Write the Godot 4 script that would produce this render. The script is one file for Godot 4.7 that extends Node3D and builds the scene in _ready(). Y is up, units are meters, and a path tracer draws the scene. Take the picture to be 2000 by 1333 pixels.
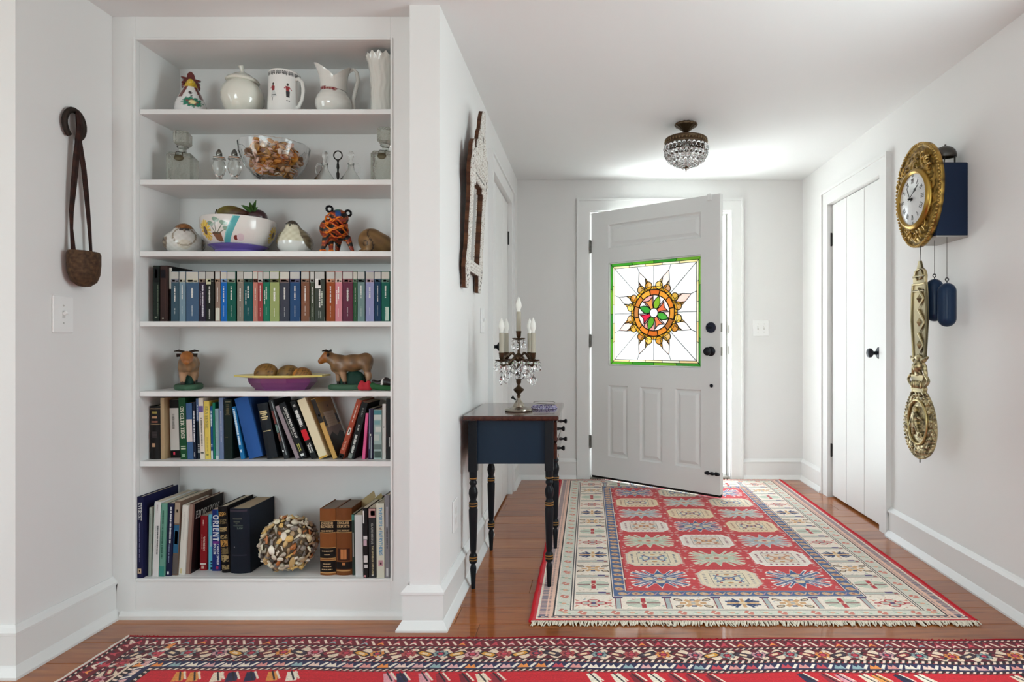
extends Node3D
# A white entrance hall with a built-in bookcase. Metres, y up; the lens looks along -z from 1.05 m above the floor.

const EYE := 1.048
const CEIL := 2.28
const SHELF_Y := [1.937, 1.6675, 1.394, 1.126, 0.8584, 0.591, 0.1507]

var mats := {}
var used := {}
var rng := RandomNumberGenerator.new()


class B:
	# collects shapes into one mesh; faces are given counterclockwise as seen from outside
	var st := SurfaceTool.new()
	var xf := Transform3D.IDENTITY
	var paint = null
	var warp = null
	var group := 1

	func _init():
		st.begin(Mesh.PRIMITIVE_TRIANGLES)

	func v(p: Vector3, uv := Vector2.ZERO):
		if warp != null:
			p = warp.call(p)
		if paint != null:
			st.set_color(paint.call(p))
		st.set_uv(uv)
		st.add_vertex(xf * p)

	func smooth(n: int):
		st.set_smooth_group(n)

	func flat():
		st.set_smooth_group(-1)

	func tri(a: Vector3, b: Vector3, c: Vector3):
		v(a); v(c); v(b)

	func quad(a: Vector3, b: Vector3, c: Vector3, d: Vector3):
		tri(a, b, c); tri(a, c, d)

	func face(pts: Array, out: Vector3):
		var n: Vector3 = (pts[1] - pts[0]).cross(pts[2] - pts[0])
		if n.dot(out) < 0:
			pts.reverse()
		for i in range(1, pts.size() - 1):
			tri(pts[0], pts[i], pts[i + 1])

	func rect_uv(o: Vector3, u: Vector3, w: Vector3):
		# a rectangle facing u x w, its picture upright along w
		v(o, Vector2(0, 1)); v(o + u + w, Vector2(1, 0)); v(o + u, Vector2(1, 1))
		v(o, Vector2(0, 1)); v(o + w, Vector2(0, 0)); v(o + u + w, Vector2(1, 0))

	func box(lo: Vector3, hi: Vector3, bev := 0.0):
		flat()
		var c := (lo + hi) * 0.5
		var h := (hi - lo) * 0.5
		bev = minf(bev, minf(h.x, minf(h.y, h.z)) * 0.9)
		for a in 3:
			var i := (a + 1) % 3
			var j := (a + 2) % 3
			for s in [-1.0, 1.0]:
				var pts := []
				for q in [[-1, -1], [1, -1], [1, 1], [-1, 1]]:
					var p := Vector3.ZERO
					p[a] = s * h[a]; p[i] = q[0] * (h[i] - bev); p[j] = q[1] * (h[j] - bev)
					pts.append(c + p)
				var o := Vector3.ZERO
				o[a] = s
				face(pts, o)
			if bev > 0.0:
				for s in [-1.0, 1.0]:
					for t in [-1.0, 1.0]:
						var pts := []
						for q in [[0, -1], [0, 1], [1, 1], [1, -1]]:
							var p := Vector3.ZERO
							p[a] = q[1] * (h[a] - bev)
							p[i] = s * (h[i] - (bev if q[0] else 0.0))
							p[j] = t * (h[j] - (0.0 if q[0] else bev))
							pts.append(c + p)
						var o := Vector3.ZERO
						o[i] = s; o[j] = t
						face(pts, o)
		if bev > 0.0:
			for sx in [-1.0, 1.0]:
				for sy in [-1.0, 1.0]:
					for sz in [-1.0, 1.0]:
						var s := Vector3(sx, sy, sz)
						face([c + s * Vector3(h.x, h.y - bev, h.z - bev), c + s * Vector3(h.x - bev, h.y, h.z - bev), c + s * Vector3(h.x - bev, h.y - bev, h.z)], s)

	func lathe(prof: Array, seg := 24, at := Vector3.ZERO):
		# profile of (radius, height), from the bottom outside upwards
		group += 1
		var total := 0.0
		for k in prof.size() - 1:
			total += (prof[k + 1] - prof[k]).length()
		var run := 0.0
		for k in prof.size() - 1:
			var p: Vector2 = prof[k]
			var q: Vector2 = prof[k + 1]
			if k > 0 and absf((p - prof[k - 1]).angle_to(q - p)) > 0.75:
				group += 1
			smooth(group)
			var l := (q - p).length()
			for i in seg:
				var a := TAU * i / seg
				var b := TAU * (i + 1) / seg
				var A := at + Vector3(p.x * cos(a), p.y, -p.x * sin(a))
				var Bb := at + Vector3(p.x * cos(b), p.y, -p.x * sin(b))
				var C := at + Vector3(q.x * cos(b), q.y, -q.x * sin(b))
				var D := at + Vector3(q.x * cos(a), q.y, -q.x * sin(a))
				var u0 := float(i) / seg
				var u1 := float(i + 1) / seg
				var v0 := 1.0 - run / total
				var v1 := 1.0 - (run + l) / total
				if p.x > 1e-5:
					v(A, Vector2(u0, v0)); v(C, Vector2(u1, v1)); v(Bb, Vector2(u1, v0))
				if q.x > 1e-5:
					v(A, Vector2(u0, v0)); v(D, Vector2(u0, v1)); v(C, Vector2(u1, v1))
			run += l

	func tube(path: Array, rad, seg := 8, flatten := 1.0, caps := true):
		group += 1
		smooth(group)
		var n := path.size()
		var rings := []
		var side := Vector3.ZERO
		for k in n:
			var t: Vector3 = (path[mini(k + 1, n - 1)] - path[maxi(k - 1, 0)]).normalized()
			if k == 0:
				side = t.cross(Vector3(0, 0, 1) if absf(t.z) < 0.9 else Vector3(1, 0, 0)).normalized()
			side = (side - t * side.dot(t)).normalized()
			var up := t.cross(side)
			var r: float = rad[k] if rad is Array else rad
			var ring := []
			for i in seg:
				var a := TAU * i / seg
				ring.append(path[k] + (side * cos(a) + up * sin(a) * flatten) * r)
			rings.append(ring)
		for k in n - 1:
			for i in seg:
				var j := (i + 1) % seg
				quad(rings[k][i], rings[k][j], rings[k + 1][j], rings[k + 1][i])
		if caps:
			group += 1
			smooth(group)
			for i in range(1, seg - 1):
				tri(rings[0][0], rings[0][i + 1], rings[0][i])
				tri(rings[n - 1][0], rings[n - 1][i], rings[n - 1][i + 1])

	func ell(c: Vector3, r: Vector3, nu := 16, nv := 10):
		group += 1
		smooth(group)
		for k in nv:
			for i in nu:
				var P := []
				for q in [[i, k], [i + 1, k], [i + 1, k + 1], [i, k + 1]]:
					var a: float = TAU * (q[0] % nu) / nu
					var e: float = PI * q[1] / nv - PI / 2
					P.append(c + r * Vector3(cos(e) * cos(a), sin(e), -cos(e) * sin(a)))
				if k > 0:
					tri(P[0], P[1], P[2])
				if k < nv - 1:
					tri(P[0], P[2], P[3])

	func ex(poly: PackedVector2Array, o: Vector3, u: Vector3, w: Vector3, deep: Vector3, round := false):
		# a flat outline in the plane of u and w, pushed out along deep
		var idx := Geometry2D.triangulate_polygon(poly)
		var cw := Geometry2D.is_polygon_clockwise(poly)
		var P := []
		for p in poly:
			P.append(o + u * p.x + w * p.y)
		flat()
		for k in range(0, idx.size(), 3):
			face([P[idx[k]], P[idx[k + 1]], P[idx[k + 2]]], -deep)
			face([P[idx[k]] + deep, P[idx[k + 1]] + deep, P[idx[k + 2]] + deep], deep)
		if round:
			group += 1
			smooth(group)
		var n := poly.size()
		for i in n:
			var j := (i + 1) % n
			var e := poly[j] - poly[i]
			var q := Vector2(e.y, -e.x) * (-1.0 if cw else 1.0)
			if e.length() > 1e-7:
				face([P[i], P[j], P[j] + deep, P[i] + deep], u * q.x + w * q.y)

	func nets(f: Callable, lo: Vector3, hi: Vector3, c: float):
		group += 1
		smooth(group)
		var n := Vector3i(((hi - lo) / c).ceil()) + Vector3i.ONE
		var val := PackedFloat32Array()
		val.resize(n.x * n.y * n.z)
		var t := 0
		for k in n.z:
			for j in n.y:
				for i in n.x:
					val[t] = f.call(lo + Vector3(i, j, k) * c)
					t += 1
		var sx := 1
		var sy := n.x
		var sz := n.x * n.y
		var off := [0, sx, sy, sx + sy, sz, sz + sx, sz + sy, sz + sx + sy]
		var cell := {}
		for k in n.z - 1:
			for j in n.y - 1:
				for i in n.x - 1:
					var b := i + j * sy + k * sz
					var neg := 0
					for o in off:
						if val[b + o] < 0.0:
							neg += 1
					if neg == 0 or neg == 8:
						continue
					var sum := Vector3.ZERO
					var m := 0
					for e in [[0, 1], [2, 3], [4, 5], [6, 7], [0, 2], [1, 3], [4, 6], [5, 7], [0, 4], [1, 5], [2, 6], [3, 7]]:
						var a := val[b + off[e[0]]]
						var d := val[b + off[e[1]]]
						if (a < 0.0) != (d < 0.0):
							var s := a / (a - d)
							var p := Vector3(e[0] & 1, (e[0] >> 1) & 1, e[0] >> 2)
							var q := Vector3(e[1] & 1, (e[1] >> 1) & 1, e[1] >> 2)
							sum += p.lerp(q, s)
							m += 1
					cell[b] = lo + (Vector3(i, j, k) + sum / m) * c
		for k in range(1, n.z - 1):
			for j in range(1, n.y - 1):
				for i in range(1, n.x - 1):
					var b := i + j * sy + k * sz
					for ax in [[sx, sy, sz], [sy, sz, sx], [sz, sx, sy]]:
						var a := val[b]
						var d := val[b + ax[0]]
						if (a < 0.0) != (d < 0.0):
							var q := [cell[b - ax[1] - ax[2]], cell[b - ax[2]], cell[b], cell[b - ax[1]]]
							if a < 0.0:
								quad(q[0], q[1], q[2], q[3])
							else:
								quad(q[3], q[2], q[1], q[0])

	func done() -> ArrayMesh:
		st.generate_normals()
		return st.commit()


# ---------------------------------------------------------------- helpers

func L(s: String) -> Color:
	return Color(s).srgb_to_linear()


func M(col: String, rough := 0.6, metal := 0.0) -> StandardMaterial3D:
	var key := "%s|%s|%s" % [col, rough, metal]
	if not mats.has(key):
		var m := StandardMaterial3D.new()
		m.albedo_color = Color(col)
		m.roughness = rough
		m.metallic = metal
		if metal == 0.0 and m.albedo_color.get_luminance() < 0.4:
			m.metallic_specular = 0.28   # matt paint, cloth and card
		mats[key] = m
	return mats[key]


func painted(rough := 0.25, coat := 0.0) -> StandardMaterial3D:
	var key := "painted|%s|%s" % [rough, coat]
	if not mats.has(key):
		var m := StandardMaterial3D.new()
		m.vertex_color_use_as_albedo = true
		m.roughness = rough
		if coat > 0.0:
			m.clearcoat_enabled = true
			m.clearcoat = coat
			m.clearcoat_roughness = 0.08
		mats[key] = m
	return mats[key]


func glaze(col: String, rough := 0.15) -> StandardMaterial3D:
	var key := "glaze|%s|%s" % [col, rough]
	if not mats.has(key):
		var m := StandardMaterial3D.new()
		m.albedo_color = Color(col)
		m.roughness = rough
		m.clearcoat_enabled = true
		m.clearcoat = 0.6
		m.clearcoat_roughness = 0.06
		mats[key] = m
	return mats[key]


func crystal(col := "ffffff", scale := 0.04) -> StandardMaterial3D:
	var key := "crystal|%s|%s" % [col, scale]
	if not mats.has(key):
		var m := StandardMaterial3D.new()
		var c := Color(col)
		m.albedo_color = Color(c.r, c.g, c.b, 0.0)
		m.transparency = BaseMaterial3D.TRANSPARENCY_ALPHA
		m.refraction_enabled = true
		m.refraction_scale = scale
		m.roughness = 0.02
		mats[key] = m
	return mats[key]


func pane(col: String) -> StandardMaterial3D:
	# leaded opal glass: lets daylight through, scattered and coloured
	var key := "opal|%s" % col
	if not mats.has(key):
		var m := StandardMaterial3D.new()
		m.albedo_color = Color(col)
		m.roughness = 0.2
		m.backlight_enabled = true
		var l := m.albedo_color.srgb_to_linear()
		var share := 1.1 if l.get_luminance() > 0.6 else 0.84   # both faces of the pane scatter, so each takes the root of the tint
		m.backlight = Color(sqrt(l.r) * share, sqrt(l.g) * share, sqrt(l.b) * share).linear_to_srgb()
		mats[key] = m
	return mats[key]


func numbered(called: String) -> String:
	var n: int = used.get(called, 0)
	used[called] = n + 1
	return called if n == 0 else "%s_%03d" % [called, n]


func tag(o: Node3D, label: String, category: String, group := "") -> Node3D:
	o.set_meta("label", label)
	o.set_meta("category", category)
	if group:
		o.set_meta("group", group)
	return o


func thing(called: String, label: String, category: String, at := Vector3.ZERO, turn := 0.0, group := "") -> Node3D:
	var o := Node3D.new()
	o.name = numbered(called)
	add_child(o)
	o.position = at
	o.rotation.y = turn
	return tag(o, label, category, group)


func obj(called: String, mesh: Mesh, mat: Material, parent: Node3D = null, at := Vector3.ZERO) -> MeshInstance3D:
	var o := MeshInstance3D.new()
	o.name = called if parent else numbered(called)
	o.mesh = mesh
	if mat:
		o.material_override = mat
	(parent if parent else self).add_child(o, true)
	o.position = at
	return o


func struct(called: String, mesh: Mesh, mat: Material, parent: Node3D = null) -> MeshInstance3D:
	var o := obj(called, mesh, mat, parent)
	if parent == null:
		o.set_meta("kind", "structure")
	return o


func boxm(lo: Vector3, hi: Vector3, bev := 0.0) -> ArrayMesh:
	var b := B.new()
	b.box(Vector3(minf(lo.x, hi.x), minf(lo.y, hi.y), minf(lo.z, hi.z)), Vector3(maxf(lo.x, hi.x), maxf(lo.y, hi.y), maxf(lo.z, hi.z)), bev)
	return b.done()


func lathem(prof: Array, seg := 24) -> ArrayMesh:
	var b := B.new()
	b.lathe(prof, seg)
	return b.done()


func at(px: float, py: float, d: float) -> Vector3:
	# where a spot of the photograph lies at a distance of d metres in front of the lens
	return Vector3((px - 1150.0) * d / 1200.0, EYE - (py - 668.0) * d / 1200.0, -d)


func V(x: float, y: float, z := 0.0) -> Vector3:
	return Vector3(x, y, z)


func P2(a: Array) -> Array:
	var out := []
	for i in range(0, a.size(), 2):
		out.append(Vector2(a[i], a[i + 1]))
	return out


func poly(a: Array) -> PackedVector2Array:
	return PackedVector2Array(P2(a))


func smin(a: float, b: float, k: float) -> float:
	var h := maxf(k - absf(a - b), 0.0) / k
	return minf(a, b) - h * h * k * 0.25


func blob(prims: Array, k: float, foot := -1.0) -> Callable:
	# tapered capsules [a, b, ra, rb] and ellipsoids [c, r] joined smoothly
	return func(p: Vector3) -> float:
		var d := 10.0
		for q in prims:
			var e: float
			if q.size() == 4:
				var ab: Vector3 = q[1] - q[0]
				var t := clampf((p - q[0]).dot(ab) / maxf(ab.length_squared(), 1e-9), 0.0, 1.0)
				e = (p - q[0] - ab * t).length() - lerpf(q[2], q[3], t)
			else:
				var w: Vector3 = (p - q[0]) / q[1]
				var l := w.length()
				e = (l - 1.0) * minf(q[1].x, minf(q[1].y, q[1].z)) if l > 1e-6 else -0.01
			d = smin(d, e, k)
		return maxf(d, foot - p.y)


func still(f: Callable) -> Callable:
	# the same shape with a flat underside at height 0.0006
	return func(p: Vector3) -> float: return maxf(f.call(p), 0.0006 - p.y)


func lettering(called: String, parent: Node3D, words: String, col: Material, long: float, high: float, where: Vector3, turn := Vector3.ZERO, serif := false, bold := true) -> MeshInstance3D:
	# raised letters fitted into a box of long by high, centred on where
	var t := TextMesh.new()
	var f := SystemFont.new()
	f.font_names = PackedStringArray(["Droid Serif" if serif else "Droid Sans"])
	f.font_weight = 700 if bold else 400
	t.font = f
	t.text = words
	t.font_size = 32
	t.pixel_size = 0.001
	t.depth = 0.0006
	t.curve_step = 2.0
	t.horizontal_alignment = HORIZONTAL_ALIGNMENT_CENTER
	t.vertical_alignment = VERTICAL_ALIGNMENT_CENTER
	var bb := t.get_aabb()
	var o := obj(called, t, col, parent)
	var s := Vector3(long / maxf(bb.size.x, 1e-4), high / maxf(bb.size.y, 1e-4), 1.0)
	var base := Basis.from_euler(turn)
	o.transform = Transform3D(base * Basis.from_scale(s), where - base * (s * (bb.position + bb.size * 0.5)))
	return o


func noise_tex(w: int, h: int, freq: float, ramp: Array, oct := 4, seedv := 1, normal := false, kind := FastNoiseLite.TYPE_SIMPLEX_SMOOTH) -> NoiseTexture2D:
	var t := NoiseTexture2D.new()
	t.width = w
	t.height = h
	t.seamless = true
	var n := FastNoiseLite.new()
	n.noise_type = kind
	n.seed = seedv
	n.frequency = freq
	n.fractal_octaves = oct
	t.noise = n
	if normal:
		t.as_normal_map = true
	if ramp.size():
		var g := Gradient.new()
		g.offsets = PackedFloat32Array(ramp.map(func(x): return x[0]))
		g.colors = PackedColorArray(ramp.map(func(x): return Color(x[1])))
		t.color_ramp = g
	return t


# ---------------------------------------------------------------- drawing into pictures

func ipoly(im: Image, pts: PackedVector2Array, col: Color):
	var lo := pts[0]
	var hi := pts[0]
	for p in pts:
		lo = lo.min(p)
		hi = hi.max(p)
	for y in range(maxi(0, int(lo.y)), mini(im.get_height() - 1, int(hi.y) + 1) + 1):
		var yy := y + 0.5
		var xs := []
		for i in pts.size():
			var a := pts[i]
			var b := pts[(i + 1) % pts.size()]
			if (a.y <= yy) != (b.y <= yy):
				xs.append(a.x + (yy - a.y) / (b.y - a.y) * (b.x - a.x))
		xs.sort()
		for i in range(0, xs.size() - 1, 2):
			var x0 := roundi(xs[i])
			var x1 := roundi(xs[i + 1])
			if x1 > x0:
				im.fill_rect(Rect2i(x0, y, x1 - x0, 1), col)


func iring(im: Image, c: Vector2, r: Vector2, col: Color, n := 14, turn := 0.0):
	var p := PackedVector2Array()
	for i in n:
		var a := TAU * (i + 0.5) / n
		p.append(c + (r * Vector2(cos(a), sin(a))).rotated(turn))
	ipoly(im, p, col)


func iline(im: Image, a: Vector2, b: Vector2, w: float, col: Color):
	var q := (b - a).normalized().orthogonal() * w * 0.5
	ipoly(im, PackedVector2Array([a + q, b + q, b - q, a - q]), col)


func worn(im: Image, strength: float, seedv: int):
	# knot by knot unevenness of wool
	var r := RandomNumberGenerator.new()
	r.seed = seedv
	var w := im.get_width()
	var h := im.get_height()
	var data := im.get_data()
	for y in h:
		var line := r.randf_range(-0.4, 0.4) * strength
		for x in range(0, w - 1, 2):
			var f := 1.0 + line + r.randf_range(-1.0, 1.0) * strength
			var p := (y * w + x) * 3
			for k in 6:
				data[p + k] = clampi(int(data[p + k] * f + 3.0 * strength * 20.0), 0, 255)
	im.set_data(w, h, false, Image.FORMAT_RGB8, data)


func tex_mat(im: Image, rough := 0.9) -> StandardMaterial3D:
	var m := StandardMaterial3D.new()
	m.albedo_texture = ImageTexture.create_from_image(im)
	m.roughness = rough
	m.texture_repeat = false
	return m


# ---------------------------------------------------------------- the room

func _ready():
	rng.seed = 7
	set_view()
	set_light()
	build_shell()
	build_floor()
	build_doors()
	build_bookcase()
	build_hall_rug()
	build_front_rug()
	build_table()
	build_candelabra()
	build_mirror()
	build_clock()
	build_ceiling_lamp()
	build_strap_bell()
	build_plates()
	build_shelf_one()
	build_shelf_two()
	build_shelf_three()
	build_shelf_five()
	build_classics()
	build_books_upper()
	build_books_lower()
	build_shell_ball()


func set_view():
	var cam := Camera3D.new()
	cam.name = "camera"
	cam.projection = Camera3D.PROJECTION_FRUSTUM
	cam.keep_aspect = Camera3D.KEEP_HEIGHT
	cam.near = 0.05
	cam.far = 120.0
	cam.size = 0.05 * 1333.0 / 1200.0
	cam.frustum_offset = Vector2(-150.0, 1.5) / 1200.0 * 0.05
	cam.position = Vector3(0, EYE, 0)
	cam.current = true
	add_child(cam)


func window_light(called: String, where: Vector3, turn: float, size: Vector2, energy: float, tint := "e6fbff"):
	var l := AreaLight3D.new()
	l.name = called
	l.area_size = size
	l.light_energy = energy
	l.light_color = Color(tint)
	l.shadow_enabled = true
	l.area_range = 20.0
	add_child(l)
	l.position = where
	l.rotation.y = turn


func set_light():
	var sky := ProceduralSkyMaterial.new()
	sky.sky_top_color = Color("e2f0fb")
	sky.sky_horizon_color = Color("f5fdff")
	sky.ground_horizon_color = Color("f0f5f2")
	sky.ground_bottom_color = Color("d4d8d2")
	var e := Environment.new()
	e.background_mode = Environment.BG_SKY
	e.sky = Sky.new()
	e.sky.sky_material = sky
	e.background_energy_multiplier = 2.45
	e.tonemap_mode = Environment.TONE_MAPPER_LINEAR
	e.tonemap_exposure = 1.86
	e.sdfgi_enabled = true
	e.ssao_enabled = true
	e.ssil_enabled = true
	var w := WorldEnvironment.new()
	w.name = "surroundings"
	w.environment = e
	add_child(w)
	var sun := DirectionalLight3D.new()
	sun.name = "sun"
	sun.light_energy = 4.6
	sun.light_color = Color("f0fbff")
	sun.light_angular_distance = 0.6
	sun.shadow_enabled = true
	add_child(sun)
	sun.look_at_from_position(Vector3.ZERO, V(0.22, -0.97, -0.06), Vector3.UP)
	# daylight at the windows of the room behind the lens
	window_light("south_window_daylight", V(-2.0, 1.25, 3.36), 0.0, Vector2(1.7, 1.5), 2.9)
	window_light("west_window_daylight", V(-4.16, 1.3, 0.3), -PI / 2, Vector2(1.5, 1.4), 1.0)
	window_light("east_window_daylight", V(1.60, 1.3, -1.45), PI / 2, Vector2(0.8, 1.4), 1.5)


func wall_mat() -> StandardMaterial3D:
	return M("e6e4e2", 0.62)


func trim_mat() -> StandardMaterial3D:
	return M("e7e6e4", 0.38)


func part_boxes(list: Array, bev := 0.0) -> ArrayMesh:
	var b := B.new()
	for q in list:
		b.box(q[0], q[1], bev)
	return b.done()


func casing(called: String, o: Vector3, u: Vector3, n: Vector3, w: float, h: float, cw: float) -> void:
	var b := B.new()
	var k := 0.016
	var s0 := cw - k
	b.ex(poly([-s0, 0, -s0, h + s0, w + s0, h + s0, w + s0, 0, w, 0, w, h, 0, h, 0, 0]), o, u, Vector3.UP, n * 0.018)
	b.ex(poly([-cw, 0, -cw, h + cw, w + cw, h + cw, w + cw, 0, w + cw - k, 0, w + cw - k, h + cw - k, -cw + k, h + cw - k, -cw + k, 0]), o, u, Vector3.UP, n * 0.028)
	var s := struct(called, b.done(), trim_mat())
	tag(s, "white painted casing boards round %s" % {"trim_1": "the front door", "trim_2": "the closet door on the right wall", "trim_3": "the door behind the candelabra"}[called], "door casing")


func skirting(called: String, path: Array, label: String) -> void:
	var prof := P2([0, 0, 0.036, 0, 0.036, 0.008, 0.02, 0.032, 0.016, 0.036, 0.016, 0.128, 0.021, 0.131, 0.021, 0.139, 0.01, 0.15, 0.004, 0.158, 0, 0.158])
	var b := B.new()
	b.flat()
	var n := path.size()
	var nor := []
	for i in n - 1:
		var d: Vector2 = (path[i + 1] - path[i]).normalized()
		nor.append(Vector2(-d.y, d.x))
	var pts := []
	for i in n:
		var a: Vector2 = nor[maxi(i - 1, 0)]
		var c: Vector2 = nor[mini(i, n - 2)]
		var m := (a + c) / (1.0 + a.dot(c))
		var row := []
		for q in prof:
			row.append(V(path[i].x + m.x * q.x, q.y, path[i].y + m.y * q.x))
		pts.append(row)
	for i in n - 1:
		for k in prof.size() - 1:
			b.quad(pts[i][k], pts[i][k + 1], pts[i + 1][k + 1], pts[i + 1][k])
	for k in range(1, prof.size() - 1):
		b.tri(pts[0][0], pts[0][k + 1], pts[0][k])
		b.tri(pts[n - 1][0], pts[n - 1][k], pts[n - 1][k + 1])
	tag(struct(called, b.done(), trim_mat()), label, "baseboard")


func build_shell():
	var wm := wall_mat()
	var T := 0.14
	tag(struct("ceiling", boxm(V(-4.35, CEIL, -4.9), V(1.8, CEIL + 0.15, 3.55)), M("ebebea", 0.7)), "smooth white ceiling over the hall and the bookcase", "ceiling")
	tag(struct("wall_right", part_boxes([
		[V(1.629, 0, -3.41), V(1.629 + T, CEIL, -1.9)], [V(1.629, 0, -1.0), V(1.629 + T, CEIL, 3.55)], [V(1.629, 0, -1.9), V(1.629 + T, 0.55, -1.0)], [V(1.629, 2.05, -1.9), V(1.629 + T, CEIL, -1.0)], [V(1.629, 0, -4.9), V(1.629 + T, CEIL, -4.15)], [V(1.629, 1.975, -4.15), V(1.629 + T, CEIL, -3.41)],
		[V(1.70, 0, -4.15), V(1.629 + T, 1.975, -3.41)]]), wm), "plain white wall that carries the clock and the closet door", "wall")
	tag(struct("wall_back", part_boxes([
		[V(-0.7, 0, -4.677 - T), V(-0.006, CEIL, -4.677)], [V(1.09, 0, -4.677 - T), V(1.629, CEIL, -4.677)], [V(-0.006, 2.05, -4.677 - T), V(1.09, CEIL, -4.677)]]), wm), "white end wall round the open front door", "wall")
	tag(struct("wall_hall", part_boxes([
		[V(-0.655, 0, -3.42), V(-0.545, CEIL, -2.246)], [V(-0.655, 0, -4.677), V(-0.545, CEIL, -4.22)], [V(-0.655, 2.0, -4.22), V(-0.545, CEIL, -3.42)],
		[V(-0.655, 0, -4.22), V(-0.61, 2.0, -3.42)]]), wm), "white partition wall between the bookcase and the hall, carrying the carved mirror", "wall")
	tag(struct("wall_left", part_boxes([[V(-1.95, 0, -2.75), V(-1.805, CEIL, -2.08)], [V(-4.35, 0, -2.08), V(-1.805, CEIL, -1.934)]]), wm), "white corner wall where the strap bell hangs", "wall")
	tag(struct("wall_niche", boxm(V(-1.805, 0, -2.75), V(-0.655, CEIL, -2.62)), wm), "white wall closing the niche behind the bookcase", "wall")
	tag(struct("wall_west", part_boxes([
		[V(-4.35, 0, -2.08), V(-4.2, CEIL, -0.5)], [V(-4.35, 0, 1.1), V(-4.2, CEIL, 3.55)], [V(-4.35, 0, -0.5), V(-4.2, 0.55, 1.1)], [V(-4.35, 2.05, -0.5), V(-4.2, CEIL, 1.1)]]), wm), "white side wall of the room behind the lens", "wall")
	tag(struct("wall_south", part_boxes([
		[V(-4.35, 0, 3.4), V(-2.9, CEIL, 3.55)], [V(-1.1, 0, 3.4), V(1.77, CEIL, 3.55)],
		[V(-2.9, 0, 3.4), V(-1.1, 0.45, 3.55)], [V(-2.9, 2.05, 3.4), V(-1.1, CEIL, 3.55)]]), wm), "white window wall behind the lens", "wall")
	var glass := StandardMaterial3D.new()
	glass.albedo_color = Color(1, 1, 1, 0.05)
	glass.transparency = BaseMaterial3D.TRANSPARENCY_ALPHA
	glass.roughness = 0.05
	var k := 0
	for q in [[V(-2.9, 0.45, 3.45), V(1.8, 1.6, 0)], [V(-4.3, 0.55, -0.5), V(0, 1.5, 1.6)], [V(1.68, 0.55, -1.9), V(0, 1.5, 0.9)]]:
		k += 1
		var o: Vector3 = q[0]
		var s: Vector3 = q[1]
		var along := V(s.x, 0, s.z).normalized()
		var wide := V(s.x, 0, s.z).length()
		var deep := V(0, 0, 0.05) if s.x > 0 else V(0.05, 0, 0)
		var b := B.new()
		for r in [[0.0, 0.0, 0.05, s.y], [wide - 0.05, 0.0, wide, s.y], [0.05, 0.0, wide - 0.05, 0.05], [0.05, s.y - 0.05, wide - 0.05, s.y], [0.05, s.y * 0.5 - 0.02, wide - 0.05, s.y * 0.5 + 0.02]]:
			var lo: Vector3 = o + along * r[0] + V(0, r[1])
			var hi: Vector3 = o + along * r[2] + V(0, r[3]) + deep
			b.box(lo, hi)
		var w := struct("window_%d" % k, b.done(), trim_mat())
		tag(w, "white sash window %s" % ["in the wall behind the lens", "in the side wall behind the lens", "in the right wall outside the frame"][k - 1], "window")
		var g := B.new()
		g.box(o + along * 0.05 + V(0, 0.05) + deep * 0.45, o + along * (wide - 0.05) + V(0, s.y - 0.05) + deep * 0.55)
		struct("pane", g.done(), glass, w)
	casing("trim_1", V(0.0, 0, -4.677), V(1, 0, 0), V(0, 0, 1), 1.082, 2.045, 0.09)
	casing("trim_2", V(1.629, 0, -3.41), V(0, 0, -1), V(-1, 0, 0), 0.74, 1.975, 0.1)
	casing("trim_3", V(-0.545, 0, -4.22), V(0, 0, 1), V(1, 0, 0), 0.8, 2.0, 0.095)
	skirting("baseboard_left", [Vector2(-4.2, -1.934), Vector2(-1.805, -1.934), Vector2(-1.805, -2.326)], "tall white baseboard round the corner wall under the strap bell")
	skirting("baseboard_hall", [Vector2(-0.66, -2.326), Vector2(-0.66, -2.246), Vector2(-0.545, -2.246), Vector2(-0.545, -3.323)], "tall white baseboard wrapping the end of the partition wall and running behind the side table")
	skirting("baseboard_corner", [Vector2(-0.545, -4.316), Vector2(-0.545, -4.677), Vector2(-0.092, -4.677)], "tall white baseboard in the far corner left of the front door")
	skirting("baseboard_back", [Vector2(1.174, -4.677), Vector2(1.629, -4.677), Vector2(1.629, -4.252)], "tall white baseboard in the far corner right of the front door")
	skirting("baseboard_right", [Vector2(1.629, -3.308), Vector2(1.629, 3.4)], "tall white baseboard along the right wall below the clock")
	# outdoors, seen only as a strip of brightness beside the door
	tag(struct("ground_outside", boxm(V(-30, -0.4, -40), V(30, -0.12, -4.82)), M("d9d7d0", 0.9)), "pale sunlit ground outside the front door", "ground")
	tag(struct("porch_floor", boxm(V(-1.2, -0.12, -7.0), V(2.4, -0.03, -4.82)), M("dedcd6", 0.85)), "pale porch floor outside the front door", "porch")


func wood(ramp: Array, seedv: int, rough: float, coat := 0.0) -> StandardMaterial3D:
	var m := StandardMaterial3D.new()
	m.albedo_texture = noise_tex(512, 512, 0.012, ramp, 5, seedv)
	m.uv1_triplanar = true
	m.uv1_world_triplanar = true
	m.uv1_scale = V(0.55, 5.0, 5.0)
	m.uv1_offset = V(seedv * 0.37, 0, seedv * 0.21)
	m.roughness = rough
	m.metallic_specular = 0.32
	if coat > 0.0:
		m.clearcoat_enabled = true
		m.clearcoat = coat
		m.clearcoat_roughness = 0.06
	return m


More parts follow.
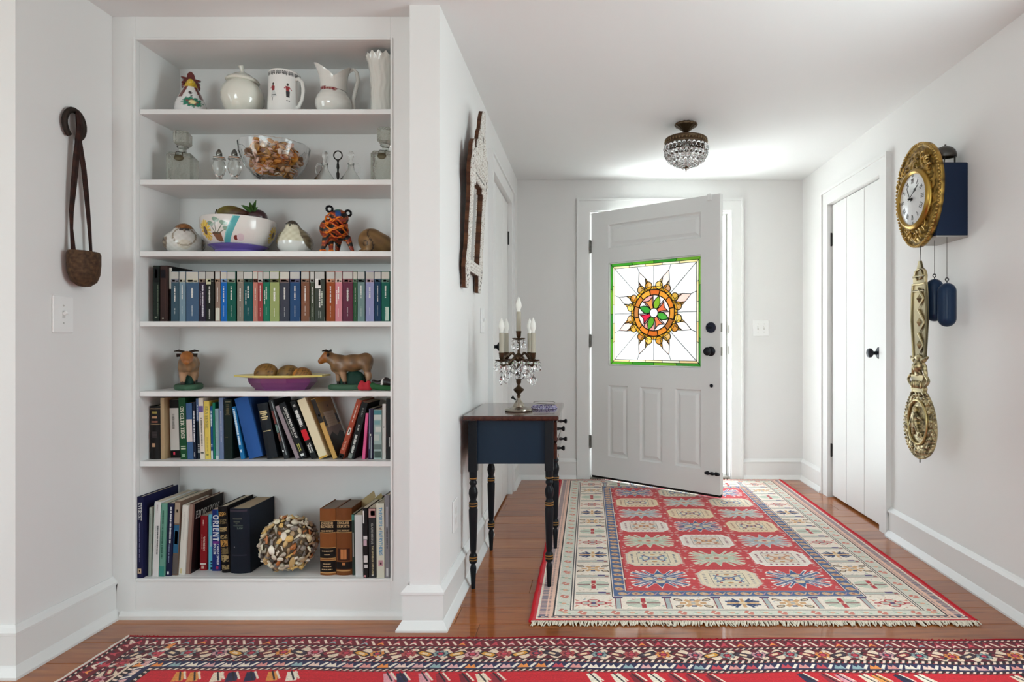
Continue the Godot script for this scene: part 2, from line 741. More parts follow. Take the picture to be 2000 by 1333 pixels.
func build_floor():
	var base := struct("floor", boxm(V(-4.35, -0.12, -4.82), V(1.77, -0.016, 3.55)), M("2a170d", 0.8))
	tag(base, "reddish brown varnished wide plank wood floor", "floor")
	var kinds := []
	for r in [["7c4018", "9e5826", "b06c33"], ["6e3812", "8e4d20", "a4602c"], ["86481e", "a8612c", "b8753a"], ["783e16", "995422", "aa6530"]]:
		kinds.append(wood([[0.0, r[0]], [0.42, r[1]], [0.55, r[1]], [1.0, r[2]]], 3 + kinds.size() * 5, 0.28, 0.7))
	var w := 0.14
	var z := -2.28 + w * 41
	while z > -4.82:
		var x := -4.35 - rng.randf() * 1.4
		while x < 1.77:
			var l := rng.randf_range(1.7, 2.9)
			var x1 := minf(x + l, 1.77)
			var x0 := maxf(x, -4.35)
			var zz := maxf(z - w, -4.82)
			if x1 - x0 > 0.05 and z - zz > 0.01:
				obj("plank", boxm(V(x0 + 0.0006, -0.016, zz + 0.0008), V(x1 - 0.0006, 0.0, z - 0.0008), 0.0012), kinds[rng.randi() % 4], base)
			x += l
		z -= w


# ---------------------------------------------------------------- doors

func bronze() -> StandardMaterial3D:
	return M("23242a", 0.35, 0.7)


func knob_mesh(reach := 0.06, r := 0.027, rose := 0.033) -> ArrayMesh:
	# standing along +y from its plate
	return lathem(P2([0, 0, rose, 0, rose, 0.004, rose * 0.8, 0.009, 0.011, 0.012, 0.0095, reach - 0.03, 0.013, reach - 0.024, r * 0.92, reach - 0.016, r, reach - 0.006, r * 0.9, reach + 0.002, r * 0.55, reach + 0.007, 0, reach + 0.008]), 24)


func plank_door(called: String, label: String, o: Vector3, u: Vector3, n: Vector3, w: float, h: float, hinge_end: float):
	var d := Node3D.new()
	d.name = called
	add_child(d)
	tag(d, label, "door")
	d.set_meta("kind", "structure")
	var bas := Basis(u, Vector3.UP, n)
	d.transform = Transform3D(bas, o)
	var gap := 0.004
	var cut := [gap, w * 0.315, w * 0.66, w - gap]
	for i in 3:
		obj("plank", boxm(V(cut[i] + 0.0015, 0.012, -0.035), V(cut[i + 1] - 0.0015, h - 0.004, 0), 0.004), trim_mat(), d)
	for y in [h * 0.16, h * 0.88]:
		var x: float = hinge_end * w
		var hg := B.new()
		hg.tube([V(x, y - 0.045, 0.004), V(x, y + 0.045, 0.004)], 0.006, 8)
		hg.box(V(x - 0.012, y - 0.042, -0.002), V(x + 0.012, y + 0.042, 0.002))
		obj("hinge", hg.done(), M("3a3836", 0.45, 0.6), d)
	var kx := w - 0.065 if hinge_end < 0.5 else 0.065
	var kn := obj("knob", knob_mesh(), bronze(), d, V(kx, 0.985 if called == "door_2" else 1.02, 0.0))
	kn.rotation.x = PI / 2


func build_doors():
	plank_door("door_2", "white closet door of three wide vertical planks with black knob, right wall", V(1.642, 0, -4.15), V(0, 0, 1), V(-1, 0, 0), 0.74, 1.975, 0.0)
	plank_door("door_3", "white plank door in the hall partition behind the candelabra", V(-0.556, 0, -3.42), V(0, 0, -1), V(1, 0, 0), 0.8, 2.0, 1.0)
	# jamb of the front door
	var j := B.new()
	j.box(V(-0.006, 0, -4.817), V(0.010, 2.05, -4.677))
	j.box(V(1.074, 0, -4.817), V(1.09, 2.05, -4.677))
	j.box(V(0.010, 2.034, -4.817), V(1.074, 2.05, -4.677))
	j.box(V(1.06, 0, -4.80), V(1.074, 2.034, -4.735))
	j.box(V(0.010, 0, -4.80), V(0.024, 2.034, -4.735))
	j.box(V(0.024, 2.02, -4.80), V(1.06, 2.034, -4.735))
	var jam := struct("trim_4", j.done(), trim_mat())
	tag(jam, "white jamb inside the front door opening", "door jamb")
	obj("weather_strip", boxm(V(1.055, 0.02, -4.742), V(1.061, 2.03, -4.730)), M("6b6863", 0.8), jam)
	obj("threshold", boxm(V(0.01, 0, -4.817), V(1.074, 0.022, -4.66), 0.008), M("8b8378", 0.5), jam)
	for y in [1.145, 0.985]:
		obj("strike_plate", boxm(V(1.071, y - 0.03, -4.72), V(1.0745, y + 0.03, -4.69)), M("9a968e", 0.35, 0.8), jam)

	var d := Node3D.new()
	d.name = "door_1"
	add_child(d)
	d.set_meta("kind", "structure")
	tag(d, "white panelled front door standing ajar, with a square stained glass window", "door")
	d.position = V(0.02, 0, -4.664)
	d.rotation.y = -deg_to_rad(37.0)
	var W := 1.053
	var Y0 := 0.038
	var Y1 := 2.022
	var pm := trim_mat()
	var t := -0.045
	obj("leaf", part_boxes([
		[V(0, Y0, t), V(0.155, Y1, 0)], [V(0.915, Y0, t), V(W, Y1, 0)],
		[V(0.155, Y0, t), V(0.915, 0.195, 0)], [V(0.155, 0.725, t), V(0.915, 0.872, 0)], [V(0.155, 1.634, t), V(0.915, 1.745, 0)], [V(0.155, 1.92, t), V(0.915, Y1, 0)],
		[V(0.329, 0.195, t), V(0.433, 0.725, 0)], [V(0.616, 0.195, t), V(0.719, 0.725, 0)]]), pm, d)
	for r in [[0.155, 0.195, 0.329, 0.725], [0.433, 0.195, 0.616, 0.725], [0.719, 0.195, 0.915, 0.725], [0.155, 1.745, 0.915, 1.92]]:
		var b := B.new()
		b.flat()
		# a sunk border, a sloped moulding and a raised field
		var rings := [[0.0, 0.0], [0.010, -0.014], [0.022, -0.014], [0.042, -0.004]]
		for k in 3:
			var a: Array = rings[k]
			var c: Array = rings[k + 1]
			var A := [V(r[0] + a[0], r[1] + a[0], a[1]), V(r[2] - a[0], r[1] + a[0], a[1]), V(r[2] - a[0], r[3] - a[0], a[1]), V(r[0] + a[0], r[3] - a[0], a[1])]
			var C := [V(r[0] + c[0], r[1] + c[0], c[1]), V(r[2] - c[0], r[1] + c[0], c[1]), V(r[2] - c[0], r[3] - c[0], c[1]), V(r[0] + c[0], r[3] - c[0], c[1])]
			for i in 4:
				var q := (i + 1) % 4
				b.quad(A[i], A[q], C[q], C[i])
		b.face([V(r[0] + 0.042, r[1] + 0.042, -0.004), V(r[2] - 0.042, r[1] + 0.042, -0.004), V(r[2] - 0.042, r[3] - 0.042, -0.004), V(r[0] + 0.042, r[3] - 0.042, -0.004)], V(0, 0, 1))
		b.face([V(r[0], r[1], t + 0.005), V(r[2], r[1], t + 0.005), V(r[2], r[3], t + 0.005), V(r[0], r[3], t + 0.005)], V(0, 0, -1))
		obj("panel", b.done(), pm, d)
	# hardware
	for y in [1.77, 1.055, 0.29]:
		var h := B.new()
		h.tube([V(-0.008, y - 0.05, 0.006), V(-0.008, y + 0.05, 0.006)], 0.007, 8)
		h.box(V(-0.012, y - 0.046, -0.03), V(-0.001, y + 0.046, 0.004))
		obj("hinge", h.done(), M("77736c", 0.4, 0.8), d)
	var bolt := obj("deadbolt", lathem(P2([0, 0, 0.036, 0, 0.036, 0.006, 0.031, 0.014, 0.013, 0.016, 0.012, 0.02, 0, 0.021]), 28), M("23263a", 0.35, 0.4), d, V(0.988, 1.142, 0))
	bolt.rotation.x = PI / 2
	obj("thumb_turn", boxm(V(-0.02, 0.018, -0.004), V(0.02, 0.028, 0.004), 0.003), bronze(), bolt)
	var kn := obj("knob", knob_mesh(0.062, 0.028, 0.032), bronze(), d, V(0.988, 0.985, 0))
	kn.rotation.x = PI / 2
	var pe := obj("key_cover", lathem(P2([0, 0, 0.012, 0, 0.012, 0.004, 0, 0.006]), 16), bronze(), d, V(0.992, 0.757, 0))
	pe.rotation.x = PI / 2
	var sl := B.new()
	var along := []
	var rad := []
	for k in 25:
		var s := k / 24.0
		along.append(V(0.945 + s * 0.108, 0.176, 0.006))
		rad.append(0.006 + 0.006 * absf(sin(s * PI * 3.0)) * (1.0 if k % 24 else 0.3))
	sl.tube(along, rad, 10)
	sl.box(V(0.957, 0.163, 0), V(0.972, 0.189, 0.006), 0.002)
	sl.box(V(1.02, 0.163, 0), V(1.035, 0.189, 0.006), 0.002)
	obj("slide_bolt", sl.done(), bronze(), d)
	obj("weather_sweep", boxm(V(0.0, 0.022, -0.035), V(W, 0.042, -0.006)), M("1d1a18", 0.7), d)
	obj("top_bracket", boxm(V(0.965, 1.985, 0), V(0.995, 2.03, 0.012), 0.003), pm, d)
	for y in [1.142, 0.985]:
		obj("latch_plate", boxm(V(W - 0.001, y - 0.028, -0.035), V(W + 0.002, y + 0.028, -0.010)), M("8d8980", 0.35, 0.8), d)
	build_stained_glass(d)


func build_stained_glass(d: Node3D):
	var win := Node3D.new()
	win.name = "stained_glass_window"
	d.add_child(win)
	win.position = V(0.5365, 1.253, -0.022)
	var a := 0.380
	var b := B.new()
	for s in [[-a, -a, a, -a + 0.008], [-a, a - 0.008, a, a], [-a, -a + 0.008, -a + 0.008, a - 0.008], [a - 0.008, -a + 0.008, a, a - 0.008]]:
		b.box(V(s[0], s[1], -0.018), V(s[2], s[3], 0.018), 0.003)
	obj("glass_stop", b.done(), trim_mat(), win)
	var shapes := []   # [outline, colour, came width], those on top first
	var g1 := ["3fa02a", "5fb428", "34962c", "77b82e"]
	var amber := ["f2b21f", "f6c53a", "eda21a", "f7d04e"]
	var pol := func(r: float, deg: float) -> Vector2: return Vector2(r * cos(deg_to_rad(deg)), r * sin(deg_to_rad(deg)))
	var disc := PackedVector2Array()
	for i in 24:
		disc.append(pol.call(0.034, i * 15.0))
	shapes.append([disc, "ffffff", 0.0056])
	for k in 8:
		var ang := 25.0 + 45.0 * k
		var ax: Vector2 = pol.call(1.0, ang)
		var ay := ax.orthogonal()
		var pts := PackedVector2Array()
		var prof: Array = P2([0.03, 0.010, 0.05, 0.022, 0.072, 0.026, 0.098, 0.019, 0.127, 0.001]) if k % 2 else P2([0.03, 0.012, 0.055, 0.015, 0.078, 0.021, 0.108, 0.037, 0.098, 0.014, 0.095, 0.001])
		for q in prof:
			pts.append(ax * q.x + ay * q.y)
		prof.reverse()
		for q in prof:
			pts.append(ax * q.x - ay * q.y)
		shapes.append([pts, ["8cb82c", "3aa33a", "5fae2e", "4fae3a"][k / 2] if k % 2 else ["ef7a4e", "f2a35c", "e8284e", "f08a5a"][k / 2], 0.0056])
	var sector := func(r0: float, r1: float, a0: float, a1: float) -> PackedVector2Array:
		var o := PackedVector2Array()
		var n := maxi(2, int((a1 - a0) / 6.0))
		for i in n + 1:
			o.append(pol.call(r1, a0 + (a1 - a0) * i / n))
		for i in n + 1:
			o.append(pol.call(r0, a1 - (a1 - a0) * i / n))
		return o
	for k in 8:
		shapes.append([sector.call(0.033, 0.128, 2.5 + 45.0 * k, 47.5 + 45.0 * k), ["ffe3e0", "fff1ef", "f7b9b6", "ffffff", "f9d3d0", "f4b4ad", "fff0ee", "ffe0dc"][k], 0.0056])
	for k in 12:
		shapes.append([sector.call(0.128, 0.167, 12.0 + 30.0 * k, 42.0 + 30.0 * k), ["ef9430", "f0a93a", "e2762a", "f2b440", "d98a34", "cf8a4a", "e8a03a", "f0932c", "de7626", "f09a32", "b9722e", "eda83c"][k], 0.007])
	for k in 8:
		var ray := 22.5 + 45.0 * k
		for s in [-1.0, 1.0]:
			var c := PackedVector2Array()
			var m: Vector2 = pol.call(0.199, ray + s * 10.0)
			for i in 16:
				c.append(m + Vector2(0.0285, 0).rotated(TAU * i / 16.0))
			shapes.append([c, amber[(k * 2 + int(s > 0)) % 4], 0.0056])
			var tail := PackedVector2Array([m + pol.call(0.026, ray + s * 75.0), m + pol.call(0.027, ray + s * 20.0), pol.call(0.262, ray + s * 6.5), m + pol.call(0.026, ray - s * 40.0)])
			shapes.append([tail, amber[(k + 2) % 4], 0.004])
	for k in 8:
		var ray := 22.5 + 45.0 * k
		shapes.append([PackedVector2Array([pol.call(0.20, ray - 7.0), pol.call(0.262, ray - 6.6), pol.call(0.32, ray), pol.call(0.262, ray + 6.6), pol.call(0.20, ray + 7.0)]), ["f3cfc4", "f6ddd4", "f8e4dc", "fbeee8"][k % 4], 0.0042])
	for k in 16:
		shapes.append([sector.call(0.167, 0.190, 22.5 * k, 22.5 * (k + 1)), amber[(k * 3 + 1) % 4], 0.004])
	var inner := 0.336
	var edge := func(deg: float) -> Vector2:
		var v: Vector2 = pol.call(1.0, deg)
		return v * inner / maxf(absf(v.x), absf(v.y))
	var cuts := [0.0]
	for k in 8:
		cuts.append(22.5 + 45.0 * k)
		cuts.append(45.0 * (k + 1))
	for i in 16:
		shapes.append([PackedVector2Array([pol.call(0.15, cuts[i]), edge.call(cuts[i]), edge.call(cuts[i + 1]), pol.call(0.15, cuts[i + 1])]), "ffffff", 0.0034])
	# borders
	for side in 4:
		var rot := PI / 2 * side
		for q in [[inner, 0.352, 5, ["ffe9b0", "fff3d0", "ffdca0", "fff6dc"]], [0.352, 0.373, 4, g1]]:
			for i in int(q[2]):
				var f0: float = -1.0 + 2.0 * i / q[2]
				var f1: float = -1.0 + 2.0 * (i + 1) / q[2]
				var o := PackedVector2Array()
				for p in [Vector2(f0 * q[0], q[0]), Vector2(f1 * q[0], q[0]), Vector2(f1 * q[1], q[1]), Vector2(f0 * q[1], q[1])]:
					o.append(p.rotated(rot))
				shapes.append([o, q[3][(i + side) % 4] if q[0] > 0.34 or true else "", 0.003])
	var came := B.new()
	came.flat()
	for n in shapes.size():
		var left := [shapes[n][0]]
		if n < 8 + 1 + 8 + 12 + 32 + 8 + 16 + 16:
			for m in n:
				var next := []
				for p in left:
					for r in Geometry2D.clip_polygons(p, shapes[m][0]):
						if not Geometry2D.is_polygon_clockwise(r):
							next.append(r)
				left = next
		for p in left:
			var area := 0.0
			for i in p.size():
				area += p[i].cross(p[(i + 1) % p.size()])
			if absf(area) * 0.5 < 1.2e-5 or Geometry2D.triangulate_polygon(p).is_empty():
				continue
			var e := B.new()
			e.ex(p, V(0, 0, -0.0015), V(1, 0, 0), V(0, 1, 0), V(0, 0, 0.003))
			obj("glass_pane", e.done(), pane(shapes[n][1]), win)
			var w: float = shapes[n][2] * 0.5
			for i in p.size():
				var p0: Vector2 = p[i]
				var p1: Vector2 = p[(i + 1) % p.size()]
				if p0.distance_to(p1) < 0.0008:
					continue
				var dir := (p1 - p0).normalized()
				var q := dir.orthogonal() * w
				p0 -= dir * w * 0.5
				p1 += dir * w * 0.5
				for z in [0.0026, -0.0026]:
					came.face([V(p0.x + q.x, p0.y + q.y, z), V(p1.x + q.x, p1.y + q.y, z), V(p1.x - q.x, p1.y - q.y, z), V(p0.x - q.x, p0.y - q.y, z)], V(0, 0, z))
				for s in [1.0, -1.0]:
					came.face([V(p0.x + q.x * s, p0.y + q.y * s, 0.0026), V(p1.x + q.x * s, p1.y + q.y * s, 0.0026), V(p1.x + q.x * s, p1.y + q.y * s, -0.0026), V(p0.x + q.x * s, p0.y + q.y * s, -0.0026)], V(q.x, q.y, 0) * s)
	obj("lead_came", came.done(), M("2b2a28", 0.5, 0.5), win)


# ---------------------------------------------------------------- the bookcase

func build_bookcase():
	var c := thing("bookcase", "tall white built-in bookcase with six shelves full of books and ceramics", "bookcase", V(0, 0, 0))
	var m := trim_mat()
	var x0 := -1.715
	var x1 := -0.75
	var f := -2.326
	var back := -2.575
	obj("frame_board", boxm(V(-1.805, 0, f - 0.02), V(x0, CEIL, f), 0.001), m, c)
	obj("frame_board", boxm(V(x1, 0, f - 0.02), V(-0.655, CEIL, f), 0.001), m, c)
	obj("frame_board", boxm(V(x0, 2.191, f - 0.02), V(x1, CEIL, f), 0.001), m, c)
	obj("frame_board", boxm(V(x0, 0, f - 0.02), V(x1, 0.1507, f), 0.001), m, c)
	var b := B.new()
	var k := 0.009
	b.box(V(x0 - k, 0.1507 - k, f), V(x0, 2.191 + k, f + 0.004), 0.0015)
	b.box(V(x1, 0.1507 - k, f), V(x1 + k, 2.191 + k, f + 0.004), 0.0015)
	b.box(V(x0, 2.191, f), V(x1, 2.191 + k, f + 0.004), 0.0015)
	b.box(V(x0, 0.1507 - k, f), V(x1, 0.1507, f + 0.004), 0.0015)
	obj("bead_moulding", b.done(), m, c)
	var s := B.new()
	s.ex(poly([0, 0, 0.014, 0, 0.014, 0.014, 0.006, 0.026, 0, 0.028]), V(-1.77, 0, f), V(0, 0, 1), V(0, 1, 0), V(1.09, 0, 0))
	obj("base_moulding", s.done(), m, c)
	obj("side_panel", boxm(V(x0 - 0.02, 0.1307, back), V(x0, 2.211, f - 0.02)), m, c)
	obj("side_panel", boxm(V(x1, 0.1307, back), V(x1 + 0.02, 2.211, f - 0.02)), m, c)
	obj("back_panel", boxm(V(x0 - 0.02, 0.1307, back - 0.012), V(x1 + 0.02, 2.211, back)), m, c)
	obj("top_panel", boxm(V(x0, 2.191, back), V(x1, 2.211, f - 0.02)), m, c)
	for i in 7:
		var y: float = SHELF_Y[i]
		obj("shelf", boxm(V(x0, y - 0.0195, back), V(x1, y, -2.345 if i < 6 else f - 0.02), 0.0012), m, c)


# ---------------------------------------------------------------- rugs

func ring(im: Image, a: Vector2i, b: Vector2i, col: Color):
	# the frame between insets a and b
	var w := im.get_width()
	var h := im.get_height()
	im.fill_rect(Rect2i(a.x, a.y, w - 2 * a.x, b.y - a.y), col)
	im.fill_rect(Rect2i(a.x, h - b.y, w - 2 * a.x, b.y - a.y), col)
	im.fill_rect(Rect2i(a.x, a.y, b.x - a.x, h - 2 * a.y), col)
	im.fill_rect(Rect2i(w - b.x, a.y, b.x - a.x, h - 2 * a.y), col)


func border_motif(im: Image, c: Vector2, kind: int):
	var red := Color("b52f35")
	var navy := Color("2f3f66")
	var tan := Color("d3a273")
	var sage := Color("cdd0bd")
	var grey := Color("b3b4b0")
	match kind % 4:
		0:
			for q in [Vector2(-14, 0), Vector2(14, 0), Vector2(0, -10), Vector2(0, 10)]:
				iring(im, c + q, Vector2(13, 9), red, 8)
				iring(im, c + q, Vector2(9.5, 6), Color("dcc9b4"), 8)
				iring(im, c + q, Vector2(5, 3), grey, 8)
			for s in [-1.0, 1.0]:
				iline(im, c + Vector2(s * 26, 0), c + Vector2(s * 36, 0), 4, red)
				ipoly(im, PackedVector2Array([c + Vector2(s * 27, -12), c + Vector2(s * 38, -18), c + Vector2(s * 34, -8)]), Color("d68a72"))
				ipoly(im, PackedVector2Array([c + Vector2(s * 27, 12), c + Vector2(s * 38, 18), c + Vector2(s * 34, 8)]), Color("d68a72"))
			im.fill_rect(Rect2i(int(c.x) - 4, int(c.y) - 3, 8, 6), Color("43507a"))
		1:
			iring(im, c, Vector2(36, 22), sage, 10)
			iline(im, c + Vector2(-32, -12), c + Vector2(32, 12), 2, Color("a2b09a"))
			iline(im, c + Vector2(-32, 12), c + Vector2(32, -12), 2, Color("a2b09a"))
			im.fill_rect(Rect2i(int(c.x) - 34, int(c.y) - 2, 68, 3), Color("7a2b2c"))
			im.fill_rect(Rect2i(int(c.x) - 4, int(c.y) - 22, 9, 44), red)
			iring(im, c, Vector2(8, 6), Color("e9d6bf"), 6)
			iring(im, c, Vector2(4, 3), red, 6)
		2:
			for s in [-1.0, 1.0]:
				for t in [-1.0, 1.0]:
					iring(im, c + Vector2(s * 28, t * 15), Vector2(10, 5.5), Color("4a3329"), 8, s * t * 0.4)
					iring(im, c + Vector2(s * 28, t * 15), Vector2(7, 3.2), Color("dfc7a6"), 8, s * t * 0.4)
					iline(im, c, c + Vector2(s * 15, t * 15), 9, tan)
				im.fill_rect(Rect2i(int(c.x + s * 20) - 6, int(c.y) - 4, 12, 8), tan)
				im.fill_rect(Rect2i(int(c.x) - 5, int(c.y + s * 14) - 3, 10, 6), navy)
			iring(im, c, Vector2(12, 9), Color("e2bb90"), 8)
			im.fill_rect(Rect2i(int(c.x) - 4, int(c.y) - 3, 8, 6), grey)
		3:
			for s in [-1.0, 1.0]:
				for t in [-1.0, 1.0]:
					for k in 3:
						iline(im, c + Vector2(s * 6, t * 5), c + Vector2(s * (34 - k * 8), t * (8 + k * 6)), 5, navy)
				iline(im, c, c + Vector2(s * 32, 0), 6, tan)
				iline(im, c, c + Vector2(0, s * 20), 7, tan)
			iring(im, c, Vector2(9, 7), Color("e6c9a0"), 8)


func octagon_motif(im: Image, c: Vector2, k: int):
	var base: Color = [Color("ecd3b2"), Color("f0e2d6"), Color("ead8bc")][k % 3]
	var rim: Color = [Color("f2dcb6"), Color("f6ece2"), Color("dccbb8")][k % 3]
	var hw := 66.0
	var hh := 52.0
	for i in 9:
		# hooked teeth along the outline
		var f := -1.0 + 2.0 * (i + 0.5) / 9.0
		for s in [-1.0, 1.0]:
			ipoly(im, PackedVector2Array([c + Vector2(f * 50 - 4, s * 44), c + Vector2(f * 50 + 4, s * 44), c + Vector2(f * 50 + 6, s * (hh + 3))]), rim)
			ipoly(im, PackedVector2Array([c + Vector2(s * 56, f * 38 - 4), c + Vector2(s * 56, f * 38 + 4), c + Vector2(s * (hw + 6), f * 38 + 5)]), rim)
	ipoly(im, PackedVector2Array([c + Vector2(-hw, -30), c + Vector2(-48, -hh), c + Vector2(48, -hh), c + Vector2(hw, -30), c + Vector2(hw, 30), c + Vector2(48, hh), c + Vector2(-48, hh), c + Vector2(-hw, 30)]), rim)
	ipoly(im, PackedVector2Array([c + Vector2(-hw + 5, -28), c + Vector2(-45, -hh + 5), c + Vector2(45, -hh + 5), c + Vector2(hw - 5, -28), c + Vector2(hw - 5, 28), c + Vector2(45, hh - 5), c + Vector2(-45, hh - 5), c + Vector2(-hw + 5, 28)]), base)
	var dash: Color = [Color("9d5b45"), Color("8a4450"), Color("6a6a74")][k % 3]
	for i in 6:
		var f := -1.0 + 2.0 * (i + 0.5) / 6.0
		for s in [-1.0, 1.0]:
			iring(im, c + Vector2(s * 51, f * 30), Vector2(4, 3), dash, 4)
			iring(im, c + Vector2(f * 38, s * 40), Vector2(4, 3), dash, 4)
	im.fill_rect(Rect2i(int(c.x) - 38, int(c.y) - 32, 76, 64), Color("6c5a56"))
	im.fill_rect(Rect2i(int(c.x) - 37, int(c.y) - 31, 74, 62), [Color("ecd8b8"), Color("e4d2c2"), Color("e6d8bc")][k % 3])
	var ink: Color = [Color("7a5a72"), Color("c98a62"), Color("5b6c92")][k % 3]
	for s in [-1.0, 1.0]:
		for t in [-1.0, 1.0]:
			iline(im, c + Vector2(s * 6, t * 5), c + Vector2(s * 30, t * 20), 4, ink)
			iline(im, c + Vector2(s * 28, t * 6), c + Vector2(s * 20, t * 24), 3, ink)
			im.fill_rect(Rect2i(int(c.x + s * 20) - 3, int(c.y + t * 22) - 3, 6, 6), Color("b8604a"))
		iring(im, c + Vector2(s * 29, 0), Vector2(5, 6), Color("9fb0b2"), 6)
		iring(im, c + Vector2(0, s * 23), Vector2(7, 4), Color("c8935f"), 6)
	iring(im, c, Vector2(15, 11), ink, 8)
	iring(im, c, Vector2(10, 7), Color("dfb28a"), 8)
	iring(im, c, Vector2(4, 3), Color("46598a"), 6)


func star_motif(im: Image, c: Vector2, k: int):
	var body: Color = [Color("415987"), Color("b6bdb9"), Color("acb3b8"), Color("bfc6b0")][k % 4]
	var edge: Color = [Color("f2e6da"), Color("e2d5c6"), Color("e0d2c6"), Color("e3dac4")][k % 4]
	var spikes := []
	for r in [1.0, 0.86]:
		var col := edge if r == 1.0 else body
		for s in [-1.0, 1.0]:
			for t in [-1.0, 1.0]:
				for q in [[60, 37, 13], [64, 19, 7], [34, 50, 7], [50, 46, 5]]:
					var tip := c + Vector2(s * q[0] * r, t * q[1] * r)
					iline(im, c, tip, q[2] * (1.0 if r == 1.0 else 0.55), col)
			ipoly(im, PackedVector2Array([c + Vector2(s * 72 * r, 0), c + Vector2(s * 30, -9), c + Vector2(s * 30, 9)]), col)
			ipoly(im, PackedVector2Array([c + Vector2(0, s * 56 * r), c + Vector2(-10, s * 24), c + Vector2(10, s * 24)]), col)
		iring(im, c, Vector2(40, 30) * r, col, 8)
	if k % 4 == 0:
		for s in [-1.0, 1.0]:
			iline(im, c + Vector2(-58, -35 * s), c + Vector2(58, 35 * s), 11, edge)
			iline(im, c + Vector2(-57, -34.5 * s), c + Vector2(57, 34.5 * s), 7, body)
			iline(im, c + Vector2(-52, -31 * s), c + Vector2(52, 31 * s), 2, Color("8f8a99"))
			iring(im, c + Vector2(0, s * 18), Vector2(11, 8), Color("dfc6a4"), 8)
			iring(im, c + Vector2(s * 26, 0), Vector2(13, 7), Color("e0c4a0"), 6)
	else:
		iring(im, c, Vector2(18, 13), Color("d9cbb6"), 8)
		for s in [-1.0, 1.0]:
			iring(im, c + Vector2(s * 22, 0), Vector2(6, 5), Color("c98e70"), 6)
			iring(im, c + Vector2(0, s * 20), Vector2(5, 5), Color("cfa08a"), 6)
	iring(im, c, Vector2(7, 5), Color("c05a50"), 6)


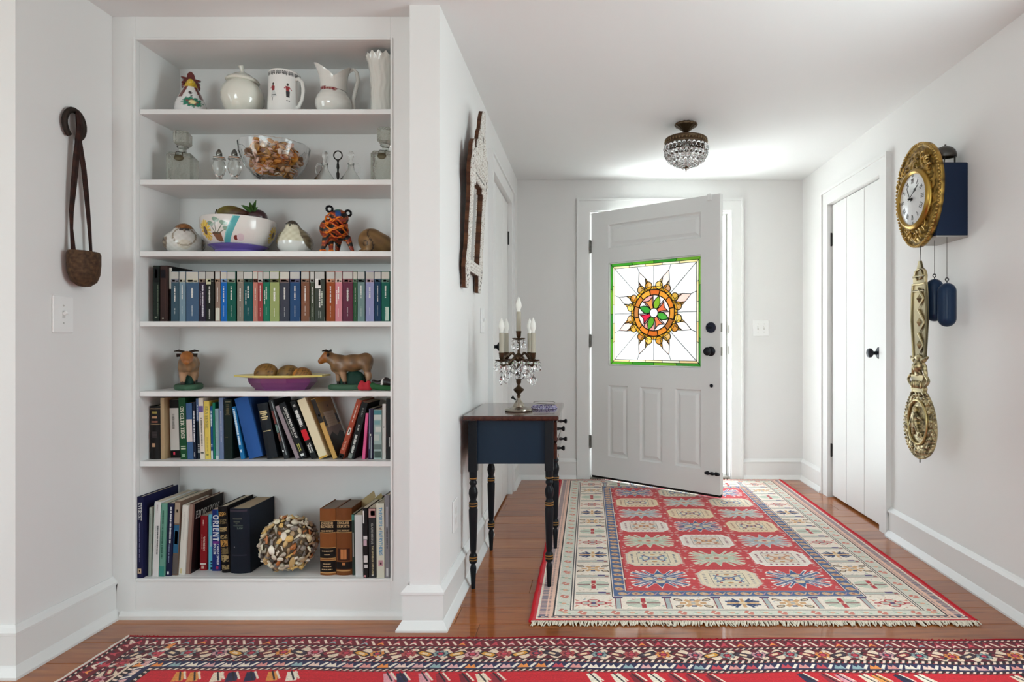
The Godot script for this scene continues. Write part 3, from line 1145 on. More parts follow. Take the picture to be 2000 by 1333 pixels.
func hall_rug_picture() -> Image:
	var W := 830
	var H := 1170
	var im := Image.create(W, H, false, Image.FORMAT_RGB8)
	var black := Color("2c2526")
	var cream := Color("f1e2d2")
	im.fill(Color("c4363e"))
	ring(im, Vector2i(9, 6), Vector2i(40, 18), Color("e6bda8"))
	ring(im, Vector2i(9, 6), Vector2i(13, 9), Color("e6dccb"))
	for y in range(10, H - 10, 6):
		for x in [14, W - 26]:
			im.fill_rect(Rect2i(x, y, 12, 3), Color("33486e"))
		for x in [29, W - 37]:
			im.fill_rect(Rect2i(x, y + 1, 4, 2), Color("50435a"))
	for y in [0, 1]:
		for x in range(12, W - 10, 13):
			var yy := 9 if y == 0 else H - 17
			im.fill_rect(Rect2i(x, yy, 6, 5), Color("35364e"))
			im.fill_rect(Rect2i(x + 5, yy + 3, 4, 3), Color("8a4a48"))
	ring(im, Vector2i(40, 18), Vector2i(43, 20), black)
	ring(im, Vector2i(43, 20), Vector2i(46, 22), cream)
	ring(im, Vector2i(46, 22), Vector2i(72, 42), Color("d8d3c4"))
	var rosette := func(c: Vector2, i: int):
		if i % 2:
			for q in [Vector2(-5, -2), Vector2(5, -2), Vector2(0, 4), Vector2(-3, -6), Vector2(4, 5)]:
				iring(im, c + q, Vector2(5, 3.4), Color("d07a68"), 6)
			iring(im, c, Vector2(3, 2), Color("f0dccb"), 5)
		else:
			iline(im, c + Vector2(-10, -5), c + Vector2(10, 5), 4, Color("94ad92"))
			iring(im, c, Vector2(6, 4), Color("e0a989"), 5)
	for i in 34:
		rosette.call(Vector2(59, 40 + i * 33), i)
		rosette.call(Vector2(W - 59, 40 + i * 33), i)
	for i in 23:
		rosette.call(Vector2(64 + i * 32, 32), i)
		rosette.call(Vector2(64 + i * 32, H - 32), i)
	ring(im, Vector2i(72, 42), Vector2i(74, 43), black)
	ring(im, Vector2i(74, 43), Vector2i(77, 45), cream)
	ring(im, Vector2i(77, 45), Vector2i(79, 46), black)
	ring(im, Vector2i(79, 46), Vector2i(158, 107), cream)
	for i in 7:
		var x := 118.0 + i * 99.0
		for e in 2:
			border_motif(im, Vector2(x, 76.0 if e else H - 76.0), i if i < 4 else 6 - i)
			if i < 6:
				var bx := int(x) + 43
				var by := 47 if e else H - 106
				im.fill_rect(Rect2i(bx, by + 4, 12, 52), Color("8a3a3a"))
				im.fill_rect(Rect2i(bx + 2, by + 4, 9, 52), Color("b0b7b4"))
				im.fill_rect(Rect2i(bx - 4, by + (4 if e else 0), 20, 8), Color("5d4a6c"))
	for i in range(1, 11):
		var y := 76.0 + i * 92.5
		for x in [118.0, W - 118.0]:
			border_motif(im, Vector2(x, y), 10 - i + 1)
	for i in 11:
		var y := int(76.0 + (i + 0.5) * 92.5)
		for x in [82, W - 154]:
			im.fill_rect(Rect2i(x, y - 7, 72, 2), Color("9a8a78"))
			im.fill_rect(Rect2i(x, y - 4, 72, 8), Color("c3c4b8"))
			im.fill_rect(Rect2i(x, y + 5, 72, 2), Color("8a6f60"))
			im.fill_rect(Rect2i(x + 46, y - 8, 16, 8), Color("5e4f78"))
			im.fill_rect(Rect2i(x + 62, y - 2, 8, 6), Color("a35a55"))
	ring(im, Vector2i(156, 106), Vector2i(158, 107), black)
	ring(im, Vector2i(158, 107), Vector2i(160, 109), cream)
	ring(im, Vector2i(160, 109), Vector2i(184, 134), Color("50648c"))
	var bud := func(c: Vector2, i: int):
		iring(im, c, Vector2(10, 8), Color("d2a67e"), 8, 0.4)
		iring(im, c, Vector2(4, 3), Color("a5625a") if i % 3 else Color("c7b7a8"), 6)
		iline(im, c + Vector2(9, 6), c + Vector2(17, -7), 3, Color("d6b293") if i % 2 else Color("b98d9a"))
	for i in 35:
		bud.call(Vector2(172, 140 + i * 26), i)
		bud.call(Vector2(W - 172, 140 + i * 26), i)
	for i in 18:
		bud.call(Vector2(178 + i * 28, 121), i)
		bud.call(Vector2(178 + i * 28, H - 121), i)
	ring(im, Vector2i(184, 134), Vector2i(186, 136), cream)
	ring(im, Vector2i(186, 136), Vector2i(188, 138), Color("7a2a2c"))
	im.fill_rect(Rect2i(188, 138, W - 376, H - 276), Color("cc4044"))
	for i in 220:
		# uneven dye, row by row
		im.fill_rect(Rect2i(188, 138 + (i * 71) % (H - 278), W - 376, 2), Color("cc4044").lerp(Color("d5504c") if i % 2 else Color("c03038"), 0.35))
	for r in 7:
		for q in 3:
			var c := Vector2(188 + (W - 376) * (q + 0.5) / 3.0, 138 + (H - 276) * (r + 0.5) / 7.0)
			if (r + q) % 2 == 0:
				star_motif(im, c, 0 if (r == 6 or r == 0 or (r == 3 and q == 1)) else [1, 3, 2][(r + q * 2) % 3])
			else:
				octagon_motif(im, c, (r * 2 + q + 1) % 3)
			for s in [-1.0, 1.0]:
				# hooks and buds between the medallions
				for t in [-1.0, 1.0]:
					iline(im, c + Vector2(s * 62, t * 50), c + Vector2(s * 74, t * 58), 3, Color("dcc3b4"))
					iring(im, c + Vector2(s * 68, t * 44), Vector2(3.5, 3), Color("c9a0a0"), 5)
				iring(im, c + Vector2(s * 76, 0), Vector2(4, 5), Color("e6d2bc"), 6)
	var rr := RandomNumberGenerator.new()
	rr.seed = 5
	for i in 520:
		# small leaves and dots that fill the cream border
		var along := rr.randf()
		var across := rr.randf_range(84.0, 152.0)
		var p := Vector2(across if i % 2 else W - across, 60 + along * (H - 120)) if i % 3 else Vector2(84 + along * (W - 168), rr.randf_range(50, 102) if i % 2 else H - rr.randf_range(50, 102))
		if im.get_pixelv(Vector2i(p)).is_equal_approx(cream):
			iline(im, p, p + Vector2(rr.randf_range(-7, 7), rr.randf_range(-4, 4)), 2.4, [Color("c9b08f"), Color("b3bfa4"), Color("c98f7c"), Color("a7a9b0"), Color("d8b48c")][rr.randi() % 5])
	worn(im, 0.055, 3)
	return im


func tufts(a: Vector3, b: Vector3, out: Vector3, n: int, long: float, thick: float) -> ArrayMesh:
	var m := B.new()
	for i in n:
		var p := a.lerp(b, (i + rng.randf()) / n)
		var l := long * rng.randf_range(0.55, 1.1)
		var side := (b - a).normalized() * rng.randf_range(-0.5, 0.5) * l
		m.tube([p, p + out * l * 0.5 + V(0, 0.003) + side * 0.4, p + out * l + side + V(0, -0.003)], [thick, thick, thick * 0.5], 4, 1.0, false)
	return m.done()


func rug_mat(im: Image) -> StandardMaterial3D:
	var m := tex_mat(im, 0.95)
	m.rim_enabled = true
	m.rim = 0.15
	m.rim_tint = 0.5
	return m


func build_hall_rug():
	var t := thing("hall_rug", "hand-knotted red rug with rows of star and octagon medallions running to the front door", "rug", V(-0.217, 0.0, -2.29))
	var w := 1.66
	var l := 2.34
	var y := 0.009
	var b := B.new()
	b.flat()
	b.rect_uv(V(0, y, 0), V(w, 0, 0), V(0, 0, -l))
	obj("pile", b.done(), rug_mat(hall_rug_picture()), t)
	obj("backing", boxm(V(0, 0.001, -l), V(w, y - 0.0005, 0)), M("b7a58c", 0.95), t)
	for x in [0.0, w]:
		var e := B.new()
		var path := []
		for i in 40:
			path.append(V(x + (rng.randf() - 0.5) * 0.004, 0.0065, -l * i / 39.0))
		e.tube(path, 0.0075, 6)
		obj("selvedge", e.done(), M("c4262e", 0.9), t)
	for q in [[0.0, 1.0], [-l, -1.0]]:
		var f := obj("fringe", tufts(V(0, 0.006, q[0]), V(w, 0.006, q[0]), V(0, 0, q[1]), 420 if q[1] > 0 else 200, 0.034 if q[1] > 0 else 0.02, 0.0034), M("ddd2bf", 0.95), t)
		f.set_meta("kind", "stuff")
		f.set_meta("label", "cream cotton fringe")


func guard(im: Image, in_x: int, in_y: int, wx: int, wy: int):
	# a rope of pale dashes on black
	ring(im, Vector2i(in_x, in_y), Vector2i(in_x + wx, in_y + wy), Color("1f0d12"))
	var W := im.get_width()
	for x in range(in_x, W - in_x, 13):
		ipoly(im, PackedVector2Array([Vector2(x, in_y + wy - 2), Vector2(x + 5, in_y + 2), Vector2(x + 11, in_y + 2), Vector2(x + 6, in_y + wy - 2)]), Color("e6c8b4"))
		im.fill_rect(Rect2i(x + 10, in_y + wy - 4, 4, 3), Color("a41f2c"))
	for y in range(in_y, im.get_height(), 13):
		ipoly(im, PackedVector2Array([Vector2(in_x + 2, y), Vector2(in_x + wx - 2, y + 4), Vector2(in_x + wx - 2, y + 9), Vector2(in_x + 2, y + 6)]), Color("e6c8b4"))


func front_rug_picture() -> Image:
	var W := 2000
	var H := 900
	var im := Image.create(W, H, false, Image.FORMAT_RGB8)
	var r := RandomNumberGenerator.new()
	r.seed = 21
	im.fill(Color("9c1526"))
	ring(im, Vector2i(0, 0), Vector2i(4, 4), Color("8e1020"))
	guard(im, 4, 4, 9, 9)
	ring(im, Vector2i(13, 13), Vector2i(46, 40), Color("6d0d1b"))
	guard(im, 46, 40, 11, 11)
	ring(im, Vector2i(57, 51), Vector2i(97, 91), Color("e2c8ae"))
	guard(im, 97, 91, 14, 14)
	ring(im, Vector2i(111, 105), Vector2i(137, 130), Color("232045"))
	guard(im, 137, 130, 11, 11)
	im.fill_rect(Rect2i(148, 141, W - 296, H - 282), Color("c2101f"))
	var pale := [Color("e8c4b4"), Color("d98f86"), Color("f0dcc8"), Color("c5404a"), Color("e98a3e"), Color("dba3a0"), Color("8fa7a8")]
	var put := func(u: float, v: float, side: int) -> Vector2:
		# along the far border or along the left one
		return Vector2(u, v) if side == 0 else Vector2(v, u)
	for side in 2:
		var long := W if side == 0 else H
		var i := 0
		var u := 24.0
		while u < long - 20:
			# dark red band: slashes, arrowheads and hearts
			var c: Color = pale[r.randi() % 7]
			if i % 2:
				ipoly(im, PackedVector2Array([put.call(u - 9, 36, side), put.call(u, 19, side), put.call(u + 9, 36, side), put.call(u, 30, side)]), c)
				ipoly(im, PackedVector2Array([put.call(u - 4, 25, side), put.call(u, 16, side), put.call(u + 5, 24, side)]), Color("c2384a"))
			else:
				ipoly(im, PackedVector2Array([put.call(u - 8, 18, side), put.call(u - 3, 17, side), put.call(u + 8, 34, side), put.call(u + 3, 36, side)]), Color("ead0bc"))
				ipoly(im, PackedVector2Array([put.call(u + 8, 16, side), put.call(u + 14, 16, side), put.call(u + 10, 24, side)]), Color("2b1228"))
			# navy band
			var d: Color = pale[r.randi() % 7]
			if i % 2:
				ipoly(im, PackedVector2Array([put.call(u - 12, 126, side), put.call(u - 5, 110, side), put.call(u, 118, side), put.call(u + 6, 110, side), put.call(u + 12, 126, side)]), d)
			else:
				ipoly(im, PackedVector2Array([put.call(u - 7, 124, side), put.call(u + 3, 109, side), put.call(u + 9, 110, side), put.call(u - 1, 127, side)]), Color("ecdccb"))
				ipoly(im, PackedVector2Array([put.call(u + 10, 125, side), put.call(u + 15, 112, side), put.call(u + 18, 124, side)]), Color("a3202f"))
			u += 17.5
			i += 1
		u = 78.0
		i = 0
		while u < long - 70:
			# cream band: slanted hexagons between eight-armed flowers, wine triangles above and below
			for t in [-1.0, 1.0]:
				ipoly(im, PackedVector2Array([put.call(u - 20, 71 + t * 20, side), put.call(u + 5, 71 + t * 20, side), put.call(u - 8, 71 + t * 5, side)]), Color("5e0f1d"))
				ipoly(im, PackedVector2Array([put.call(u + 16, 71 + t * 20, side), put.call(u + 36, 71 + t * 20, side), put.call(u + 26, 71 + t * 9, side)]), Color("7b1526"))
			if i % 2 == 0:
				var q: Color = [Color("6f1524"), Color("8d2430"), Color("d3902f"), Color("3a2a3a")][r.randi() % 4]
				var s := 1.0 if i % 4 == 0 else -1.0
				for k in 3:
					var f: float = [1.0, 0.72, 0.4][k]
					var h := PackedVector2Array()
					for p in [Vector2(-22, 4), Vector2(-13, 15), Vector2(13, 4), Vector2(22, -5), Vector2(13, -15), Vector2(-13, -4)]:
						h.append(put.call(u + p.x * f, 71 + p.y * f * s, side))
					ipoly(im, h, [Color("2a1218"), q, Color("e2c39c")][k])
			else:
				var q: Color = [Color("6a1222"), Color("2a2038"), Color("7c1a28")][r.randi() % 3]
				var o: Color = [Color("d98a3a"), Color("a9443e"), Color("7f9690"), Color("c98f92")][r.randi() % 4]
				for p in [Vector2(-13, -9), Vector2(13, -9), Vector2(-13, 9), Vector2(13, 9), Vector2(0, -14), Vector2(0, 14), Vector2(-17, 0), Vector2(17, 0)]:
					iline(im, put.call(u, 71, side), put.call(u + p.x, 71 + p.y, side), 7, q)
					iring(im, put.call(u + p.x * 0.7, 71 + p.y * 0.7, side), Vector2(4, 4), o, 5)
				iring(im, put.call(u, 71, side), Vector2(6, 5), Color("c2384a"), 6)
			u += 33.0
			i += 1
	for i in 46:
		# ends of large figures in the red ground
		var x := 190.0 + i * 37.0 + r.randf() * 14.0
		var c: Color = [Color("1d1a3c"), Color("e6cfb4"), Color("d78f98"), Color("7a1020"), Color("d9893a"), Color("e9dcc6"), Color("8d1a2a")][r.randi() % 7]
		if i % 11 < 7:
			ipoly(im, PackedVector2Array([Vector2(x, 148), Vector2(x + 20, 146), Vector2(x + 32, 178), Vector2(x + 12, 182)]), c)
			iline(im, Vector2(x + 6, 144), Vector2(x + 26, 176), 3, Color("1d1118"))
			iline(im, Vector2(x + 14, 144), Vector2(x + 34, 172), 4, Color("e8d2bc"))
	for i in 900:
		# pile wear: short lighter and darker stitches
		var p := Vector2i(r.randi() % W, r.randi() % 200)
		im.fill_rect(Rect2i(p, Vector2i(3, 1)), im.get_pixelv(p).lerp(Color("f0d8c8") if i % 2 else Color("200a10"), 0.25))
	worn(im, 0.09, 4)
	return im


func build_front_rug():
	var t := thing("front_rug", "crimson and navy patterned rug in the foreground, cut by the bottom of the frame", "rug", V(-1.62, 0.0, -2.168))
	var w := 3.2
	var l := 1.44
	var y := 0.01
	var b := B.new()
	b.flat()
	# the far edge wanders a little
	var n := 40
	for i in n:
		var f0 := float(i) / n
		var f1 := float(i + 1) / n
		var e := func(f: float) -> float: return 0.03 * f + 0.004 * sin(f * 23.0) + 0.003 * sin(f * 51.0)
		var a := V(w * f0, y, e.call(f0))
		var c := V(w * f1, y, e.call(f1))
		var d := V(w * f1, y, l)
		var g := V(w * f0, y, l)
		b.v(g, Vector2(f0, 1)); b.v(c, Vector2(f1, 0)); b.v(d, Vector2(f1, 1))
		b.v(g, Vector2(f0, 1)); b.v(a, Vector2(f0, 0)); b.v(c, Vector2(f1, 0))
	obj("pile", b.done(), rug_mat(front_rug_picture()), t)
	obj("backing", boxm(V(0.004, 0.001, 0.036), V(w, y - 0.0006, l)), M("5a141c", 0.95), t)
	var path := []
	for i in n + 1:
		var f := float(i) / n
		path.append(V(w * f, 0.006, 0.03 * f + 0.004 * sin(f * 23.0) + 0.003 * sin(f * 51.0)))
	var eb := B.new()
	eb.tube(path, 0.006, 6)
	obj("edge_binding", eb.done(), M("8e1420", 0.95), t)
	var cord := B.new()
	var cp := []
	for i in 60:
		cp.append(V(-0.004 + 0.002 * sin(i * 1.9), 0.007 + 0.001 * sin(i * 2.7), l * i / 59.0))
	cord.tube(cp, 0.006, 6)
	obj("end_cord", cord.done(), M("e0d3c6", 0.9), t)
	var f := obj("fuzz", tufts(V(0, 0.007, 0.004), V(w, 0.007, 0.034), V(0, 0, -1), 260, 0.012, 0.0018), M("9c1a26", 0.95), t)
	f.set_meta("kind", "stuff")


# ---------------------------------------------------------------- the side table and what stands on it

func build_table():
	var t := thing("side_table", "narrow navy side table with a red-brown top and gold-ringed turned legs", "side table", V(-0.328, 0, -2.85))
	var navy := M("162636", 0.42)
	var black := M("17191d", 0.35)
	var gold := M("a97c3c", 0.35, 0.6)
	var brown := wood([[0.0, "2c130f"], [0.5, "44221b"], [1.0, "583026"]], 33, 0.14, 0.5)
	brown.uv1_scale = V(6, 5, 0.8)
	obj("tabletop", boxm(V(-0.202, 0.7175, -0.285), V(0.202, 0.7375, 0.285), 0.005), brown, t)
	obj("apron", part_boxes([[V(-0.172, 0.53, 0.236), V(0.163, 0.7175, 0.246)], [V(-0.172, 0.53, -0.246), V(0.163, 0.7175, -0.236)], [V(-0.178, 0.53, -0.236), V(-0.168, 0.7175, 0.236)]], 0.0015), navy, t)
	obj("drawer_rail", part_boxes([[V(0.155, 0.53, -0.236), V(0.17, 0.541, 0.236)], [V(0.155, 0.613, -0.236), V(0.17, 0.620, 0.236)], [V(0.155, 0.706, -0.236), V(0.17, 0.7175, 0.236)]]), navy, t)
	var prof := P2([0, 0, 0.0085, 0, 0.0105, 0.04, 0.0135, 0.085, 0.0115, 0.095, 0.0085, 0.103, 0.0155, 0.11, 0.017, 0.118, 0.017, 0.138, 0.0155, 0.144, 0.011, 0.15, 0.0135, 0.165, 0.0185, 0.31, 0.019, 0.335, 0.0165, 0.342, 0.018, 0.346, 0.018, 0.366, 0.013, 0.376, 0.017, 0.39, 0.0195, 0.405, 0.018, 0.42, 0.0125, 0.432, 0.0115, 0.437, 0.0165, 0.446, 0.0165, 0.451, 0.012, 0.46, 0.0155, 0.464, 0.0165, 0.475, 0.017, 0.50, 0, 0.50])
	var leg := B.new()
	leg.lathe(prof, 20)
	leg.box(V(-0.0185, 0.498, -0.0185), V(0.0185, 0.7175, 0.0185), 0.002)
	var leg_mesh := leg.done()
	var ring_meshes := []
	for q in [[0.0172, 0.121, 0.0042], [0.0172, 0.132, 0.0042], [0.0183, 0.350, 0.0042], [0.0183, 0.3605, 0.0042], [0.0164, 0.4665, 0.0048]]:
		ring_meshes.append(lathem(P2([q[0] - 0.002, q[1], q[0] + 0.0006, q[1], q[0] + 0.0006, q[1] + q[2], q[0] - 0.002, q[1] + q[2]]), 20))
	for q in [[-0.163, 0.24, 0.0], [0.16, 0.24, 0.0095], [-0.163, -0.24, 0.0], [0.16, -0.24, 0.0095]]:
		var l := obj("leg", leg_mesh, black, t, V(q[0], q[2], q[1]))
		l.scale.y = (0.7175 - q[2]) / 0.7175
		for rm in ring_meshes:
			obj("gold_ring", rm, gold, l)
	for q in [[0.541, 0.613], [0.62, 0.706]]:
		var d := obj("drawer", boxm(V(-0.14, q[0] + 0.002, -0.218), V(0.192, q[1] - 0.002, 0.218), 0.003), brown, t)
		for z in [-0.13, 0.13]:
			var kn := obj("knob", lathem(P2([0, 0, 0.008, 0, 0.0055, 0.008, 0.005, 0.014, 0.011, 0.022, 0.012, 0.026, 0.008, 0.03, 0, 0.031]), 16), M("15161a", 0.3, 0.3), d, V(0.192, (q[0] + q[1]) * 0.5, z))
			kn.rotation.z = -PI / 2
	# a ring of purple beads on wire
	var bead := thing("bead_bracelet", "coil of purple and silver beads with a loose wire loop lying by the candelabra", "bracelet", V(-0.208, 0.7375, -2.86))
	var balls := B.new()
	balls.paint = func(p: Vector3): return L("5b4a86") if sin(p.x * 900.0 + p.z * 1300.0) > -0.2 else L("c9c2cf")
	for k in 2:
		for i in 44:
			var a := TAU * i / 44
			balls.ell(V(cos(a) * (0.058 - k * 0.006), 0.004 + k * 0.0065, sin(a) * (0.05 - k * 0.005)), V(0.0042, 0.004, 0.0042), 6, 5)
	obj("beads", balls.done(), painted(0.25), bead)
	var wire := B.new()
	var wp := []
	for i in 25:
		var a := TAU * i / 24
		wp.append(V(0.0 + cos(a) * 0.05, 0.016 + 0.014 * (0.5 - 0.5 * cos(a * 0.5 + 1.0)), -0.005 + sin(a) * 0.038))
	wire.tube(wp, 0.0011, 6)
	obj("wire", wire.done(), M("4a3a30", 0.3, 0.8), bead)


func build_candelabra():
	var t := thing("candelabra", "bronze five-light candelabra lamp hung with clear crystal drops on the side table", "lamp", V(-0.315, 0.7375, -2.76))
	var br := M("4a3826", 0.4, 0.75)
	var silver := M("9a9184", 0.16, 0.9)
	var cream := M("a59f8e", 0.6)
	obj("base", lathem(P2([0, 0, 0.06, 0, 0.063, 0.004, 0.061, 0.010, 0.052, 0.014, 0.046, 0.013, 0.036, 0.018, 0.027, 0.021, 0.024, 0.03, 0.017, 0.04, 0.010, 0.05, 0.0065, 0.058, 0, 0.058]), 32), silver, t)
	obj("stem", lathem(P2([0, 0.056, 0.0065, 0.056, 0.0065, 0.064, 0.01, 0.066, 0.006, 0.072, 0.013, 0.082, 0.023, 0.092, 0.024, 0.097, 0.013, 0.106, 0.007, 0.112, 0.006, 0.12, 0.011, 0.126, 0.012, 0.142, 0.009, 0.145, 0.0045, 0.15, 0.0045, 0.218, 0.012, 0.224, 0.021, 0.23, 0.024, 0.238, 0.021, 0.249, 0.011, 0.256, 0.006, 0.262, 0.0055, 0.318, 0, 0.318]), 24), br, t)
	obj("switch", lathem(P2([0, 0, 0.004, 0, 0.004, 0.014, 0.007, 0.015, 0.007, 0.022, 0, 0.023]), 12), M("15120f", 0.4), t, V(-0.012, 0.05, 0.01)).rotation.z = 0.9
	var cup := lathem(P2([0, 0, 0.009, 0, 0.006, 0.006, 0.010, 0.012, 0.0115, 0.03, 0.0125, 0.032, 0.0125, 0.037, 0.010, 0.037, 0, 0.036]), 16)
	var dish := lathem(P2([0, 0.002, 0.012, 0, 0.026, 0.004, 0.03, 0.008, 0.029, 0.0095, 0.02, 0.007, 0, 0.006]), 20)
	var bulb_m := StandardMaterial3D.new()
	bulb_m.albedo_color = Color("f6f4ef")
	bulb_m.roughness = 0.15
	bulb_m.backlight_enabled = true
	bulb_m.backlight = Color(0.9, 0.9, 0.88)
	var sleeve := lathem(P2([0, 0, 0.0105, 0, 0.0105, 0.092, 0.008, 0.093, 0, 0.093]), 16)
	var bulb := lathem(P2([0, 0, 0.007, 0.0, 0.0075, 0.008, 0.0125, 0.02, 0.0135, 0.028, 0.011, 0.042, 0.006, 0.056, 0.0025, 0.065, 0, 0.067]), 16)
	# a crystal: a faceted bead with a flat pear drop under it
	var cr := B.new()
	cr.flat()
	cr.xf = Transform3D(Basis.IDENTITY, V(0, -0.009))
	cr.lathe(P2([0, -0.006, 0.0055, -0.002, 0.0055, 0.002, 0, 0.006]), 8)
	cr.xf = Transform3D(Basis.from_scale(V(1, 1, 0.5)), V(0, -0.047))
	cr.lathe(P2([0, 0, 0.007, 0.004, 0.0115, 0.012, 0.0095, 0.02, 0.003, 0.029, 0, 0.031]), 8)
	cr.xf = Transform3D.IDENTITY
	var cmesh := cr.done()
	var cm := crystal("ffffff")
	var hook := B.new()
	hook.tube([V(0, 0.002, 0), V(0, -0.004, 0)], 0.0008, 5)
	hook.tube([V(0, -0.014, 0), V(0, -0.018, 0)], 0.0008, 5)
	var hooks := hook.done()
	var hang := func(p: Vector3, turn: float, s: float):
		var c := obj("crystal", cmesh, cm, t, p)
		c.rotation.y = turn
		c.scale = Vector3.ONE * s
		obj("hook", hooks, br, c)
	var spots := [V(0.0695, 0.222, 0.053), V(-0.0695, 0.222, 0.053), V(0.043, 0.222, -0.066), V(-0.064, 0.222, -0.066), V(0, 0.318, 0)]
	for k in 5:
		var p: Vector3 = spots[k]
		if k < 4:
			var d := V(p.x, 0, p.z)
			var a := B.new()
			a.tube([V(0, 0.238, 0) + d * 0.2, V(0, 0.228, 0) + d * 0.45, V(0, 0.208, 0) + d * 0.7, V(0, 0.205, 0) + d * 0.95, V(0, 0.215, 0) + d * 1.05, V(0, 0.228, 0) + d], [0.006, 0.0045, 0.0055, 0.0065, 0.005, 0.004], 8)
			a.tube([V(0, 0.25, 0) + d * 0.25, V(0, 0.262, 0) + d * 0.45, V(0, 0.25, 0) + d * 0.7, V(0, 0.232, 0) + d * 0.9], [0.003, 0.004, 0.0035, 0.003], 6)
			obj("arm", a.done(), br, t)
		obj("drip_dish", dish, br, t, p)
		obj("candle_cup", cup, br, t, p + V(0, 0.004))
		obj("candle_sleeve", sleeve, cream, t, p + V(0, 0.035))
		obj("bulb", bulb, bulb_m, t, p + V(0, 0.128))
		for i in 6:
			var a := TAU * i / 6 + k * 0.4
			hang.call(p + V(cos(a) * 0.0275, 0.004, sin(a) * 0.0275), a, 1.0)
	for k in 4:
		var p: Vector3 = spots[k]
		hang.call(V(p.x * 0.62, 0.204, p.z * 0.62), 0.3 * k, 1.25)
		hang.call(V(p.x * 1.02, 0.186, p.z * 1.02), 0.5 + k, 1.45)
	for i in 6:
		var a := TAU * i / 6 + 0.2
		hang.call(V(cos(a) * 0.023, 0.228, sin(a) * 0.023), a, 1.35)
	for i in 5:
		var a := TAU * i / 5
		hang.call(V(cos(a) * 0.012, 0.196, sin(a) * 0.012), a, 1.2)
	for i in 8:
		var f := obj("rosette", lathem(P2([0, 0, 0.006, 0, 0.004, 0.004, 0, 0.005]), 8), cm if i % 2 else br, t, V(cos(i * TAU / 8) * 0.023, 0.238, sin(i * TAU / 8) * 0.023))
		f.rotation = Vector3(0, -i * TAU / 8, -PI / 2)


# ---------------------------------------------------------------- wall pieces

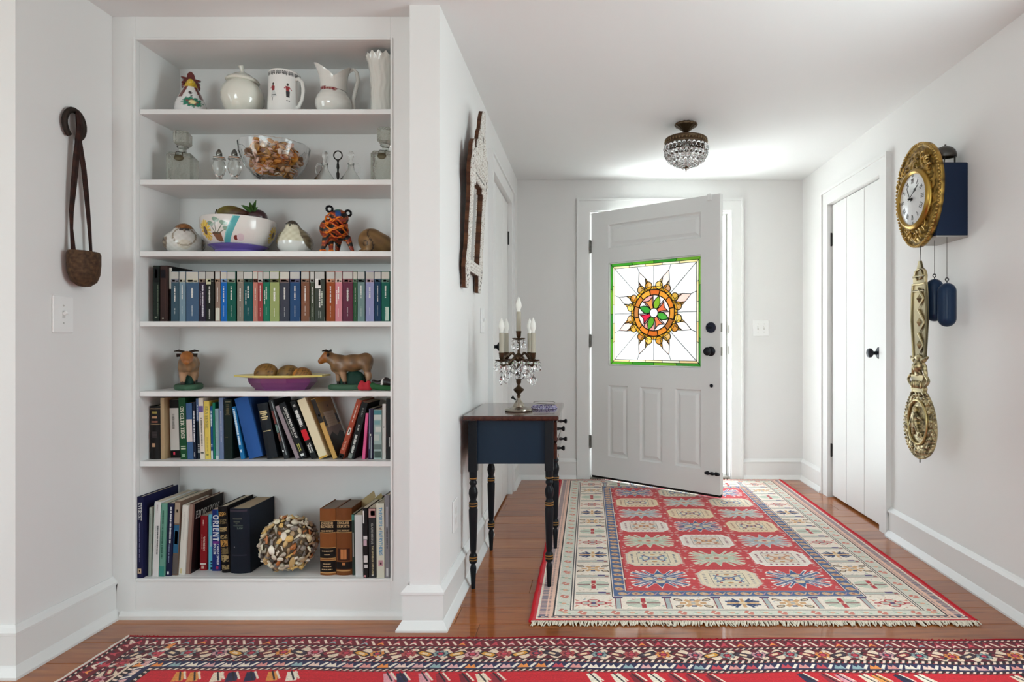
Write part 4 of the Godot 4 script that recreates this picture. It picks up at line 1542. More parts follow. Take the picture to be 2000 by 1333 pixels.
func build_mirror():
	# local x runs along the wall away from the lens, y up, z out of the wall
	var t := thing("carved_mirror", "tall mirror in a whitewashed carved wood frame with a pierced crest, on the partition wall", "mirror")
	t.transform = Transform3D(Basis(V(0, 0, -1), V(0, 1, 0), V(1, 0, 0)) * Basis(V(1, 0, 0), deg_to_rad(3.0)), V(-0.544, 1.28, -2.57))
	var out := P2([0.03, 0.0, 0.075, 0.0, 0.085, 0.05, 0.095, 0.075, 0.325, 0.075, 0.335, 0.05, 0.345, 0.0, 0.39, 0.0, 0.405, 0.05, 0.42, 0.085, 0.415, 0.13, 0.4, 0.17, 0.398, 0.40, 0.405, 0.44, 0.42, 0.47, 0.42, 0.53, 0.405, 0.57, 0.41, 0.61, 0.385, 0.635, 0.37, 0.60, 0.35, 0.575, 0.33, 0.61, 0.325, 0.65, 0.295, 0.665, 0.29, 0.70, 0.265, 0.72, 0.262, 0.765, 0.24, 0.81, 0.21, 0.82, 0.18, 0.81, 0.158, 0.765, 0.155, 0.72, 0.13, 0.70, 0.125, 0.665, 0.095, 0.65, 0.09, 0.61, 0.07, 0.575, 0.05, 0.60, 0.035, 0.635, 0.01, 0.61, 0.015, 0.57, 0.0, 0.53, 0.0, 0.47, 0.015, 0.44, 0.022, 0.40, 0.02, 0.17, 0.005, 0.13, 0.0, 0.085, 0.015, 0.05])
	var hole := poly([0.085, 0.125, 0.335, 0.125, 0.335, 0.455, 0.30, 0.455, 0.30, 0.475, 0.12, 0.475, 0.12, 0.455, 0.085, 0.455])
	# the frame with the opening cut in: two halves meeting on the middle line
	var halves := []
	for s in 2:
		var clip := poly([-0.1, -0.1, 0.21, -0.1, 0.21, 1.0, -0.1, 1.0]) if s == 0 else poly([0.21, -0.1, 0.6, -0.1, 0.6, 1.0, 0.21, 1.0])
		var ring_part := Geometry2D.intersect_polygons(PackedVector2Array(out), clip)[0]
		halves.append_array(Geometry2D.clip_polygons(ring_part, hole))
	var body := B.new()
	var face := B.new()
	body.warp = func(q: Vector3): return V(q.x * 0.93 + maxf(0.0, q.y - 0.55) * 0.12, q.y, q.z)
	face.warp = body.warp
	for p in halves:
		body.ex(p, V(0, 0, 0.006), V(1, 0, 0), V(0, 1, 0), V(0, 0, 0.017))
		var shrunk := Geometry2D.offset_polygon(p, -0.0006)
		for q in shrunk:
			face.ex(q, V(0, 0, 0.023), V(1, 0, 0), V(0, 1, 0), V(0, 0, 0.005))
	obj("frame", body.done(), wood([[0.0, "2c1a12"], [0.5, "4a2d1e"], [1.0, "6b452c"]], 41, 0.6), t)
	var white := StandardMaterial3D.new()
	white.albedo_texture = noise_tex(256, 256, 0.05, [[0.0, "6f5a4c"], [0.3, "a89a8e"], [0.42, "d8d3cc"], [1.0, "f0eeea"]], 4, 9)
	white.uv1_triplanar = true
	white.uv1_scale = V(9, 9, 9)
	white.roughness = 0.8
	obj("whitewashed_face", face.done(), white, t)
	# carving: leaf scrolls, pierced slots and nail dots
	var cv := B.new()
	var holes := B.new()
	cv.warp = body.warp
	holes.warp = body.warp
	for s in [-1.0, 1.0]:
		for k in 5:
			var p := []
			var x0: float = 0.21 + s * (0.015 + k * 0.028)
			for i in 8:
				var f := i / 7.0
				p.append(V(x0 + s * (0.03 * sin(f * 2.4)), 0.52 + f * (0.22 - k * 0.034), 0.029))
			cv.tube(p, [0.004, 0.007, 0.009, 0.009, 0.008, 0.007, 0.005, 0.003], 6, 0.6)
			holes.ell(V(x0 + s * 0.012, 0.545 + k * 0.004, 0.0275), V(0.0065, 0.022, 0.0015), 8, 6)
			holes.ell(V(x0 + s * 0.004, 0.60 + (4 - k) * 0.022, 0.0275), V(0.006, 0.02, 0.0015), 8, 6)
		for k in 4:
			var y := 0.48 + k * 0.03
			cv.ell(V(0.21 + s * 0.188, y, 0.028), V(0.012, 0.013, 0.006), 8, 6)
			holes.ell(V(0.21 + s * 0.175, y + 0.014, 0.0278), V(0.007, 0.009, 0.0012), 6, 5)
		for k in 6:
			cv.ell(V(0.21 + s * 0.165, 0.15 + k * 0.05, 0.028), V(0.007, 0.02, 0.004), 8, 6)
		for k in 3:
			holes.ell(V(0.21 + s * 0.157, 0.015 + k * 0.02, 0.0278), V(0.008, 0.004, 0.0012), 6, 5)
			holes.ell(V(0.21 + s * 0.182, 0.05 + k * 0.025, 0.0278), V(0.008, 0.006, 0.0012), 6, 5)
	for k in 12:
		cv.ell(V(0.10 + k * 0.02, 0.49 - 0.006 * (k % 2), 0.029), V(0.008, 0.008, 0.005), 8, 6)
		holes.ell(V(0.11 + k * 0.02, 0.502, 0.0278), V(0.005, 0.01, 0.0012), 6, 5)
		cv.box(V(0.10 + k * 0.0185, 0.084, 0.027), V(0.113 + k * 0.0185, 0.118, 0.0305), 0.001)
	obj("leaf_carving", cv.done(), white, t)
	obj("pierced_slots", holes.done(), M("1f1510", 0.8), t)
	obj("mirror_glass", boxm(V(0.07, 0.11, 0.007), V(0.325, 0.485, 0.011)), M("eef0ef", 0.03, 1.0), t)
	obj("hanging_block", boxm(V(0.17, 0.5, -0.001), V(0.25, 0.56, 0.006)), M("2c1a12", 0.8), t)


func build_clock():
	# local x runs along the wall towards the lens, y up, z out of the wall
	var t := thing("wall_clock", "antique wall clock with an oval embossed brass face, Roman dial and navy case, right wall", "clock")
	t.transform = Transform3D(Basis(V(0, 0, 1), V(0, 1, 0), V(-1, 0, 0)), V(1.629, 1.705, -2.755))
	var brass := M("a88a4c", 0.36, 0.85)
	var dark := M("3a2c18", 0.55, 0.7)
	var navy := M("1c2a42", 0.5)
	obj("case", boxm(V(-0.115, -0.2, 0.0), V(0.117, 0.115, 0.135), 0.003), navy, t)
	obj("case_base", boxm(V(-0.12, -0.208, 0.0), V(0.119, -0.2, 0.137), 0.001), M("a9a7a2", 0.5, 0.3), t)
	# the embossed shield: an egg outline, thicker rope rim
	var outline := func(a: float) -> Vector2:
		return Vector2(cos(a) * 0.183 * (1.0 + 0.05 * sin(a)), 0.003 + sin(a) * 0.233 + 0.004 * cos(a * 2.0))
	var sh := B.new()
	sh.smooth(1)
	var n := 96
	var nr := 26
	var relief := func(f: float, a: float) -> float:
		var o: Vector2 = outline.call(a)
		var p := o * f
		var d := (p - Vector2(0, -0.018)).length()
		var h := 0.03 - 0.028 * f * f
		if d > 0.128 and f < 0.9:
			h += 0.009 * absf(sin(p.x * 95.0 + 2.0 * sin(p.y * 60.0)) * sin(p.y * 88.0 + 2.0 * cos(p.x * 70.0))) + 0.004 * sin(p.x * 210.0) * sin(p.y * 190.0)
		if f > 0.92:
			h += 0.008 * sin((f - 0.92) / 0.08 * PI) + 0.003 * absf(sin(a * 34.0))
		return h + 0.145
	sh.paint = func(p: Vector3):
		var k := sin(p.x * 310.0 + 3.0 * sin(p.y * 170.0)) * sin(p.y * 270.0 + 2.0 * cos(p.x * 240.0))
		return L("b8934a").lerp(L("3c2c14"), clampf(0.42 - k * 0.8, 0.0, 0.85))
	for r in nr:
		for i in n:
			var P := []
			for q in [[r, i], [r + 1, i], [r + 1, i + 1], [r, i + 1]]:
				var f: float = 0.2 + 0.8 * q[0] / nr
				var a: float = TAU * (q[1] % n) / n
				var o: Vector2 = outline.call(a)
				P.append(V(o.x * f, o.y * f, relief.call(f, a)))
			sh.quad(P[0], P[1], P[2], P[3])
	for i in n:
		var a := TAU * i / n
		var c := TAU * ((i + 1) % n) / n
		var o: Vector2 = outline.call(a)
		var u: Vector2 = outline.call(c)
		sh.quad(V(o.x, o.y, 0.138), V(u.x, u.y, 0.138), V(u.x, u.y, relief.call(1.0, c)), V(o.x, o.y, relief.call(1.0, a)))
		sh.tri(V(o.x, o.y, 0.138), V(0, 0, 0.138), V(u.x, u.y, 0.138))
	var bm := StandardMaterial3D.new()
	bm.vertex_color_use_as_albedo = true
	bm.metallic = 0.85
	bm.roughness = 0.36
	obj("embossed_face", sh.done(), bm, t)
	var rope := B.new()
	for i in 84:
		var a := TAU * i / 84
		var o: Vector2 = outline.call(a)
		rope.ell(V(o.x * 0.975, o.y * 0.975, 0.158), V(0.0065, 0.0065, 0.007), 6, 5)
	obj("rope_rim", rope.done(), brass, t)
	# scrolls and figures above and below the dial
	var sc := B.new()
	for k in 26:
		var a := rng.randf() * TAU
		var r := rng.randf_range(0.68, 0.8)
		var o: Vector2 = outline.call(a)
		var p := o * r
		if (p - Vector2(0, -0.018)).length() < 0.137:
			continue
		var path := []
		for i in 9:
			var f := i / 8.0
			path.append(V(p.x + cos(f * 5.0 + a) * 0.02 * (1.0 - f * 0.7), p.y + sin(f * 5.0 + a) * 0.02 * (1.0 - f * 0.7), 0.172 - 0.004 * f))
		sc.tube(path, 0.0034, 6)
	obj("scrollwork", sc.done(), M("b5934d", 0.33, 0.9), t)
	var bz := B.new()
	bz.xf = Transform3D(Basis(V(1, 0, 0), PI / 2), V(0, -0.018, 0.165))
	bz.lathe(P2([0.112, 0, 0.136, 0, 0.136, 0.01, 0.13, 0.019, 0.121, 0.022, 0.113, 0.016, 0.112, 0.008]), 64)
	obj("bezel", bz.done(), M("a5843f", 0.3, 0.9), t)
	var dl := B.new()
	dl.xf = Transform3D(Basis(V(1, 0, 0), PI / 2), V(0, -0.018, 0.168))
	dl.lathe(P2([0.1145, 0, 0.1145, 0.007, 0.08, 0.010, 0.04, 0.0125, 0, 0.013]), 48)
	var dial := obj("dial", dl.done(), glaze("d8d9d9", 0.2), t)
	var ink := M("1b1b1f", 0.5)
	var rom := ["XII", "I", "II", "III", "IIII", "V", "VI", "VII", "VIII", "IX", "X", "XI"]
	for k in 12:
		var a := -TAU * k / 12
		var r := 0.081
		lettering("numeral", dial, rom[k], ink, 0.0055 * rom[k].length() + 0.004, 0.021, V(-sin(a) * r, cos(a) * r - 0.018, 0.1785), V(0, 0, a), true, false)
	for k in 4:
		var a := -TAU * k / 4
		lettering("numeral", dial, ["60", "15", "30", "45"][k], ink, 0.014, 0.010, V(-sin(a) * 0.105, cos(a) * 0.105 - 0.018, 0.1762), V(0, 0, a), true, false)
	var tr := B.new()
	tr.flat()
	for k in 60:
		var a := TAU * k / 60
		var bas := Basis(V(0, 0, 1), a)
		var c := V(0, -0.018, 0.1765)
		var hw := 0.001 if k % 5 == 0 else 0.0004
		tr.face([c + bas * V(-hw, 0.0945, 0), c + bas * V(hw, 0.0945, 0), c + bas * V(hw, 0.0985, 0), c + bas * V(-hw, 0.0985, 0)], V(0, 0, 1))
	obj("minute_track", tr.done(), ink, dial)
	var hd := B.new()
	var spear := func(a: float, l: float, w: float, z: float):
		var bas := Basis(V(0, 0, 1), -a)
		var pts := P2([-0.0012, -0.014, 0.0012, -0.014, 0.0014, l * 0.45, w, l * 0.6, w * 0.4, l * 0.72, 0.0008, l, -0.0008, l, -w * 0.4, l * 0.72, -w, l * 0.6, -0.0014, l * 0.45])
		hd.ex(PackedVector2Array(pts), V(0, -0.018, z), bas * V(1, 0, 0), bas * V(0, 1, 0), V(0, 0, 0.0015))
	spear.call(deg_to_rad(56), 0.092, 0.008, 0.192)
	spear.call(deg_to_rad(-26), 0.064, 0.004, 0.189)
	hd.xf = Transform3D(Basis(V(1, 0, 0), PI / 2), V(0, -0.018, 0.18))
	hd.lathe(P2([0, 0, 0.008, 0, 0.008, 0.004, 0.004, 0.006, 0.004, 0.018, 0, 0.018]), 14)
	obj("hands", hd.done(), M("1d1a18", 0.4, 0.5), t)
	for x in [-0.052, 0.052]:
		var kh := obj("winding_hole", lathem(P2([0.003, 0, 0.0075, 0, 0.0075, 0.0015, 0.003, 0.0015]), 16), M("15110c", 0.5, 0.3), dial, V(x, -0.058, 0.177))
		kh.rotation.x = PI / 2
	# bell and hammer on top
	var bell := B.new()
	bell.xf = Transform3D(Basis(V(0, 0, 1), -0.12), V(0.045, 0.158, 0.06))
	bell.lathe(P2([0.043, 0.0, 0.047, -0.002, 0.0485, 0.002, 0.047, 0.014, 0.041, 0.028, 0.029, 0.040, 0.012, 0.046, 0.004, 0.047, 0.004, 0.054, 0, 0.054]), 28)
	bell.tube([V(0, 0.046, 0), V(0, -0.05, 0)], 0.003, 6)
	obj("bell", bell.done(), M("4d4a47", 0.35, 0.8), t)
	var hm := B.new()
	hm.tube([V(0.104, 0.112, 0.05), V(0.104, 0.145, 0.05)], 0.0035, 8)
	hm.tube([V(0.104, 0.145, 0.05), V(0.09, 0.145, 0.055)], 0.0018, 6)
	hm.ell(V(0.104, 0.147, 0.05), V(0.005, 0.005, 0.005), 8, 6)
	obj("hammer", hm.done(), M("1c1b1b", 0.4, 0.7), t)

	# the pendulum hangs from behind the face
	var p := thing("pendulum", "long embossed brass pendulum with a lozenge shaft and oval bob hanging below the clock", "pendulum")
	p.transform = Transform3D(t.transform.basis, V(1.629 - 0.155, 0.54, -2.735))
	var br2 := StandardMaterial3D.new()
	br2.vertex_color_use_as_albedo = true
	br2.metallic = 0.85
	br2.roughness = 0.36
	var tint := func(q: Vector3):
		var k := sin(q.x * 260.0 + 2.0 * sin(q.y * 120.0)) * sin(q.y * 230.0 + 2.0 * cos(q.x * 200.0))
		return L("c9b98e").lerp(L("3a311f"), clampf(0.38 - k * 0.75, 0.0, 0.88))
	var shaft := B.new()
	shaft.paint = tint
	shaft.ex(poly([-0.045, 0.435, 0.045, 0.435, 0.062, 0.60, 0.058, 0.72, 0.05, 0.77, 0.052, 0.80, 0.04, 0.825, 0.02, 0.835, 0.006, 0.868, -0.006, 0.868, -0.02, 0.835, -0.04, 0.825, -0.052, 0.80, -0.05, 0.77, -0.058, 0.72, -0.062, 0.60]), V(0, 0, -0.006), V(1, 0, 0), V(0, 1, 0), V(0, 0, 0.010))
	for s in [-1.0, 1.0]:
		shaft.tube([V(s * 0.045, 0.435, 0.005), V(s * 0.062, 0.60, 0.005), V(s * 0.058, 0.72, 0.005), V(s * 0.05, 0.77, 0.005)], 0.005, 6)
		shaft.tube([V(0, 0.83, 0.006), V(s * 0.02, 0.825, 0.006), V(s * 0.03, 0.80, 0.006), V(s * 0.012, 0.785, 0.006)], 0.004, 6)
	for y in [0.765, 0.735, 0.80]:
		shaft.tube([V(-0.048, y, 0.006), V(0.048, y, 0.006)], 0.005, 6)
	obj("shaft", shaft.done(), br2, p)
	for k in 3:
		var y: float = [0.70, 0.595, 0.495][k]
		var hh: float = [0.046, 0.056, 0.05][k]
		var hw: float = [0.045, 0.052, 0.044][k]
		var z := B.new()
		z.paint = tint
		z.tube([V(0, y + hh, 0.007), V(hw, y, 0.007), V(0, y - hh, 0.007), V(-hw, y, 0.007), V(0, y + hh, 0.007)], 0.0055, 6)
		z.flat()
		for s in [[1, 1], [-1, 1], [-1, -1], [1, -1]]:
			z.face([V(s[0] * 0.016, y, 0.004), V(0, y + s[1] * 0.02, 0.004), V(0, y, 0.016)], V(s[0], s[1], 1))
		obj("lozenge", z.done(), br2, p)
	var hdm := B.new()
	hdm.paint = tint
	hdm.nets(blob([[V(0, 0.40, 0.008), V(0.026, 0.03, 0.02)], [V(0.006, 0.395, 0.02), V(0.014, 0.02, 0.014)], [V(-0.035, 0.425, 0.004), V(-0.07, 0.44, 0.004), 0.012, 0.006], [V(0.035, 0.425, 0.004), V(0.07, 0.44, 0.004), 0.012, 0.006], [V(-0.04, 0.40, 0.003), V(-0.055, 0.36, 0.003), 0.012, 0.008], [V(0.04, 0.40, 0.003), V(0.055, 0.36, 0.003), 0.012, 0.008], [V(0, 0.365, 0.006), V(0.03, 0.014, 0.012)], [V(0, 0.44, 0.005), V(0.03, 0.012, 0.014)]], 0.008), V(-0.09, 0.335, -0.014), V(0.09, 0.46, 0.045), 0.005)
	obj("mask_head", hdm.done(), br2, p)
	var urn := B.new()
	urn.paint = tint
	urn.ex(poly([-0.045, 0.285, 0.045, 0.285, 0.052, 0.30, 0.04, 0.33, 0.05, 0.345, 0.05, 0.36, -0.05, 0.36, -0.05, 0.345, -0.04, 0.33, -0.052, 0.30]), V(0, 0, -0.006), V(1, 0, 0), V(0, 1, 0), V(0, 0, 0.02))
	for s in [-1.0, 1.0]:
		var path := []
		for i in 12:
			var f := i / 11.0
			path.append(V(s * (0.06 + 0.022 * sin(f * 6.0)), 0.36 - f * 0.085, 0.008))
		urn.tube(path, 0.007, 6)
	for k in 6:
		urn.ell(V(-0.035 + k * 0.014, 0.318, 0.016), V(0.005, 0.018, 0.006), 8, 6)
	obj("urn", urn.done(), br2, p)
	var bob := B.new()
	bob.paint = tint
	bob.smooth(900)
	var oval := func(a: float) -> Vector2: return Vector2(cos(a) * 0.128 * (1.0 - 0.12 * sin(a)), 0.145 + sin(a) * 0.155)
	for r in 22:
		for i in 72:
			var P := []
			for q in [[r, i], [r + 1, i], [r + 1, i + 1], [r, i + 1]]:
				var f: float = q[0] / 22.0
				var a: float = TAU * (q[1] % 72) / 72
				var o: Vector2 = oval.call(a)
				var c := Vector2(0, 0.145)
				var s := c + (o - c) * f
				var h := 0.012 * (1.0 - f * f) + (0.008 * absf(sin(s.x * 110.0 + 1.5 * sin(s.y * 70.0)) * sin(s.y * 95.0)) if f > 0.66 and f < 0.95 else 0.0) + (0.004 * absf(sin(a * 30.0)) if f > 0.93 else 0.0)
				P.append(V(s.x, s.y, h))
			if r > 0:
				bob.quad(P[0], P[1], P[2], P[3])
			else:
				bob.tri(P[0], P[1], P[2])
	for i in 72:
		var o: Vector2 = oval.call(TAU * i / 72)
		var u: Vector2 = oval.call(TAU * ((i + 1) % 72) / 72)
		bob.quad(V(o.x, o.y, -0.006), V(u.x, u.y, -0.006), V(u.x, u.y, 0.002), V(o.x, o.y, 0.002))
		bob.tri(V(o.x, o.y, -0.006), V(0, 0.145, -0.006), V(u.x, u.y, -0.006))
	for i in 56:
		# beaded rim
		var o: Vector2 = oval.call(TAU * i / 56)
		bob.ell(V(o.x * 0.985, 0.145 + (o.y - 0.145) * 0.985, 0.003), V(0.0065, 0.0065, 0.006), 6, 5)
	for i in 20:
		# leaves between rim and medallion
		var o: Vector2 = oval.call(TAU * (i + 0.5) / 20)
		bob.ell(V(o.x * 0.82, 0.145 + (o.y - 0.145) * 0.82, 0.008), V(0.011, 0.009, 0.006), 8, 5)
	obj("bob", bob.done(), br2, p)
	var md := B.new()
	md.paint = tint
	var op := []
	for i in 49:
		var a := TAU * i / 48
		op.append(V(cos(a) * 0.078, 0.15 + sin(a) * 0.098, 0.012))
	md.tube(op, 0.006, 8)
	obj("medallion_rim", md.done(), M("b9a775", 0.3, 0.9), p)
	var fg := B.new()
	fg.paint = tint
	fg.nets(blob([[V(-0.01, 0.17, 0.016), V(0.016, 0.03, 0.012)], [V(-0.012, 0.21, 0.016), V(0.01, 0.012, 0.01)], [V(0.0, 0.18, 0.016), V(0.045, 0.165, 0.014), 0.008, 0.006], [V(-0.01, 0.15, 0.016), V(-0.03, 0.095, 0.014), 0.013, 0.007], [V(-0.005, 0.15, 0.016), V(0.02, 0.09, 0.014), 0.013, 0.007], [V(-0.03, 0.19, 0.014), V(-0.045, 0.13, 0.014), 0.007, 0.012], [V(0.03, 0.10, 0.014), V(0.045, 0.085, 0.012), 0.012, 0.008]], 0.008), V(-0.07, 0.07, -0.002), V(0.07, 0.235, 0.04), 0.0055)
	obj("relief_figure", fg.done(), br2, p)
	var rod := B.new()
	rod.tube([V(0, 0.862, 0), V(0, 0.955, -0.003)], 0.0016, 6)
	obj("rod", rod.done(), M("33302c", 0.4, 0.7), p)
	rod = B.new()
	rod.tube([V(0, -0.03, 0.0), V(0, 0.0, 0.0)], 0.0025, 6)
	obj("tip", rod.done(), M("33302c", 0.4, 0.7), p)

	var cap := B.new()
	var pr := []
	for i in 9:
		var a := -PI / 2 + PI / 2 * i / 8
		pr.append(Vector2(cos(a) * 0.036, 0.036 + sin(a) * 0.036))
	for i in 9:
		var a := PI / 2 * i / 8
		pr.append(Vector2(cos(a) * 0.036, 0.152 + sin(a) * 0.036))
	cap.lathe(pr, 28)
	var body := cap.done()
	var eye := B.new()
	eye.tube([V(0, 0.184, 0), V(0, 0.197, 0)], 0.0025, 6)
	var loop := []
	for i in 13:
		loop.append(V(sin(TAU * i / 12) * 0.007, 0.203 - cos(TAU * i / 12) * 0.007, 0))
	eye.tube(loop, 0.0022, 6)
	var eye_mesh := eye.done()
	for k in 2:
		var pos: Vector3 = [V(1.53, 1.138, -2.72), V(1.533, 1.112, -2.63)][k]
		var wt := thing("clock_weight", ["navy capsule clock weight hanging nearer the pendulum", "navy capsule clock weight hanging lower, in front of its twin"][k], "clock weight", pos, 0.0, "clock weights")
		obj("weight_body", body, M("1d2f48", 0.3), wt)
		obj("hook", eye_mesh, M("3a3a3c", 0.4, 0.8), wt)
		var cd := B.new()
		cd.tube([V(0, 0.205, 0), V(0, 1.497 - pos.y, 0)], 0.0012, 5)
		obj("cord", cd.done(), M("4c4640", 0.8), wt)


func build_ceiling_lamp():
	var t := thing("ceiling_lamp", "small bronze flush ceiling lamp with a basket of clear crystals", "ceiling lamp", V(0.549, CEIL, -3.47))
	var br := M("56432f", 0.42, 0.7)
	var can := B.new()
	can.warp = func(p: Vector3):
		var a := atan2(p.z, p.x)
		return V(p.x * (1.0 + 0.05 * sin(a * 14.0)), p.y, p.z * (1.0 + 0.05 * sin(a * 14.0)))
	can.lathe(P2([0, -0.052, 0.01, -0.05, 0.024, -0.038, 0.045, -0.022, 0.06, -0.014, 0.062, -0.006, 0.058, 0, 0, 0]), 56)
	obj("canopy", can.done(), br, t)
	var st := B.new()
	st.tube([V(0, -0.048, 0), V(0, -0.085, 0)], 0.005, 10)
	st.ell(V(0, -0.056, 0), V(0.009, 0.008, 0.009), 10, 8)
	for s in [-1.0, 1.0]:
		st.tube([V(s * 0.004, -0.06, 0), V(s * 0.011, -0.068, 0), V(s * 0.011, -0.09, 0)], 0.0022, 6)
	obj("stem", st.done(), br, t)
	var bd := B.new()
	bd.lathe(P2([0.112, -0.125, 0.119, -0.125, 0.12, -0.118, 0.117, -0.114, 0.117, -0.096, 0.12, -0.092, 0.116, -0.087, 0.0, -0.084, 0, -0.09, 0.108, -0.092, 0.11, -0.12]), 64)
	obj("band", bd.done(), br, t)
	var bt := B.new()
	for i in 40:
		var a := TAU * i / 40
		bt.ell(V(cos(a) * 0.1175, -0.105, sin(a) * 0.1175), V(0.0045, 0.008, 0.0045), 6, 6)
	obj("beading", bt.done(), M("7a6548", 0.35, 0.8), t)
	var bul := B.new()
	bul.ell(V(0, -0.15, 0), V(0.03, 0.035, 0.03), 14, 10)
	obj("bulb", bul.done(), M("f2f0ea", 0.3), t)
	var cr := B.new()
	cr.lathe(P2([0, 0, 0.009, 0.006, 0.0135, 0.016, 0.0105, 0.028, 0.002, 0.037, 0, 0.037]), 6)
	var cm := cr.done()
	var bead := B.new()
	bead.lathe(P2([0, -0.010, 0.010, -0.004, 0.010, 0.004, 0, 0.010]), 6)
	var bm := bead.done()
	var rows := [[0.115, -0.16, 26, true], [0.114, -0.172, 24, false], [0.108, -0.198, 24, true], [0.097, -0.208, 20, false], [0.085, -0.222, 18, true], [0.066, -0.228, 14, false], [0.05, -0.243, 10, true], [0.028, -0.243, 6, false]]
	for q in rows:
		for i in int(q[2]):
			var a: float = TAU * (i + (0.5 if q[3] else 0.0)) / q[2]
			var c := obj("crystal", cm if q[3] else bm, crystal("ffffff"), t, V(cos(a) * q[0], q[1], sin(a) * q[0]))
			c.rotation.y = -a
	var fin := lathem(P2([0, -0.03, 0.003, -0.026, 0.005, -0.014, 0.004, -0.01, 0.016, -0.006, 0.017, -0.002, 0.006, 0.0, 0.004, 0.01, 0, 0.012]), 20)
	obj("finial", fin, br, t, V(0, -0.242, 0))
	var cage := B.new()
	for i in 12:
		var a := TAU * i / 12
		cage.tube([V(cos(a) * 0.112, -0.12, sin(a) * 0.112), V(cos(a) * 0.105, -0.18, sin(a) * 0.105), V(cos(a) * 0.07, -0.22, sin(a) * 0.07), V(cos(a) * 0.01, -0.24, sin(a) * 0.01)], 0.0006, 5)
	obj("wire_cage", cage.done(), br, t)


func build_strap_bell():
	# local x along the wall away from the lens, z out of the wall
	var t := thing("strap_bell", "rusty brown bell on a long leather strap hung from a horseshoe hook", "bell")
	t.transform = Transform3D(Basis(V(0, 0, -1), V(0, 1, 0), V(1, 0, 0)), V(-1.805, 1.3, -2.142))
	var iron := M("2c211a", 0.6, 0.5)
	var sh := B.new()
	var pth := []
	for i in 19:
		var a := deg_to_rad(-58.0) + deg_to_rad(296.0) * i / 18
		pth.append(V(cos(a) * 0.04, 0.505 + sin(a) * 0.05, 0.012))
	sh.tube(pth, 0.0105, 8, 0.7)
	obj("horseshoe_hook", sh.done(), iron, t)
	var leather := wood([[0.0, "1a0b08"], [0.5, "2c140e"], [1.0, "472617"]], 51, 0.6)
	var sides := [[V(-0.002, 0.548, 0.028), V(-0.004, 0.50, 0.034), V(-0.008, 0.40, 0.026), V(-0.014, 0.30, 0.022), V(-0.020, 0.20, 0.018), V(-0.022, 0.14, 0.02), V(-0.026, 0.06, 0.03)], [V(0.004, 0.548, 0.02), V(0.02, 0.46, 0.012), V(0.032, 0.36, 0.018), V(0.040, 0.26, 0.022), V(0.046, 0.16, 0.026), V(0.05, 0.05, 0.03)]]
	for k in 2:
		var s := B.new()
		var pts: Array = sides[k]
		s.smooth(5)
		for i in pts.size() - 1:
			var wa: float = 0.011 * (1.0 if k == 0 else 0.85) * [0.9, 0.95, 1.05, 1.0, 0.7, 0.45, 0.8][mini(i, 6)]
			var wb: float = 0.011 * (1.0 if k == 0 else 0.85) * [0.9, 0.95, 1.05, 1.0, 0.7, 0.45, 0.8][mini(i + 1, 6)]
			var a: Vector3 = pts[i]
			var b: Vector3 = pts[i + 1]
			var e := V(0, 0, 0.002)
			s.quad(a + V(-wa, 0) + e, b + V(-wb, 0) + e, b + V(wb, 0) + e, a + V(wa, 0) + e)
			s.quad(a + V(wa, 0) - e, b + V(wb, 0) - e, b + V(-wb, 0) - e, a + V(-wa, 0) - e)
			s.quad(a + V(-wa, 0) - e, b + V(-wb, 0) - e, b + V(-wb, 0) + e, a + V(-wa, 0) + e)
			s.quad(a + V(wa, 0) + e, b + V(wb, 0) + e, b + V(wb, 0) - e, a + V(wa, 0) - e)
		obj("strap", s.done(), leather, t)
	var bl := B.new()
	bl.warp = func(p: Vector3): return V(p.x * 1.12 + 0.012, p.y, p.z * 0.72 + 0.036)
	bl.lathe(P2([0, -0.06, 0.02, -0.057, 0.04, -0.042, 0.05, -0.015, 0.053, 0.02, 0.053, 0.056, 0.049, 0.064, 0.044, 0.062, 0.046, 0.03, 0.03, 0.02, 0, 0.018]), 28)
	var bm := wood([[0.0, "2c2018"], [0.45, "4a3526"], [1.0, "6d5138"]], 57, 0.7)
	bm.uv1_scale = V(9, 9, 9)
	obj("bell_body", bl.done(), bm, t)
	var pin := B.new()
	pin.tube([V(-0.045, 0.05, 0.04), V(0.068, 0.05, 0.04)], 0.004, 8)
	obj("pin", pin.done(), iron, t)


func plate(called: String, label: String, kind: String, o: Vector3, u: Vector3, n: Vector3, w: float, h: float, toggles: int):
	var t := thing(called, label, kind)
	t.transform = Transform3D(Basis(u, V(0, 1, 0), n), o)
	var pm := M("efeeec", 0.3)
	obj("cover_plate", boxm(V(-w / 2, -h / 2, 0), V(w / 2, h / 2, 0.006), 0.0025), pm, t)
	if toggles:
		for i in toggles:
			var x := (i - (toggles - 1) * 0.5) * 0.046
			obj("toggle_slot", boxm(V(x - 0.006, -0.013, 0.0055), V(x + 0.006, 0.013, 0.0066), 0.0004), M("d6d4d0", 0.4), t)
			var tg := obj("toggle", boxm(V(-0.0045, -0.006, 0), V(0.0045, 0.006, 0.016), 0.002), pm, t, V(x, 0, 0.006))
			tg.rotation.x = -0.55
			for y in [-0.03, 0.03]:
				var s := obj("screw", lathem(P2([0, 0, 0.0035, 0, 0.0025, 0.0012, 0, 0.0015]), 10), M("c9c6c0", 0.4, 0.3), t, V(x, y, 0.006))
				s.rotation.x = PI / 2
	else:
		for y in [-0.02, 0.02]:
			obj("socket", boxm(V(-0.017, y - 0.014, 0.005), V(0.017, y + 0.014, 0.0075), 0.002), M("e3e1dd", 0.35), t)


